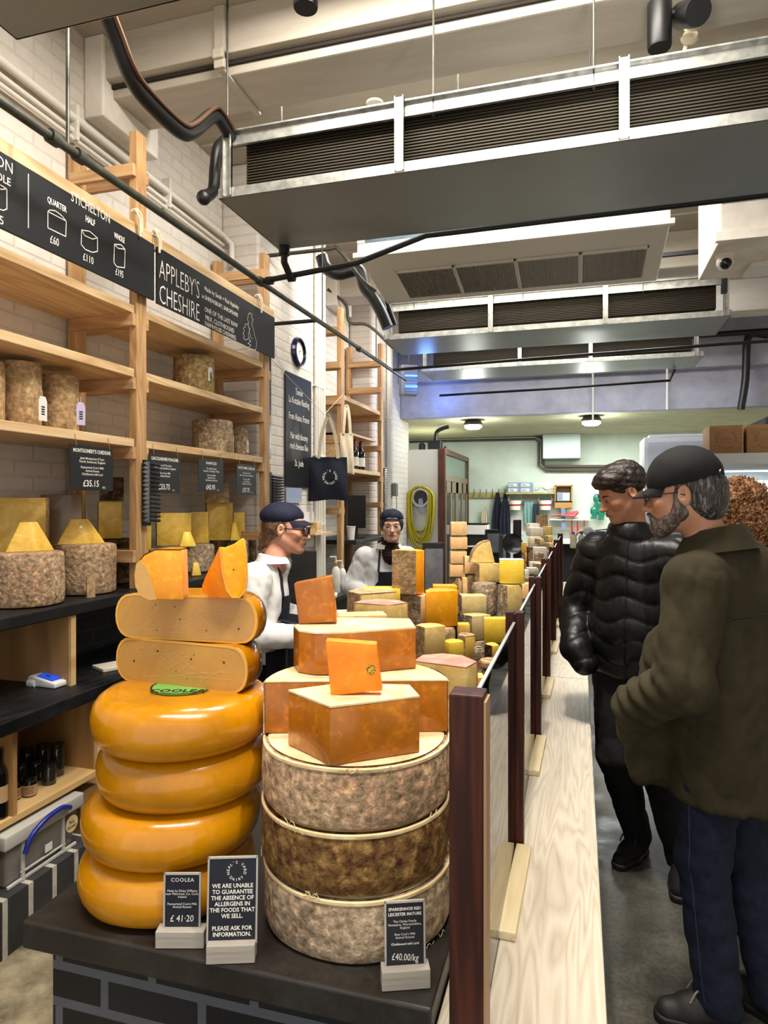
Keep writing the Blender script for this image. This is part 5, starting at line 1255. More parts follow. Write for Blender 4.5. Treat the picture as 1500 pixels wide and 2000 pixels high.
jar('kraft labelled dark jar half hidden beside the divider', 28, 1560, .075, .026)
for i, (x, y) in enumerate(((96, 1530), (70, 1522), (40, 1528), (112, 1513), (84, 1508), (52, 1512))):
    p = WZ(x, y, .4505); t = thing('jar', ['glass jar in a torn plastic wrap, front right', 'glass jar in a torn plastic wrap, front middle', 'dark glass jar behind the kraft labelled pair', 'tall glass jar at the back right of the box shelf', 'dark jar at the back middle of the box shelf', 'dark jar at the back left of the box shelf'][i], 'jar', (p.x, p.y, .4505), 0, 'dark jars in the plywood box shelf')
    h = (.085, .085, .085, .135, .12, .11)[i]; r = .027
    MB().lathe([(0, 0), (r, 0), (r, h*.75), (r*.85, h*.84), (0, h*.84)], 20).build('glass_body', mat('smoky jar', '#2b2722', .1, coat=.6), t, smooth=True)
    MB().lathe([(0, h*.84), (r*.93, h*.84), (r*.93, h*.99), (0, h)], 20).build('lid', mat('dark steel lid', '#3c3a38', .25, .6), t, smooth=True)
t = thing('wine_bottle', 'dark bottle with a kraft label cropped by the left edge in the box shelf', 'bottle', WX(-2, 1600, -2.03)); t.location.z = .4505
MB().lathe([(0, 0), (.03, 0), (.03, .15), (.026, .17), (.012, .2), (.012, .25), (0, .25)], 24).build('glass_body', mat('dark bottle glass', '#0c0a09', .1, coat=.5), t, smooth=True)
MB().lathe([(.0306, .06), (.0306, .12)], 24, cap=False).build('paper_label', kraft, t)
# plastic storage box
p = WZ(88, 1700, .205)
t = thing('storage_box', 'clear plastic storage box with a blue handle on the brick plinth', 'storage box', (-1.962, 2.085, .2045), PI/2)
M_tub = noisemat('cloudy clear plastic', [(.3, '#8d8a83'), (.7, '#a3a099')], 3, rough=.25, bump=.02, coat=.3)
if True:
    m = M_tub; nt = m.node_tree; bs = nt.nodes['Principled BSDF']; bs.inputs['Alpha'].default_value = .62
w_, d_, h_ = .37, .28, .195
b = MB().prism([(-w_/2+.02, .02), (w_/2-.02, .02), (w_/2-.02, d_-.02), (-w_/2+.02, d_-.02)], 0, h_, top=[(-w_/2, 0), (w_/2, 0), (w_/2, d_), (-w_/2, d_)])
b.build('tub', M_tub, t, bevel=.012, seg=3, smooth=True)
b = MB()
for x in (-.10, .10): b.box(x-.006, x+.006, .002, .014, 0, h_-.01)
b.box(-w_/2+.015, w_/2-.015, .004, .014, .0, .012); b.box(-.11, .11, .002, .012, .03, .036); b.build('rib', mat('plastic rib', '#b9b6ae', .3), t, bevel=.002)
MB().box(-w_/2-.012, w_/2+.012, -.012, d_+.012, h_-.045, h_+.01).build('lid', mat('milky plastic lid', '#a8a59d', .3), t, bevel=.008, seg=3, smooth=True)
b = MB().tube(smoothpath([(-.115, -.018, h_-.085), (-.095, -.028, h_-.03), (-.03, -.032, h_+.004), (.05, -.03, h_+.010), (.105, -.022, h_-.012)], 6), .010, 10); b.build('handle', mat('blue handle', '#12227a', .35), t, smooth=True)
st = MB().lathe([(0, 0), (.033, 0), (.033, .001), (0, .001)], 24, Matrix.Translation((.138, -.001, .10))@Matrix.Rotation(PI/2, 4, 'X')).build('sticker', mat('cream sticker', '#cdb984', .6), t)
b = MB(); put_text(b, 'N.L.', .138, .108, .018, -.0025, bold=.03); put_text(b, 'BOARD', .138, .088, .014, -.0025, bold=.02); b.build('sticker_writing', M_black, t)
b = MB().box(.0, .035, -.0, .002, .05, .08); b.build('barcode_label', M_paper, t)
mesh_thing('cardboard_box', MB().box(-.13, .13, -.17, .17, 0, .17), M_card, 'brown cardboard box behind the plastic storage box on the plinth', 'box', (-2.14, 2.50, .2045), bevel=.003)
mesh_thing('cardboard_box', MB().box(-.1, .1, -.12, .12, 0, .2), M_card, 'brown cardboard carton cropped by the left edge beside the storage box', 'box', (-2.05, 1.74, .2045), bevel=.003)
# ================================================================ people
from mathutils.bvhtree import BVHTree
SKIN = {}
def skinmat(name, a, b_):
    return noisemat(name, [(.35, a), (.65, b_)], 9, rough=.5, bump=.05, bscale=140, dist=.001, sss=.12, detail=4)
class Head:
    def __init__(s, c, yaw=0, pitch=0, roll=0, k=1.0):
        s.c = Vector(c); s.R = (Matrix.Rotation(yaw, 3, 'Z')@Matrix.Rotation(pitch, 3, 'X')@Matrix.Rotation(roll, 3, 'Y')); s.k = k
    def p(s, x, y, z): return tuple(s.c+s.R@Vector((x, y, z))*s.k)
    def M(s): m = s.R.to_4x4(); m.translation = s.c; return m@Matrix.Scale(s.k, 4)
    def Rn(s, extra=None): return np.array(s.R@extra if extra else s.R)
def head_skin(F, h, fem=False, nose=1.0, jaw=1.0, chin=1.0):
    k = h.k
    def E(c, r, kk=.02, sub=False, ex=None): F.ell(h.p(*c), [q*k for q in r], kk, h.Rn(ex), sub)
    def C(a, b, r1, r2, kk=.012, sub=False): F.cone(h.p(*a), h.p(*b), r1*k, r2*k, kk, sub)
    E((0, .014, .034), (.074, .094, .084), .01)
    E((0, -.032, -.022), (.058, .058, .080), .04)
    E((0, -.03, -.06), (.050*jaw, .050, .045), .03)
    for s in (-1, 1):
        C((s*.052*jaw, .004, -.045), (s*.018, -.066, -.096*chin), .018, .018, .03)
        E((s*.040, -.060, -.022), (.022, .020, .020), .025)
        E((s*.032, -.098, .003), (.019, .014, .012), .012, True)
        E((s*.032, -.0765, .001), (.0145, .0135, .0125), .006)
        C((s*.012, -.086, .019), (s*.046, -.073, .020), .0075, .007, .012)
        E((s*.0115*nose, -.100, -.036), (.0085*nose, .0095, .0075), .006)
        E((s*.0775, .012, -.004), (.0075, .019, .031), .006, False, Matrix.Rotation(s*.25, 3, 'Z'))
        E((s*.083, .006, .0), (.0045, .010, .016), .004, True, Matrix.Rotation(s*.25, 3, 'Z'))
    C((0, -.082, .012), (0, -.108*1.0-.004*(nose-1), -.030), .0075, .0105*nose, .010)
    E((0, -.113, -.033), (.0095*nose, .009, .008), .008)
    E((0, -.083, -.062), (.026, .014, .018), .014)
    E((0, -.0955, -.0595), (.019, .006, .0042), .005); E((0, -.0945, -.0675), (.017, .0065, .005), .004)
    C((-.017, -.103, -.0632), (.017, -.103, -.0632), .0022, .0022, .002, True)
    E((0, -.078, -.096*chin), (.019, .016, .015), .018)
def face_bits(o, h, eyecol='#2b1a10', brow='#241812', lip='#a05a50', gaze=0, brow_t=.0028, lid=True, eye_s=1.0, brow_z=0):
    """eyes, brows and lips laid on the face surface"""
    me = o.data; bv = BVHTree.FromPolygons([v.co for v in me.vertices], [p.vertices for p in me.polygons])
    def hit(x, z, off=.0008):
        a = Vector(h.p(x, -.25, z)); d = (h.R@Vector((0, 1, 0))).normalized(); loc, nn, i, dist = bv.ray_cast(a, d)
        if loc is None: return Vector(h.p(x, -.09, z))
        return loc-d*off
    M = h.M()
    for s in (-1, 1):
        ce = hit(s*.032, .001); lc = h.R.inverted()@(ce-h.c)/h.k
        t = MB(); t.sphere((s*.032, lc.y+.0022, .001), (.0118*eye_s, .0042, .0056*eye_s), 16, M)
        e = t.build('eye', mat('eye white', '#8d847c', .3), o, smooth=True)
        t = MB(); t.sphere((s*.032+gaze, lc.y-.0010, .0012), (.0064, .0026, .0062), 14, M); t.build('iris', mat('iris '+eyecol, eyecol, .15), e, smooth=True)
        if lid:
            t = MB(); pts = [M@Vector((s*.032+q*.0125*eye_s, lc.y+.0005+abs(q)*.0035, .0012+.0060*eye_s*(1-q*q))) for q in (-1, -.6, -.2, .2, .6, 1)]
            t.tube(pts, .0011*h.k, 6); t.build('eyelash', mat('lash', '#120b08', .7), o, smooth=True)
        t = MB(); pts = [hit(s*(.014+.036*q), .0195+.0055*math.sin(q*2.6)-.002*q+brow_z, .0005) for q in (0, .2, .4, .6, .8, 1)]
        t.tube(pts, [brow_t*f for f in (.7, 1, 1.05, .95, .7, .35)], 6); t.build('eyebrow', mat('brow '+brow, brow, .9), o, smooth=True)
    t = MB(); 
    t.tube([hit(x, -.0593+.001*math.cos(x*160), .0) for x in (-.019, -.012, -.005, 0, .005, .012, .019)], [.0008, .0024, .0032, .0028, .0032, .0024, .0008], 6)
    t.tube([hit(x, -.0668+.0012*(x/.019)**2*2, .0) for x in (-.017, -.010, 0, .010, .017)], [.0008, .0032, .0042, .0032, .0008], 6)
    t.build('lips', mat('lips '+lip, lip, .45), o, smooth=True)
def hand(F, w, d, palm, k=1.0, curl=.6, thumb=1):
    """palm and five separate fingers; w wrist, d direction, palm normal towards the held thing"""
    w, d, n = Vector(w), Vector(d).normalized(), Vector(palm).normalized(); n = (n-d*n.dot(d)).normalized(); s = d.cross(n)*thumb
    F.cone(w, w+d*.035*k, .024*k, .026*k, .012, flat=(n, 1.5))
    for q in (-.026, -.009, .009, .026): F.cone(w+d*.02*k+s*q*.7*k, w+d*.088*k+s*q*k, .014*k, .0115*k, .008, flat=(n, 1.1))
    for q, L in ((-.028, .060), (-.0095, .074), (.0095, .078), (.028, .070)):
        a = w+d*.088*k+s*q*k; dd = d.copy(); r = .0088*k
        for seg, f in ((0, .42), (1, .32), (2, .26)):
            dd = (dd*math.cos(curl)+n*math.sin(curl)).normalized(); b = a+dd*L*f*k; F.cone(a, b, r, r*.92, .003); a = b; r *= .92
    a = w+d*.025*k+s*.026*k; b = a+(s*.75+d*.6+n*.25)*.036*k; c_ = b+(s*.2+d*.85+n*.4)*.030*k; e = c_+(d*.8+n*.6-s*.1)*.024*k
    F.cone(a, b, .0135*k, .0115*k, .008); F.cone(b, c_, .0112*k, .010*k, .003); F.cone(c_, e, .010*k, .0085*k, .003)
def tocap(x): return x
def hairdisp(amp, f1, f2, seed=0):
    return lambda v, n: amp*(nz(v*np.array([1, 1, .35]), f1, seed)*.6+nz(v, f2, seed+1)*.5)
def folds(amp, sc, seed, zst=.6):
    def f(v, n):
        a = nz(v*np.array([1, 1, zst]), sc, seed); b_ = nz(v*np.array([1, 1, zst*1.6]), sc*2.2, seed+5)
        return amp*(np.abs(a)**.8*1.0-np.abs(b_)*.5)
    return f
M_denim = noisemat('dark blue denim', [(.3, '#0a1120'), (.7, '#131d33')], 50, rough=.85, bump=.3, dist=.002)
M_blackcloth = noisemat('black trousers', [(.3, '#050506'), (.7, '#0b0b0c')], 50, rough=.85, bump=.3, dist=.002)
M_olive = noisemat('olive corduroy', [(.3, '#37301a'), (.7, '#463e24')], 22, stretch=(1, 1, 1), rough=.92, bump=.35, dist=.002, bscale=160, scale2=5, stops2=[(.3, '#6c6c6c'), (.7, '#969696')], mixf=.6)
M_puffer = mat('black glossy nylon', '#0b0b0c', .42, spec=.32, bump=.12, bscale=40)
M_coat = noisemat('white cotton coat', [(.3, '#c9c8c6'), (.7, '#dddcd9')], 6, rough=.8, bump=.06)
M_capblack = noisemat('black cap cloth', [(.3, '#0a0a0b'), (.7, '#111112')], 80, rough=.8, bump=.2, dist=.002)
M_capnavy = noisemat('navy cap cloth', [(.3, '#0b1024'), (.7, '#131a36')], 80, rough=.8, bump=.2, dist=.002)
def hairmat(name, a, b_, c, sc=60):
    return noisemat(name, [(.32, a), (.5, b_), (.68, c)], sc, stretch=(1, 1, .25), rough=.45, bump=.8, detail=6, dist=.004, spec=.5, distort=1.2)
M_hairdark = hairmat('dark brown hair', '#0b0605', '#1b100b', '#38231a')
M_hairgrey = hairmat('salt and pepper hair', '#0e0d0c', '#34312e', '#8f8982', 90)
M_beard = hairmat('grey brown beard', '#2c231d', '#564a41', '#8d8379', 120)
M_curl = hairmat('ginger brown curls', '#3a200f', '#80522c', '#c69c66', 70)
M_hairfair = hairmat('light brown hair', '#3a2818', '#6b4d33', '#94755a')
M_sole = mat('dark rubber sole', '#0b0b0b', .6)

def person(label, loc, rz_, J, sk, headfn=None, fine=.0036, h=.011, hands=(), group=None):
    """one continuous skin mesh: head, neck, trunk, arms, hands and legs from the joints in J (local, facing -Y)"""
    hd = J['head']; c = hd.c; R = .16
    xs = [p[0] for k, p in J.items() if k != 'head']; ys = [p[1] for k, p in J.items() if k != 'head']
    fx = [(c.x-.12, c.x+.12, fine)]; fy = [(c.y-.13, c.y+.13, fine)]; fz = [(c.z-.15, c.z+.14, fine)]
    for w, d, n, cu, th, ff in hands:
        if ff: fx.append((w[0]-.12, w[0]+.12, ff)); fy.append((w[1]-.12, w[1]+.12, ff)); fz.append((w[2]-.12, w[2]+.12, ff))
    F = Field(axis(min(min(xs), c.x)-.25, max(max(xs), c.x)+.25, h, fx), axis(min(min(ys), c.y-.1)-.2, max(max(ys), c.y+.1)+.2, h, fy), axis(-.02, c.z+.15, h, fz))
    head_skin(F, hd, **(headfn or {}))
    nb = Vector(J['neck'])
    F.cone(hd.p(0, .028, -.055), tuple(nb), .053, .058, .03)
    F.cone(tuple(nb), J['chest'], .07, .12, .05, flat=((0, 1, 0), 1.3)); F.cone(J['chest'], J['pelvis'], .125, .13, .06, flat=((0, 1, 0), 1.35))
    for s in 'LR':
        F.cone(J['chest'], J['sh'+s], .08, .05, .04); F.cone(J['sh'+s], J['el'+s], .047, .037, .02); F.cone(J['el'+s], J['wr'+s], .037, .026, .02)
        F.cone(J['pelvis'], J['hip'+s], .1, .085, .04); F.cone(J['hip'+s], J['kn'+s], .08, .05, .03); F.cone(J['kn'+s], J['an'+s], .05, .035, .02)
        a = Vector(J['an'+s]); t_ = Vector(J['to'+s]); dd = t_-a; dd.z = 0; dd.normalize(); F.cone(tuple(a-Vector((0, 0, .03))), (a.x+dd.x*.11, a.y+dd.y*.11, .042), .026, .016, .01)
    for w, d, n, cu, th, ff in hands: hand(F, w, d, n, .95, cu, th)
    o = F.mesh('person', sk); o.location = loc; o.rotation_euler = (0, 0, rz_)
    return tag(o, label, 'person', group)
def clothes(o, name, m, prims, lo, hi, h=.011, disp=None, cuts=(), subs=()):
    F = Field(np.arange(lo[0], hi[0], h), np.arange(lo[1], hi[1], h), np.arange(lo[2], hi[2], h))
    for p in prims:
        if p[0] == 'c': F.cone(*p[1:5], **(p[5] if len(p) > 5 else {}))
        else: F.ell(*p[1:3], **(p[3] if len(p) > 3 else {}))
    for p in subs:
        if p[0] == 'c': F.cone(*p[1:5], sub=True, k=.006)
        else: F.ell(*p[1:3], sub=True, k=.006, **(p[3] if len(p) > 3 else {}))
    for p, n in cuts: F.cut(p, n)
    return F.mesh(name, m, o, disp)
def shoe(o, an, toe, name='shoe', m=None, sc=1.0, laces=None):
    a, t_ = Vector(an), Vector(toe); d = (t_-a); d.z = 0; d.normalize(); s = Vector((0, 0, 1)).cross(d)
    z0 = .0; heel = Vector((a.x, a.y, z0))-d*.06*sc; tp = Vector((a.x, a.y, z0))+d*.19*sc
    lo = [min(heel.x, tp.x)-.09, min(heel.y, tp.y)-.09, .0]; hi = [max(heel.x, tp.x)+.09, max(heel.y, tp.y)+.09, .2]
    F = Field(np.arange(lo[0], hi[0], .006), np.arange(lo[1], hi[1], .006), np.arange(-.012, .19, .006))
    V = lambda p, z: (p.x, p.y, z)
    F.cone(V(heel+d*.03, .05), V(heel+d*.14, .045), .038, .040, .01); F.cone(V(heel+d*.14, .043), V(tp-d*.045, .036), .042, .034, .02)
    F.cone(V(heel+d*.05, .06), V(heel+d*.065, .115), .036, .042, .02); F.cone(V(heel+d*.08, .09), V(heel+d*.15, .06), .034, .028, .02)
    F.cut((0, 0, .02), (0, 0, -1)); sh = F.mesh(name, m or M_blackcloth, o)
    F = Field(np.arange(lo[0], hi[0], .006), np.arange(lo[1], hi[1], .006), np.arange(-.012, .05, .006))
    F.cone(V(heel+d*.035, .018), V(heel+d*.13, .018), .040, .042, .01); F.cone(V(heel+d*.13, .018), V(tp-d*.04, .018), .046, .038, .02); F.cut((0, 0, .028), (0, 0, 1)); F.cut((0, 0, .0), (0, 0, -1))
    F.mesh('sole', M_sole, sh)
    if laces:
        b = MB()
        for k in range(5):
            c_ = heel+d*(.10+.018*k); z = .108-.012*k; b.tube(smoothpath([c_-s*.028+Vector((0, 0, z-.014)), c_+Vector((0, 0, z)), c_+s*.028+Vector((0, 0, z-.014))], 4), .003, 6)
        b.tube(smoothpath([heel+d*.10+Vector((0, 0, .105)), heel+d*.13+s*.03+Vector((0, 0, .118)), heel+d*.15+s*.035+Vector((0, 0, .085))], 4), .003, 6)
        b.tube(smoothpath([heel+d*.10+Vector((0, 0, .105)), heel+d*.12-s*.03+Vector((0, 0, .115)), heel+d*.14-s*.04+Vector((0, 0, .08))], 4), .003, 6)
        b.build('laces', laces, sh, smooth=True)
    return sh
def cap(o, h, m, brim=.062, crown=.012, flat=False, tilt=0, z0=.040):
    """cap crown and peak, head coordinates"""
    H = Head(h.c, 0, 0, 0, h.k); H.R = h.R@Matrix.Rotation(tilt, 3, 'X')
    c = H.c; F = Field(np.arange(c.x-.19, c.x+.19, .004), np.arange(c.y-.19, c.y+.19, .004), np.arange(c.z-.06, c.z+.19, .004))
    Rr = H.Rn(); k = h.k
    if flat:
        F.ell(H.p(0, .022, .062), [.086*k, .106*k, .058*k], .01, Rr); F.ell(H.p(0, .03, .072), [.080*k, .09*k, .056*k], .03, Rr)
    else:
        F.ell(H.p(0, .014, .050), [.088*k, .110*k, .098*k], .01, Rr)
    F.ell(H.p(0, .014, .020), [.077*k, .097*k, .075*k], .004, Rr, True)
    n = H.R@Vector((0, .0, -1)); F.cut(H.p(0, 0, z0-.012), tuple(n))
    cr = F.mesh('cap', m, o, (lambda v, nn: .0015*nz(v, 35, 3)) if not flat else (lambda v, nn: .004*np.abs(nz(v, 26, 3))))
    b = MB(); ns = 14; rows = 5; M_ = H.M(); vs = []
    for j in range(rows+1):
        f = j/rows
        for i in range(ns+1):
            a = -1.08+2.16*i/ns; r1x, r1y = .080, .093
            x0, y0 = r1x*math.sin(a), .014-r1y*math.cos(a)
            ex = brim*(math.cos(a*1.28))**.6 if abs(a*1.28) < PI/2 else 0
            vs.append((x0*(1-.06*f), y0-ex*f, z0+.004-(.012*f+.022*f*(a/1.08)**2)-.35*ex*f*.5))
    W_ = ns+1; fs = [(j*W_+i, j*W_+i+1, (j+1)*W_+i+1, (j+1)*W_+i) for j in range(rows) for i in range(ns)]
    n0 = len(vs); vs += [(x, y, z-.004) for x, y, z in vs]; fs += [tuple(q+n0 for q in f[::-1]) for f in fs]
    for i in range(ns): fs.append((rows*W_+i, rows*W_+i+1, n0+rows*W_+i+1, n0+rows*W_+i))
    b.add(vs, fs, M_); b.build('peak', m, cr, smooth=True)
    if not flat: 
        b = MB(); b.sphere((0, .014, .146), (.007, .007, .004), 10, M_); b.build('button', m, cr, smooth=True)
    return cr
def glasses(o, h, m, w=.036, hh=.021, y=-.108, r=.0022):
    b = MB(); M = h.M()
    for s in (-1, 1):
        pts = [M@Vector((s*.033+w*.72*math.cos(a)*.9, y+.010*abs(math.cos(a))*(1 if s*math.cos(a) > 0 else 0), -.002+hh*math.sin(a))) for a in [2*PI*i/20 for i in range(20)]]
        b.tube(pts, r, 6, closed=True)
        b.tube([M@Vector((s*.060, y+.01, .004)), M@Vector((s*.074, y+.03, .006)), M@Vector((s*.078, -.01, .006)), M@Vector((s*.079, .015, -.004))], r*.8, 6)
    b.tube([M@Vector((-.010, y, .002)), M@Vector((0, y-.003, .005)), M@Vector((.010, y, .002))], r, 6)
    g = b.build('glasses', m, o, smooth=True)
    for s in (-1, 1):
        b = MB(); pts = [(s*.033+w*.64*math.cos(a), y+.004, -.002+hh*.95*math.sin(a)) for a in [2*PI*i/20 for i in range(20)]]
        b.add(pts, [tuple(range(20))], M); b.build('lens', glassmat('spectacle lens', a=.08), g)
    return g
def rel(world, loc, rz_):  # world point -> person local
    v = Vector(world)-Vector(loc); c, s = math.cos(-rz_), math.sin(-rz_); return Vector((v.x*c-v.y*s, v.x*s+v.y*c, v.z))
def facing(fx, fy): return math.atan2(fx, -fy)

# ---------------------------------------------------------------- 1: man in the olive overshirt
loc = (.44, 2.325, 0); th = facing(-.80, .60)
hw = W(1334, 966, 2.07); hl = rel(hw, loc, th); hh = Head(hl, facing(-.97, .24)-th, .10, 0, 1.02)
J = dict(head=hh, neck=(hl.x*.5, hl.y*.45+.02, 1.46), chest=(0, .01, 1.28), pelvis=(0, .02, .95), shL=(.185, .01, 1.385), shR=(-.185, .01, 1.385),
         elL=(.27, .03, 1.09), elR=(-.27, .03, 1.09), wrL=(.19, -.165, .93), wrR=(-.18, -.165, .93), hipL=(.09, .02, .90), hipR=(-.09, .02, .90),
         knL=(.10, -.02, .50), knR=(-.07, .03, .50), anL=(.09, .03, .10), anR=(-.07, .12, .10), toL=(.22, .03, .04), toR=(-.10, -.04, .04))
J['toL'] = tuple(Vector(J['anL'])+Vector(rel((loc[0]-.2, loc[1]-.02, 0), loc, th)))
hn = [((.19, -.165, .93), (-.9, .1, -.5), (0, .6, -.6), .25, 1, None), ((-.18, -.165, .93), (.9, .1, -.5), (0, .6, -.6), .25, -1, None)]
o = person('man in an olive overshirt, jeans and black baseball cap, back half turned', loc, th, J, skinmat('ruddy skin', '#b98267', '#cb9678'), dict(nose=1.1, jaw=1.06), hands=hn)
man = o
face_bits(o, hh, brow='#4a3f38', lip='#8a5648', brow_t=.003)
# hair, beard
F = Field(np.arange(hl.x-.14, hl.x+.14, .004), np.arange(hl.y-.14, hl.y+.14, .004), np.arange(hl.z-.13, hl.z+.12, .004))
F.ell(hh.p(0, .030, .015), [.085, .098, .085], .01, hh.Rn()); F.ell(hh.p(0, .065, -.035), [.066, .055, .055], .03, hh.Rn())
F.ell(hh.p(0, -.075, -.03), [.09, .078, .12], .01, hh.Rn(), True); F.ell(hh.p(0, -.02, -.10), [.085, .06, .075], .01, hh.Rn(), True)
for s in (-1, 1): F.ell(hh.p(s*.080, .008, -.008), [.016, .024, .036], .004, hh.Rn(), True)
F.mesh('hair', M_hairgrey, o, hairdisp(.004, 70, 150))
F = Field(np.arange(hl.x-.14, hl.x+.14, .004), np.arange(hl.y-.16, hl.y+.14, .004), np.arange(hl.z-.17, hl.z+.06, .004))
for s in (-1, 1):
    F.cone(hh.p(s*.068, -.010, .002), hh.p(s*.060, -.006, -.05), .011, .020, .01); F.cone(hh.p(s*.058, -.006, -.052), hh.p(s*.040, -.044, -.080), .023, .024, .02); F.cone(hh.p(s*.040, -.044, -.080), hh.p(s*.018, -.072, -.098), .024, .024, .02)
    F.cone(hh.p(s*.004, -.104, -.051), hh.p(s*.030, -.088, -.066), .006, .008, .01)
F.cone(hh.p(-.018, -.070, -.096), hh.p(.018, -.070, -.096), .023, .023, .03); F.ell(hh.p(0, -.072, -.086), [.034, .024, .020], .02, hh.Rn())
F.ell(hh.p(0, -.108, -.0635), [.022, .016, .008], .003, hh.Rn(), True)
F.mesh('beard', M_beard, o, hairdisp(.003, 90, 190, 4))
cr = cap(o, hh, M_capblack, .066, tilt=.10)
b = MB(); M = hh.M(); b.tube([M@Vector((x, .112+.0*abs(x), .028)) for x in (-.045, -.02, 0, .02, .045)], .008, 8)
b.tube([M@Vector((.045*math.cos(a), .104+.008*math.sin(a), .032+.040*math.sin(a))) for a in [PI*i/8 for i in range(9)]], .004, 6)
b.build('strap', mat('black satin strap', '#15100d', .15), cr, smooth=True)
glasses(o, hh, mat('black frame', '#0d0c0c', .3))
# overshirt
Lr = [('c', (.10, -.11, 1.12), (.11, -.185, .74), .09, .075, dict(k=.05)), ('c', (0, .01, 1.30), (0, .01, 1.02), .185, .195, dict(k=.05, flat=((0, 1, 0), 1.22))), ('c', (0, .01, 1.02), (0, .02, .70), .195, .190, dict(k=.05, flat=((0, 1, 0), 1.18))),
      ('c', (.175, .015, 1.37), (-.175, .015, 1.37), .085, .085, dict(k=.05)), ('c', (0, .03, 1.40), tuple(Vector(J['neck'])+Vector((0, .01, -.01))), .095, .075, dict(k=.04)),
      ('c', (.20, .01, 1.35), (.285, .03, 1.08), .085, .075, dict(k=.03)), ('c', (.285, .03, 1.08), (.21, -.17, .95), .076, .066, dict(k=.02)), ('c', (.21, -.17, .95), (.17, -.20, .86), .06, .05, dict(k=.03)),
      ('c', (-.20, .01, 1.35), (-.285, .03, 1.08), .085, .075, dict(k=.03)), ('c', (-.285, .03, 1.08), (-.21, -.17, .95), .076, .066, dict(k=.02)), ('c', (-.21, -.17, .95), (-.17, -.20, .86), .06, .05, dict(k=.03))]
def hem(v, n):
    f = folds(.022, 14, 2, .5)(v, n); lo_ = np.clip((1.12-v[:, 2])/.25, 0, 1)
    sl = np.exp(-((v[:, 0]-.27)**2+(v[:, 1]+.1)**2+(v[:, 2]-1.0)**2)/.018)
    return f*(.6+.4*lo_)+.003*nz(v*np.array([1, 1, .5]), 42, 12)+sl*.010*np.sin(v[:, 2]*95+v[:, 1]*60)
jk = clothes(o, 'overshirt', M_olive, Lr, (-.42, -.32, .6), (.42, .30, 1.58), .009, hem,
             cuts=[((0, 0, .69), (0, .0, -1)), ((.24, -.1, .70), (.75, 0, -.75)), ((-.20, -.1, .70), (-.75, 0, -.75))], subs=[('c', tuple(J['neck']), hh.p(0, .03, -.02), .060, .062), ('c', (.225, -.09, .60), (.215, -.085, .74), .018, .004)])
nb = Vector(J['neck']); b = MB(); ring = []
for i in range(25):
    a = -PI*.78+2*PI*.78*i/24+PI/2; ring.append(nb+Vector((.083*math.cos(a), .012+.083*math.sin(a), .012+.022*math.sin(a))))
b.tube(ring, [.012+.008*math.sin(PI*i/24) for i in range(25)], 10)
vs = []; 
for i, p in enumerate(ring):
    q = (p-nb); q.z = 0; q.normalize(); vs += [p+Vector((0, 0, .042))+q*.002, p+q*.020+Vector((0, 0, .010)), p+q*.040+Vector((0, 0, -.030))]
b.add(vs, [(i*3+j, (i+1)*3+j, (i+1)*3+j+1, i*3+j+1) for i in range(24) for j in range(2)])
b.build('collar', M_olive, jk, smooth=True)
bv = BVHTree.FromPolygons([v.co for v in jk.data.vertices], [p.vertices for p in jk.data.polygons])
b = MB(); pts = []
for i in range(21):
    x = -.19+.38*i/20; z = 1.255-.03*abs(x/.19)**2*-1*0+.02*math.cos(x*8); r = bv.ray_cast(Vector((x, .5, z)), Vector((0, -1, 0)))
    if r[0]: pts.append(r[0]+Vector((0, .001, 0)))
b.tube(pts, .0035, 6)
pts = []
for i in range(14):
    a = -1.9+3.0*i/13; cpt = Vector((.222, .01, 1.33)); dd = Vector((.25, -math.cos(a), math.sin(a))); dd.normalize(); org = cpt+dd*.3-Vector((.1, 0, 0)); 
    r = bv.ray_cast(org+Vector((.03, 0, 0)), -(org-Vector((.17, .01, 1.31))).normalized())
    if r[0] and (r[0]-cpt).length < .16: pts.append(r[0])
if len(pts) > 3: b.tube(pts, .003, 6)
b.build('seam', mat('olive seam', '#2a2413', .9), jk, smooth=True)
clothes(o, 'undershirt', M_coat, [('c', (0, .0, .78), (0, .0, .70), .17, .17, dict(flat=((0, 1, 0), 1.2)))], (-.25, -.22, .64), (.25, .22, .95), .010, cuts=[((0, 0, .68), (0, 0, -1))])
jn = clothes(o, 'jeans', M_denim, [('c', (.09, .02, .88), (.10, -.015, .50), ( .098), .074, dict(k=.02)), ('c', (.10, -.015, .50), (.09, .03, .08), .074, .066, dict(k=.02)), ('c', (-.08, .02, .88), (-.07, .03, .50), .098, .074, dict(k=.02)),
        ('c', (-.07, .03, .50), (-.07, .12, .08), .074, .064, dict(k=.02)), ('c', (0, .02, .84), (0, .02, .80), .12, .12, dict(k=.04))], (-.3, -.2, .02), (.3, .3, 1.0), .010, folds(.012, 16, 8, .9), cuts=[((0, 0, .055), (0, 0, -1)), ((0, 0, .76), (0, 0, 1))])
bvj = BVHTree.FromPolygons([v.co for v in jn.data.vertices], [p.vertices for p in jn.data.polygons]); pts = []
for i in range(30):
    z = .70-.6*i/29; yc = -.015+.035*max(0, (.5-z)/.4); r = bvj.ray_cast(Vector((.4, yc, z)), Vector((-1, 0, 0)))
    if r[0]: pts.append(r[0])
b = MB().tube(pts, .0018, 5); b.build('side_seam', mat('denim seam', '#27334c', .8), jn)
shoe(o, J['anL'], tuple(Vector(J['anL'])+Vector(rel((loc[0]-1, loc[1]-.10, 0), loc, th))), m=mat('grey trainer', '#24221f', .6), laces=mat('grey laces', '#8b857a', .8))
shoe(o, J['anR'], J['toR'], m=mat('grey trainer', '#24221f', .6))

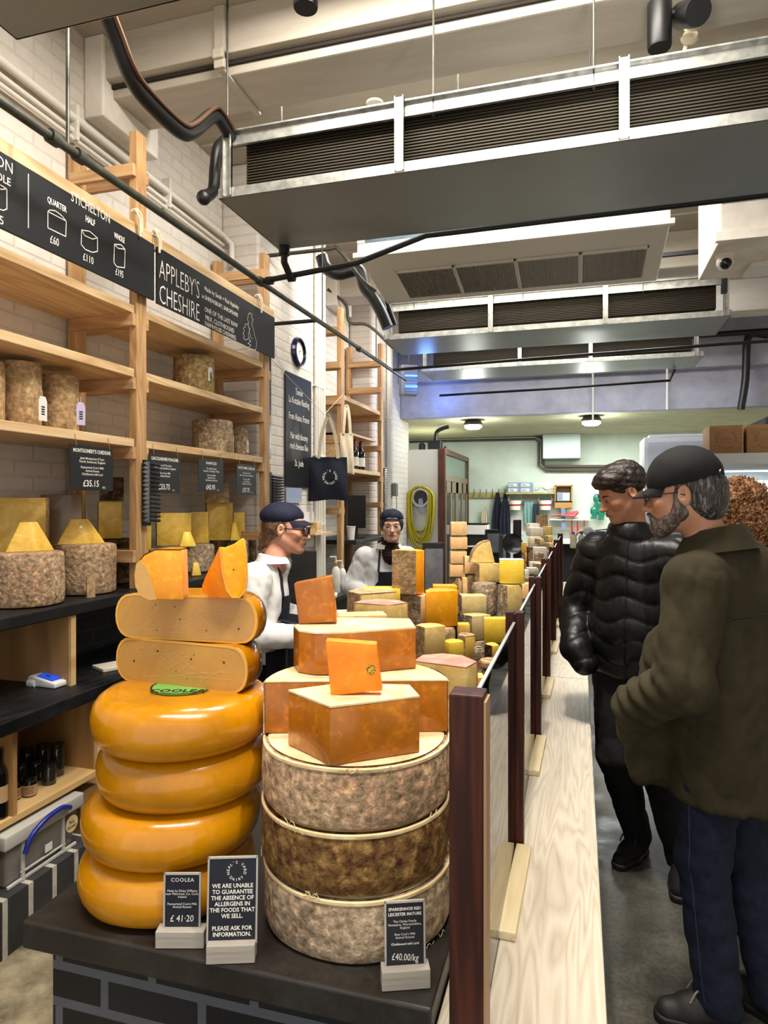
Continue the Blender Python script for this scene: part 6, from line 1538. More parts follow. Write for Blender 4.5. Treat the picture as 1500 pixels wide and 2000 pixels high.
# ---------------------------------------------------------------- 2: young man in the puffer jacket
hw = W(1214, 961, 2.80); loc = (hw.x+.055, hw.y+.06, 0); th = facing(-.42, -.9); hl = rel(hw, loc, th)
hh = Head(hl, facing(-.93, -.36)-th, .46, .06, .98)
ft = rel(WZ(1240, 1668, .02), loc, th)
J = dict(head=hh, neck=(hl.x*.5, hl.y*.55+.02, 1.46), chest=(0, .01, 1.28), pelvis=(0, .02, .95), shL=(.18, .01, 1.40), shR=(-.18, .01, 1.40),
         elL=(.26, .03, 1.12), elR=(-.27, .02, 1.12), wrL=(.155, -.075, .985), wrR=(-.145, -.075, .98), hipL=(.09, .02, .90), hipR=(-.09, .02, .90),
         knL=(.10, .0, .50), knR=(-.06, -.05, .52), anL=(.16, .10, .10), anR=(ft.x, ft.y+.03, .10), toL=(.20, -.06, .04), toR=(ft.x-.02, ft.y-.12, .04))
hn = [((.155, -.075, .985), (-.9, .35, -.1), (0, .6, -.6), .25, 1, None), ((-.145, -.075, .98), (.9, .35, -.1), (0, .6, -.6), .25, -1, None)]
o = person('young man with dark hair in a glossy black quilted jacket, looking down at the counter', loc, th, J, skinmat('tan skin', '#ab7457', '#c28c6c'), dict(nose=1.0, jaw=.95), hands=hn)
face_bits(o, hh, brow='#1b110c', lip='#94584a', brow_t=.0034, eye_s=.85)
F = Field(np.arange(hl.x-.15, hl.x+.15, .004), np.arange(hl.y-.15, hl.y+.15, .004), np.arange(hl.z-.13, hl.z+.17, .004))
F.ell(hh.p(0, .022, .042), [.083, .101, .087], .01, hh.Rn()); F.ell(hh.p(.012, -.032, .080), [.066, .060, .042], .03, hh.Rn()); F.ell(hh.p(-.015, -.064, .074), [.056, .030, .026], .02, hh.Rn())
F.ell(hh.p(0, -.078, -.022), [.078, .062, .078], .008, hh.Rn(), True); F.ell(hh.p(0, -.01, -.075), [.10, .13, .07], .012, hh.Rn(), True)
for s in (-1, 1): F.ell(hh.p(s*.084, .0, -.012), [.02, .03, .036], .004, hh.Rn(), True)
F.mesh('hair', M_hairdark, o, lambda v, n: .004*nz(v*np.array([.4, 1, 1.2]), 90, 2)+.003*nz(v*np.array([.3, 1, 1]), 170, 3))
def puff(v, n):
    r = np.abs(v[:, 0]); z = v[:, 2]+.016*np.sin(v[:, 0]*30+v[:, 2]*9)+.008*np.sin(v[:, 1]*24+1)
    q = np.abs(np.sin(z*PI/.085))**.4; return .011*q-.005+.0022*nz(v*np.array([1, 1, .22]), 90, 4)*q+.0014*nz(v*np.array([1, 1, .12]), 200, 6)
jk = clothes(o, 'puffer_jacket', M_puffer, [('c', (0, .01, 1.32), (0, .01, 1.05), .165, .185, dict(k=.05, flat=((0, 1, 0), 1.25))), ('c', (0, .01, 1.05), (0, .015, .93), .185, .185, dict(k=.05, flat=((0, 1, 0), 1.2))),
      ('c', (.165, .015, 1.385), (-.165, .015, 1.385), .080, .080, dict(k=.05)), ('c', (0, .0, 1.36), tuple(Vector(J['neck'])+Vector((0, -.005, -.01))), .125, .088, dict(k=.03)), ('c', tuple(J['neck']), tuple(Vector(J['neck'])+Vector((0, -.005, .02))), .086, .076, dict(k=.02)),
      ('c', (.18, .01, 1.37), (.27, .03, 1.11), .078, .070, dict(k=.03)), ('c', (.27, .03, 1.11), (.21, -.13, .98), .072, .06, dict(k=.02)), ('c', (.21, -.13, .98), (.16, -.16, .93), .058, .05, dict(k=.02)),
      ('c', (-.18, .01, 1.37), (-.275, .02, 1.11), .078, .070, dict(k=.03)), ('c', (-.275, .02, 1.11), (-.20, -.14, .97), .072, .06, dict(k=.02)), ('c', (-.20, -.14, .97), (-.15, -.16, .92), .058, .05, dict(k=.02))],
      (-.42, -.32, .82), (.42, .3, 1.62), .008, puff, cuts=[((0, 0, .87), (0, 0, -1))], subs=[('c', tuple(Vector(J['neck'])+Vector((0, .0, .06))), hh.p(0, .02, -.02), .056, .060)])
bv = BVHTree.FromPolygons([v.co for v in jk.data.vertices], [p.vertices for p in jk.data.polygons]); pts = []
for i in range(40):
    z = 1.44-.56*i/39; r = bv.ray_cast(Vector((.015, -.6, z)), Vector((0, 1, 0)))
    if r[0]: pts.append(r[0]-Vector((0, .001, 0)))
MB().tube(pts, .0055, 6).build('zip', mat('black zip', '#050505', .5), jk)
clothes(o, 'trousers', M_blackcloth, [('c', (.09, .02, .90), J['knL'], .10, .075, dict(k=.02)), ('c', J['knL'], (J['anL'][0], J['anL'][1], .09), .075, .055, dict(k=.02)), ('c', (-.09, .02, .90), J['knR'], .10, .075, dict(k=.02)),
        ('c', J['knR'], (J['anR'][0], J['anR'][1], .10), .075, .058, dict(k=.02)), ('c', (0, .02, .95), (0, .02, .86), .14, .13, dict(k=.04))], (-.35, -.35, .04), (.35, .35, 1.03), .010, folds(.012, 16, 18, .9), cuts=[((0, 0, .07), (0, 0, -1))])
shoe(o, J['anL'], J['toL']); shoe(o, J['anR'], J['toR'], laces=mat('black laces', '#1c1c1c', .7))

# ---------------------------------------------------------------- 3: person with curly hair behind the man
hw = W(1426, 992, 3.1); loc = (hw.x+.02, hw.y, 0); th = facing(-.75, .5); hl = rel(hw, loc, th); hh = Head(hl, .1, .1, 0, 1.05)
J = dict(head=hh, neck=(0, .02, 1.41), chest=(0, .01, 1.22), pelvis=(0, .02, .92), shL=(.16, .01, 1.34), shR=(-.16, .01, 1.34),
         elL=(.21, .03, 1.08), elR=(-.23, .05, 1.06), wrL=(.17, -.16, .95), wrR=(-.23, .0, .84), hipL=(.085, .02, .88), hipR=(-.085, .02, .88),
         knL=(.09, .0, .48), knR=(-.09, .02, .48), anL=(.09, .06, .10), anR=(-.11, .08, .10), toL=(.10, -.09, .04), toR=(-.14, -.07, .04))
hn = [((-.23, .0, .84), (0, -.1, -1), (.9, .2, 0), .4, -1, None)]
o = person('person with thick ginger brown curls in a dark coat, standing behind the man in olive', loc, th, J, skinmat('fair skin', '#b98768', '#cf9f80'), hands=hn, fine=.006)
F = Field(np.arange(hl.x-.22, hl.x+.22, .006), np.arange(hl.y-.22, hl.y+.24, .006), np.arange(hl.z-.26, hl.z+.20, .006))
F.ell(hh.p(0, .035, .03), [.105, .115, .105], .02, hh.Rn()); F.ell(hh.p(0, .07, -.07), [.115, .095, .115], .04, hh.Rn()); F.ell(hh.p(0, -.10, -.03), [.075, .075, .09], .01, hh.Rn(), True)
hb = F.mesh('curly_hair', M_curl, o, lambda v, n: .018*nz(v, 45, 1)+.010*nz(v, 110, 2))
rd = random.Random(5); b = MB(); vsn = [(v.co.copy(), v.normal.copy()) for v in hb.data.vertices]
for k in range(520):
    p, n = rd.choice(vsn); ax = (n*.6+Vector((rd.uniform(-.5, .5), rd.uniform(-.5, .5), -.9))).normalized(); u = ax.orthogonal().normalized(); v_ = ax.cross(u); r = rd.uniform(.006, .011); L = rd.uniform(.03, .06)
    b.tube([p+n*.004+ax*(L*i/11)+(u*math.cos(i*1.15)+v_*math.sin(i*1.15))*r for i in range(12)], .0022, 4, cap=False)
b.build('ringlets', M_curl, hb, smooth=True)
clothes(o, 'coat', noisemat('dark charcoal coat', [(.3, '#0d0c0b'), (.7, '#171513')], 30, rough=.9, bump=.2), [('c', (0, .01, 1.26), (0, .02, .80), .17, .18, dict(k=.05, flat=((0, 1, 0), 1.25))), ('c', (.15, .015, 1.32), (-.15, .015, 1.32), .075, .075, dict(k=.05)),
      ('c', (0, .03, 1.34), (0, .03, 1.42), .09, .075, dict(k=.03)), ('c', (.16, .01, 1.31), J['elL'], .068, .06, dict(k=.03)), ('c', J['elL'], J['wrL'], .06, .05, dict(k=.02)),
      ('c', (-.16, .01, 1.31), J['elR'], .068, .06, dict(k=.03)), ('c', J['elR'], (-.23, .01, .88), .06, .05, dict(k=.02))], (-.36, -.3, .66), (.36, .3, 1.5), .011, folds(.010, 14, 31, .6), cuts=[((0, 0, .74), (0, 0, -1))])
clothes(o, 'skirt', noisemat('dark grey brown denim skirt', [(.3, '#1a1713'), (.7, '#26221c')], 50, rough=.9, bump=.3, dist=.002), [('c', (0, .02, .9), (0, .04, .32), .15, .24, dict(k=.05, flat=((0, 1, 0), 1.25)))], (-.35, -.3, .2), (.35, .36, 1.05), .012, folds(.016, 12, 35, .3), cuts=[((0, 0, .30), (0, 0, -1))])
for s in 'LR': shoe(o, J['an'+s], J['to'+s], 'boot', mat('black boot leather', '#0d0c0c', .4))
clothes(o, 'boot_shafts', mat('black boot leather', '#0d0c0c', .4), [('c', (.09, .03, .38), (.09, .06, .10), .06, .048), ('c', (-.10, .04, .38), (-.11, .08, .10), .06, .048)], (-.25, -.15, .05), (.25, .25, .45), .010)

# ---------------------------------------------------------------- staff in white coats
def staff(label, loc, th, hw, yaw, pitch, hl_scale, skin, coatcol, hair, hcol, arms, opts, zs=1.0, faceopts={}, headopts={}, hands=(), h=.010):
    hl = rel(hw, loc, th); hh = Head(hl, yaw-th, pitch, 0, hl_scale)
    nk = Vector((hl.x*.85, hl.y*.8+.025, hl.z-.165)); ch = Vector((nk.x*.4, nk.y*.3+.01, nk.z-.17)); S = nk.z-.06
    J = dict(head=hh, neck=tuple(nk), chest=tuple(ch), pelvis=(0, .03, .9*zs), shL=(.155+ch.x, ch.y+.01, S), shR=(-.155+ch.x, ch.y+.01, S), hipL=(.085, .03, .86*zs), hipR=(-.085, .03, .86*zs),
             knL=(.09, .01, .47*zs), knR=(-.09, .01, .47*zs), anL=(.10, .05, .09), anR=(-.10, .05, .09), toL=(.12, -.09, .04), toR=(-.12, -.09, .04), **arms)
    o = person(label, loc, th, J, skin, {**dict(fem=True, nose=.92, jaw=.92), **headopts}, hands=hands)
    face_bits(o, hh, **faceopts)
    t = opts.get('torso', 1.0)
    P = [('c', tuple(ch), (0, .02, .98*zs), .155*t, .165*t, dict(k=.05, flat=((0, 1, 0), 1.2))), ('c', (0, .02, .98*zs), (0, .03, .80*zs), .165*t, .175*t, dict(k=.05, flat=((0, 1, 0), 1.15))),
         ('c', (.14+ch.x, ch.y+.015, S-.015), (-.14+ch.x, ch.y+.015, S-.015), .068, .068, dict(k=.05)), ('c', (nk.x*.8, nk.y*.8+.02, S), tuple(nk+Vector((0, .0, .0))), .09, .070, dict(k=.03))]
    for s in 'LR': P += [('c', J['sh'+s], J['el'+s], .070, .064, dict(k=.03)), ('c', J['el'+s], J['wr'+s], .064, .050, dict(k=.02))]
    A = list(J.values())[1:]; lx = [p[0] for p in A]+[hl.x]; ly = [p[1] for p in A]+[hl.y]
    ct = clothes(o, 'white_coat', coatcol, P, (min(lx)-.15, min(ly)-.15, .70*zs), (max(lx)+.15, max(ly)+.22, nk.z+.12), h, folds(.013, 15, opts.get('seed', 3), .55), cuts=[((0, 0, opts.get('hem', .80)), (0, 0, -1))],
                 subs=[('c', tuple(nk), hh.p(0, .03, -.03), .056, .060)])
    bv = BVHTree.FromPolygons([v.co for v in ct.data.vertices], [p.vertices for p in ct.data.polygons])
    def sk(x, z, y0=-.8, off=.004):
        r = bv.ray_cast(Vector((x, y0, z)), Vector((0, 1 if y0 < 0 else -1, 0))); return (r[0]+Vector((0, -off if y0 < 0 else off, 0))) if r[0] else None
    # apron bib following the chest
    vs = []; fs = []; nx, nzz = 10, 16; ok = True; zt, zb = nk.z-.16, .60*zs; grid_ = []
    for j in range(nzz+1):
        z = zt+(zb-zt)*j/nzz; wd = (.085 if j < 3 else .085+.07*min(1, (j-2)/3)); row = []
        for i in range(nx+1):
            x = ch.x*(1-j/nzz)-wd+2*wd*i/nx; p = sk(x, max(z, opts.get('hem', .80)+.03)) or Vector((x, -.15, z)); p.z = z; row.append(p)
        grid_.append(row)
    for r_ in grid_: vs += r_
    n_ = len(vs); fs = [(j*(nx+1)+i, (j+1)*(nx+1)+i, (j+1)*(nx+1)+i+1, j*(nx+1)+i+1) for j in range(nzz) for i in range(nx)]
    vs2 = [v+Vector((0, -.004, 0)) for v in vs]
    b = MB().add(vs+vs2, fs+[tuple(q+n_ for q in f[::-1]) for f in fs])
    for s in (-1, 1):
        pts = [grid_[0][0 if s < 0 else nx]+Vector((0, -.004, 0))]; 
        for q in (.35, .7): 
            x = ch.x+s*(.085-.02*q); z = zt+(S+.045-zt)*q; p = sk(x, z); 
            if p: pts.append(p+Vector((0, -.003, 0)))
        pts.append(Vector((nk.x+s*.070, nk.y+.0, S+.062))); pts.append(Vector((nk.x+s*.055, nk.y+.068, S+.066))); pts.append(Vector((nk.x, nk.y+.088, S+.062)))
        b.tube(smoothpath(pts, 5), .007, 6)
    b.build('apron', M_navy, o, smooth=True)
    # collar
    b = MB(); R = .068; vs = []; N_ = 22
    for i in range(N_+1):
        a = -PI*.80+1.6*PI*i/N_+PI/2; q = Vector((math.cos(a), math.sin(a), 0)); c_ = nk+Vector((0, .004, .018)); up = .020+.010*math.sin(a)
        vs += [c_+q*R+Vector((0, 0, up)), c_+q*(R+.014)+Vector((0, 0, up-.006)), c_+q*(R+.030)+Vector((0, 0, -.018))]
    fs = [(i*3+j, (i+1)*3+j, (i+1)*3+j+1, i*3+j+1) for i in range(N_) for j in range(2)]; b.add(vs, fs)
    cl = b.build('collar', coatcol, ct, smooth=True)
    clothes(o, 'trousers', M_blackcloth, [('c', (.085, .03, .88*zs), J['knL'], .10, .075), ('c', J['knL'], J['anL'], .075, .06), ('c', (-.085, .03, .88*zs), J['knR'], .10, .075), ('c', J['knR'], J['anR'], .075, .06), ('c', (0, .03, .9*zs), (0, .03, .84*zs), .14, .13, dict(k=.04))],
            (-.28, -.2, .04), (.28, .26, 1.0), .013, folds(.01, 16, 44, .9), cuts=[((0, 0, .06), (0, 0, -1))])
    for s in 'LR': shoe(o, J['an'+s], J['to'+s])
    return o, hh, hl, nk
# older woman at the left
hw = W(560, 1033, 3.28); th = facing(.95, .30); loc = (hw.x-.14, hw.y-.02, 0)
arms = dict(elL=(.22, -.05, 1.03), elR=(-.22, .0, .985), wrL=(.14, -.30, .96), wrR=(-.14, -.25, .96))
o, hh, hl, nk = staff('older woman in a navy peaked cap, glasses and white coat, seen in profile', loc, th, hw, facing(.985, .17), .10, 1.0, skinmat('rosy skin', '#c48a70', '#d6a287'), M_coat, None, None, arms, dict(seed=3, hem=.83), .94,
        dict(brow='#7a5c44', lip='#9c5347', brow_t=.0018), dict(nose=1.25, jaw=1.0), hands=[((.14, -.30, .96), (-.1, -.9, -.3), (0, 0, -1), .5, 1, None), ((-.14, -.25, .96), (.2, -.9, -.3), (0, 0, -1), .5, -1, None)])
F = Field(np.arange(hl.x-.15, hl.x+.15, .004), np.arange(hl.y-.15, hl.y+.2, .004), np.arange(hl.z-.16, hl.z+.12, .004))
F.ell(hh.p(0, .030, .012), [.084, .096, .082], .01, hh.Rn()); F.ell(hh.p(0, .085, -.055), [.045, .045, .045], .03, hh.Rn()); F.cone(hh.p(0, .10, -.055), hh.p(.01, .128, -.115), .028, .012, .02)
F.ell(hh.p(0, -.075, -.03), [.09, .085, .12], .01, hh.Rn(), True); F.ell(hh.p(0, -.035, -.10), [.085, .075, .075], .01, hh.Rn(), True)
for s in (-1, 1): F.ell(hh.p(s*.080, .008, -.008), [.018, .024, .036], .004, hh.Rn(), True)
F.mesh('hair', M_hairfair, o, hairdisp(.004, 70, 150))
cap(o, hh, M_capnavy, .052, flat=True, tilt=-.10, z0=.042); glasses(o, hh, mat('dark horn frame', '#1a140e', .25), .036, .022, -.112, .003)
# young woman
hw = W(765, 1027, 4.75); th = facing(.50, -.85); loc = (hw.x-.08, hw.y+.09, 0)
arms = dict(elL=(.22, .0, .99), elR=(-.25, .02, .99), wrL=(.16, -.22, .93), wrR=(-.10, -.22, .90))
o, hh, hl, nk = staff('young woman with dark hair in a navy cap, white coat and navy apron, facing us', loc, th, hw, facing(.30, -.95), .05, .93, skinmat('light skin', '#d0a084', '#e3b89c'), M_coat, None, None, arms, dict(seed=9, hem=.78), .94,
        dict(brow='#150d0a', lip='#a8564f', gaze=-.0035, brow_t=.0026, eye_s=1.12), dict(), hands=[((.16, -.22, .93), (-.1, -.9, -.4), (0, 0, -1), .5, 1, None), ((-.10, -.22, .90), (.2, -.9, -.3), (0, 0, -1), .5, -1, None)])
F = Field(np.arange(hl.x-.15, hl.x+.15, .004), np.arange(hl.y-.15, hl.y+.2, .004), np.arange(hl.z-.16, hl.z+.12, .004))
F.ell(hh.p(0, .018, .014), [.086, .094, .086], .01, hh.Rn()); F.ell(hh.p(0, .06, -.02), [.035, .035, .035], .03, hh.Rn())
F.ell(hh.p(0, -.088, -.025), [.060, .070, .082], .01, hh.Rn(), True); F.ell(hh.p(0, -.04, -.125), [.075, .085, .065], .01, hh.Rn(), True)
F.mesh('hair', M_hairdark, o, hairdisp(.002, 70, 150)); cap(o, hh, M_capnavy, .022, flat=True, tilt=-.16, z0=.052)
clothes(o, 'rollneck', noisemat('dark brown knit', [(.3, '#1a100e'), (.7, '#2a1a17')], 60, rough=.9, bump=.3), [('c', tuple(nk-Vector((0, .055, .05))), tuple(nk+Vector((0, .0, .045))), .062, .062, dict(k=.02)), ('c', tuple(nk-Vector((0, .0, .02))), tuple(nk+Vector((0, .0, .045))), .066, .063, dict(k=.02))],
        (nk.x-.15, nk.y-.20, nk.z-.15), (nk.x+.15, nk.y+.15, nk.z+.14), .006, lambda v, n: .002*np.sin(v[:, 2]*300))
# person at the far wall reaching with milk bottles, mostly hidden
hw = W(1212, 985, 8.0); th = facing(-.9, -.3); loc = (hw.x+.05, hw.y, 0)
bp = W(1128, 1052, 7.75); wl = rel(bp+Vector((.10, .0, .095)), loc, th)
arms = dict(elL=(.24, .0, 1.02), elR=(-.20, -.22, 1.12), wrL=(.2, -.2, .95), wrR=tuple(wl))
o, hh, hl, nk = staff('member of staff in a white coat at the back, mostly hidden, holding two milk bottles', loc, th, hw, facing(-.9, -.2), .1, .95, skinmat('light skin', '#d0a084', '#e3b89c'), M_coat, None, None, arms, dict(seed=19), .97,
        dict(brow='#150d0a', lip='#a8564f'), dict(), hands=[(tuple(wl), (0, -1, -.1), (0, 0, -1), .55, -1, .006)], h=.014)
cap(o, hh, M_capnavy, .03, flat=True, z0=.05)
for i, dx in enumerate((-.045, .045)):
    t = thing('milk_bottle', ['left plastic milk bottle with a blue cap in the far hand', 'right plastic milk bottle with a blue cap in the far hand'][i], 'bottle', tuple(bp+Vector((dx, .02*i, -.11))), 0, 'milk bottles held at the back')
    MB().lathe([(0, 0), (.036, 0), (.04, .01), (.04, .11), (.036, .13), (.018, .155), (.016, .165), (0, .165)], 20).build('milk', mat('cream milk', '#d9cfa0', .35), t, smooth=True)
    MB().lathe([(0, .165), (.019, .165), (.019, .185), (0, .185)], 16).build('bottle_cap', mat('blue cap', '#2338b8', .4), t, smooth=True)
    MB().lathe([(.041, .03), (.041, .09)], 12, a0=-2.6, a1=-.8, cap=False).build('paper_label', M_paper, t)
# ================================================================ wall things on and beyond the white pier
t = thing('wall_clock', 'round wall clock with a dark blue rim on the white pier', 'clock', WX(580, 688, -2.199), PI/2)
Rx = Matrix.Rotation(PI/2, 4, 'X')
MB().lathe([(.085, .0), (.118, .0), (.122, .012), (.112, .035), (.098, .04), (.092, .03)], 40, Rx, cap=False).build('rim', mat('navy enamel', '#0d1436', .2), t, smooth=True)
MB().lathe([(0, 0), (.094, 0), (.094, .015), (0, .015)], 40, Rx).build('face', M_paper, t)
b = MB()
for i in range(12):
    a = PI/6*i; stroke(b, [(.075*math.sin(a), .075*math.cos(a)), (.086*math.sin(a), .086*math.cos(a))], .005, -.0165)
b.build('marks', M_black, t); b = MB(); stroke(b, [(0, 0), (.045*math.sin(1.1), .045*math.cos(1.1))], .006, -.018); stroke(b, [(0, 0), (-.02, -.07)], .004, -.018); b.build('hands', M_black, t)
Ya, Yb = WX(556, 0, -2.19).y, WX(606, 0, -2.19).y; z1 = WX(556, 724, -2.19).z; z0 = WX(556, 950, -2.19).z
t = sign_board('blackboard', 'tall blackboard with a handwritten wine note under the round clock', Ya, Yb, z0, z1, -2.18, 'blackboard')
b = MB(); hb = z1-z0
for k, (l, zz) in enumerate((('Tavnier', .83), ('La Kottabe Riesling', .745), ('From Alsace, France', .60), ('Pair with bloomy', .43), ('rind cheeses like', .34), ('St. Jude', .19))):
    put_fit(b, l, .0, (zz-.5)*hb+.02, .075, (.0215*len(l)), -.0012, bold=.0)
b.build('lettering', M_ink, t)
mesh_thing('leaning_board', MB().box(-.008, .008, -.03, .03, 0, .75), M_blackgloss, 'thin black panel edge on the white pier beside the second chalk sign', 'panel', (-2.17, 4.42, 1.92))
# string with tote bags
b = MB().tube([(-2.06, 4.24, 2.60), tuple(W(633, 810, 5.55)), tuple(W(669, 771, 5.95))], .0025, 5)
tag(b.build('string', M_canvas), 'white string slung between the pine uprights in front of the blackboard', 'string')
def tote(lab, pts, py0, m, dy, group, dims, hand, hm, loc, rot, txt=False):
    t = thing('tote_bag', lab, 'bag', loc, rot, group); w, h = dims
    F = []; b = MB(); nx, nz_ = 14, 14; vs = []
    for s in (-1, 1):
        for j in range(nz_+1):
            for i in range(nx+1):
                u = i/nx*2-1; v = j/nz_; e = (1-abs(u)**3)*math.sin(PI*min(1, v*1.0+.08))*.030+.004
                vs.append((u*w/2*(1+.10*(1-v)), s*e+.006*math.sin(u*5+v*4), -h+h*v+.008*math.sin(u*3+1)*(1-v)))
    n = (nx+1)*(nz_+1); fs = [(j*(nx+1)+i, j*(nx+1)+i+1, (j+1)*(nx+1)+i+1, (j+1)*(nx+1)+i) for j in range(nz_) for i in range(nx)]
    b.add(vs, fs+[tuple(q+n for q in f[::-1]) for f in fs]+[(i+1, i, n+i, n+i+1) for i in range(nx)]+[(j*(nx+1), (j+1)*(nx+1), n+(j+1)*(nx+1), n+j*(nx+1)) for j in range(nz_)]+[((j+1)*(nx+1)+nx, j*(nx+1)+nx, n+j*(nx+1)+nx, n+(j+1)*(nx+1)+nx) for j in range(nz_)])
    b.build('pouch', m, t, smooth=True)
    for s in (-1, 1):
        b = MB(); P = smoothpath([(-w*.26, s*.008, -.01), (-w*.18, s*.008, hand*.55), (-.01, 0, hand), (.012, 0, hand), (w*.20, s*.008, hand*.5), (w*.27, s*.008, -.01)], 5)
        L = [Vector(p) for p in P]; vs = []
        for k, p in enumerate(L):
            tt = (L[min(k+1, len(L)-1)]-L[max(k-1, 0)]).normalized(); nn = tt.cross(Vector((0, 1, 0)))*.014; vs += [p-nn, p+nn, p+nn+Vector((0, .003, 0)), p-nn+Vector((0, .003, 0))]
        fs = []
        for k in range(len(L)-1): a = k*4; fs += [(a, a+1, a+5, a+4), (a+3, a+7, a+6, a+2), (a, a+4, a+7, a+3), (a+1, a+2, a+6, a+5)]
        b.add(vs, fs); b.build('handle', hm, t, smooth=True)
    if txt:
        b = MB(); dairy_ring(b, .02, -h*.47, w*.17, w*.085, -.043, .02); b.build('lettering', M_ink, t)
    return t
p = W(641, 893, 5.62); tote('navy tote bag with a white ring of letters hanging from the string', 0, 0, M_navy, 0, 'hanging tote bags', (.315, .365), .335, M_canvas, tuple(p), YAW-.05, True)
p = W(677, 846, 5.90); tote('cream canvas tote bag hanging on the near pine upright behind the navy one', 0, 0, M_canvas, 0, 'hanging tote bags', (.13, .36), .23, M_canvas, tuple(p), YAW+.5)
# wine bottles in a wooden crate side
for i, (dy, dx, c) in enumerate(((6.34, -2.16, '#7b1616'), (6.44, -2.2, '#141212'), (6.52, -2.15, '#7b1616'), (6.64, -2.2, '#3a3a30'))):
    t = thing('wine_bottle', ['red topped wine bottle, leftmost on the far pine board', 'black topped wine bottle, second on the far pine board', 'red topped wine bottle, third on the far pine board', 'grey topped wine bottle, rightmost on the far pine board'][i], 'bottle', (dx, dy, 1.9255), 0, 'wine bottles on the far pine board')
    MB().lathe([(0, 0), (.038, 0), (.04, .004), (.04, .17), (.034, .2), (.015, .235), (.014, .25), (0, .25)], 22).build('glass_body', mat('dark bottle glass', '#0c0a09', .1, coat=.5), t, smooth=True)
    MB().lathe([(0, .25), (.0155, .25), (.0155, .30), (.012, .305), (0, .305)], 16).build('capsule', mat('capsule '+c, c, .35), t, smooth=True)
    MB().lathe([(.0405, .04), (.0405, .13)], 24, cap=False).build('paper_label', M_paper, t, smooth=True)
b = MB(); b.box(-2.45, -2.1, 6.0, 6.02, 1.926, 2.27); b.box(-2.45, -2.1, 6.0, 6.9, 2.25, 2.27); b.box(-2.45, -2.44, 6.0, 6.9, 1.926, 2.25)
tag(b.build('wooden_crate', M_pineY), 'shallow wooden crate around the wine bottles on the far pine board', 'crate')
# screens, cup, spray bottles, cabinet
t = thing('low_cabinet', 'black cabinet run under the blackboard behind the two staff', 'cabinet', (0, 0, 0))
MB().box(-2.19, -1.93, 4.42, 5.60, .21, .80).build('body', mat('black cabinet', '#101011', .5), t); MB().box(-2.19, -1.86, 4.40, 5.62, .80, .84).build('worktop', M_blackwood, t, bevel=.004)
t = thing('monitor', 'dark flat monitor standing on the far black shelf', 'monitor', WZ(700, 1052, 1.2505), YAW+.25); t.location.z = 1.2505; t.location.x = min(t.location.x, -2.05)
MB().box(-.09, .09, -.01, .015, .10, .42).build('screen', M_blackgloss, t, bevel=.004); MB().box(-.012, .012, .0, .02, .0, .12).build('stand', M_black, t); MB().box(-.07, .07, -.05, .05, 0, .012).build('base', M_black, t)
b = MB(); b.lathe([(.030, 0), (.042, .12), (.045, .12), (.045, .125), (.039, .125), (.028, .006), (0, .006), (0, 0), (.03, 0)], 24, cap=False)
t = tag(b.build('paper_cup', M_paper, smooth=True), 'white dotted paper cup on the far black shelf edge', 'cup'); t.location = (-2.04, 5.88, 1.2505)
for i, (px, py, hh_) in enumerate(((656, 1150, .30), (668, 1142, .24))):
    p = WX(px, py, -1.96-.05*i); t = thing('spray_bottle', ['white pump bottle on the black cabinet', 'pale spray bottle on the black cabinet'][i], 'bottle', (p.x, p.y, .8405), YAW, 'spray bottles on the black cabinet')
    MB().lathe([(0, 0), (.035, 0), (.038, .01), (.038, hh_*.5), (.03, hh_*.66), (.014, hh_*.74), (0, hh_*.74)], 20).build('bottle_body', M_whiteplastic, t, smooth=True)
    MB().lathe([(0, hh_*.74), (.016, hh_*.74), (.016, hh_*.84), (0, hh_*.84)], 14).build('collar', mat('amber collar', '#b07a3a', .4) if i == 0 else M_whiteplastic, t)
    b = MB(); b.tube([(0, 0, hh_*.84), (0, 0, hh_), (-.05, 0, hh_*.99)], .008, 8); b.build('nozzle', M_whiteplastic, t, smooth=True)
mesh_thing('wiping_cloth', MB().box(-.08, .08, -.05, .05, 0, .025), M_paper, 'folded white cloth on the low far black shelf', 'cloth', (-2.1, 5.98, .8405), .4, bevel=.01, sub=2, jit=.006)
mesh_thing('cutting_board', MB().box(-.13, .13, -.09, .09, 0, .022), M_maple, 'pale cutting board flat on the black cabinet below the spray bottles', 'board', (-1.99, 5.0, .8405), .3, bevel=.002)
p = W(612, 1150, 5.0); b = MB().box(-.145, .145, 0, .02, 0, .40)
mesh_thing('slate_board', b, noisemat('dark slate board', [(.3, '#2b2a28'), (.7, '#3d3b38')], 6, rough=.5, bump=.1), 'large dark slate board standing upright right of the older woman', 'board', (-2.02, 4.60, .8405), YAW-.05, bevel=.012)
for lab, px0, px1, y0, y1, X, m_ in (('pale blue plastic file pocket on the pier below the blackboard', 558, 588, 952, 982, -2.185, mat('blue plastic', '#9aa4bb', .3)), ('white printed notice taped to the pier', 592, 612, 1000, 1070, -2.19, M_paper)):
    a_, b__ = WX(px0, y0, X), WX(px1, y0, X); za_ = WX(px0, y1, X).z
    o = MB().box(0, .006, 0, b__.y-a_.y, 0, a_.z-za_).build('notice' if 'notice' in lab else 'file_pocket', m_); o.location = (X, a_.y, za_); tag(o, lab, 'paper')
b = MB().box(-2.185, -2.06, 5.05, 5.45, 1.33, 1.345); b.box(-2.185, -2.17, 5.05, 5.45, 1.345, 1.39); tag(b.build('small_shelf', M_pineY), 'little pine wall shelf on the pier behind the slate board', 'shelf')
mesh_thing('wooden_block', MB().box(-.035, .035, -.05, .05, 0, .09), M_pineY, 'small pine box on the little wall shelf', 'box', (-2.12, 5.2, 1.346), bevel=.003)
t = thing('switch_box', 'grey electrical box on the far pier with a cable', 'switch', WX(768, 955, -2.19), PI/2)
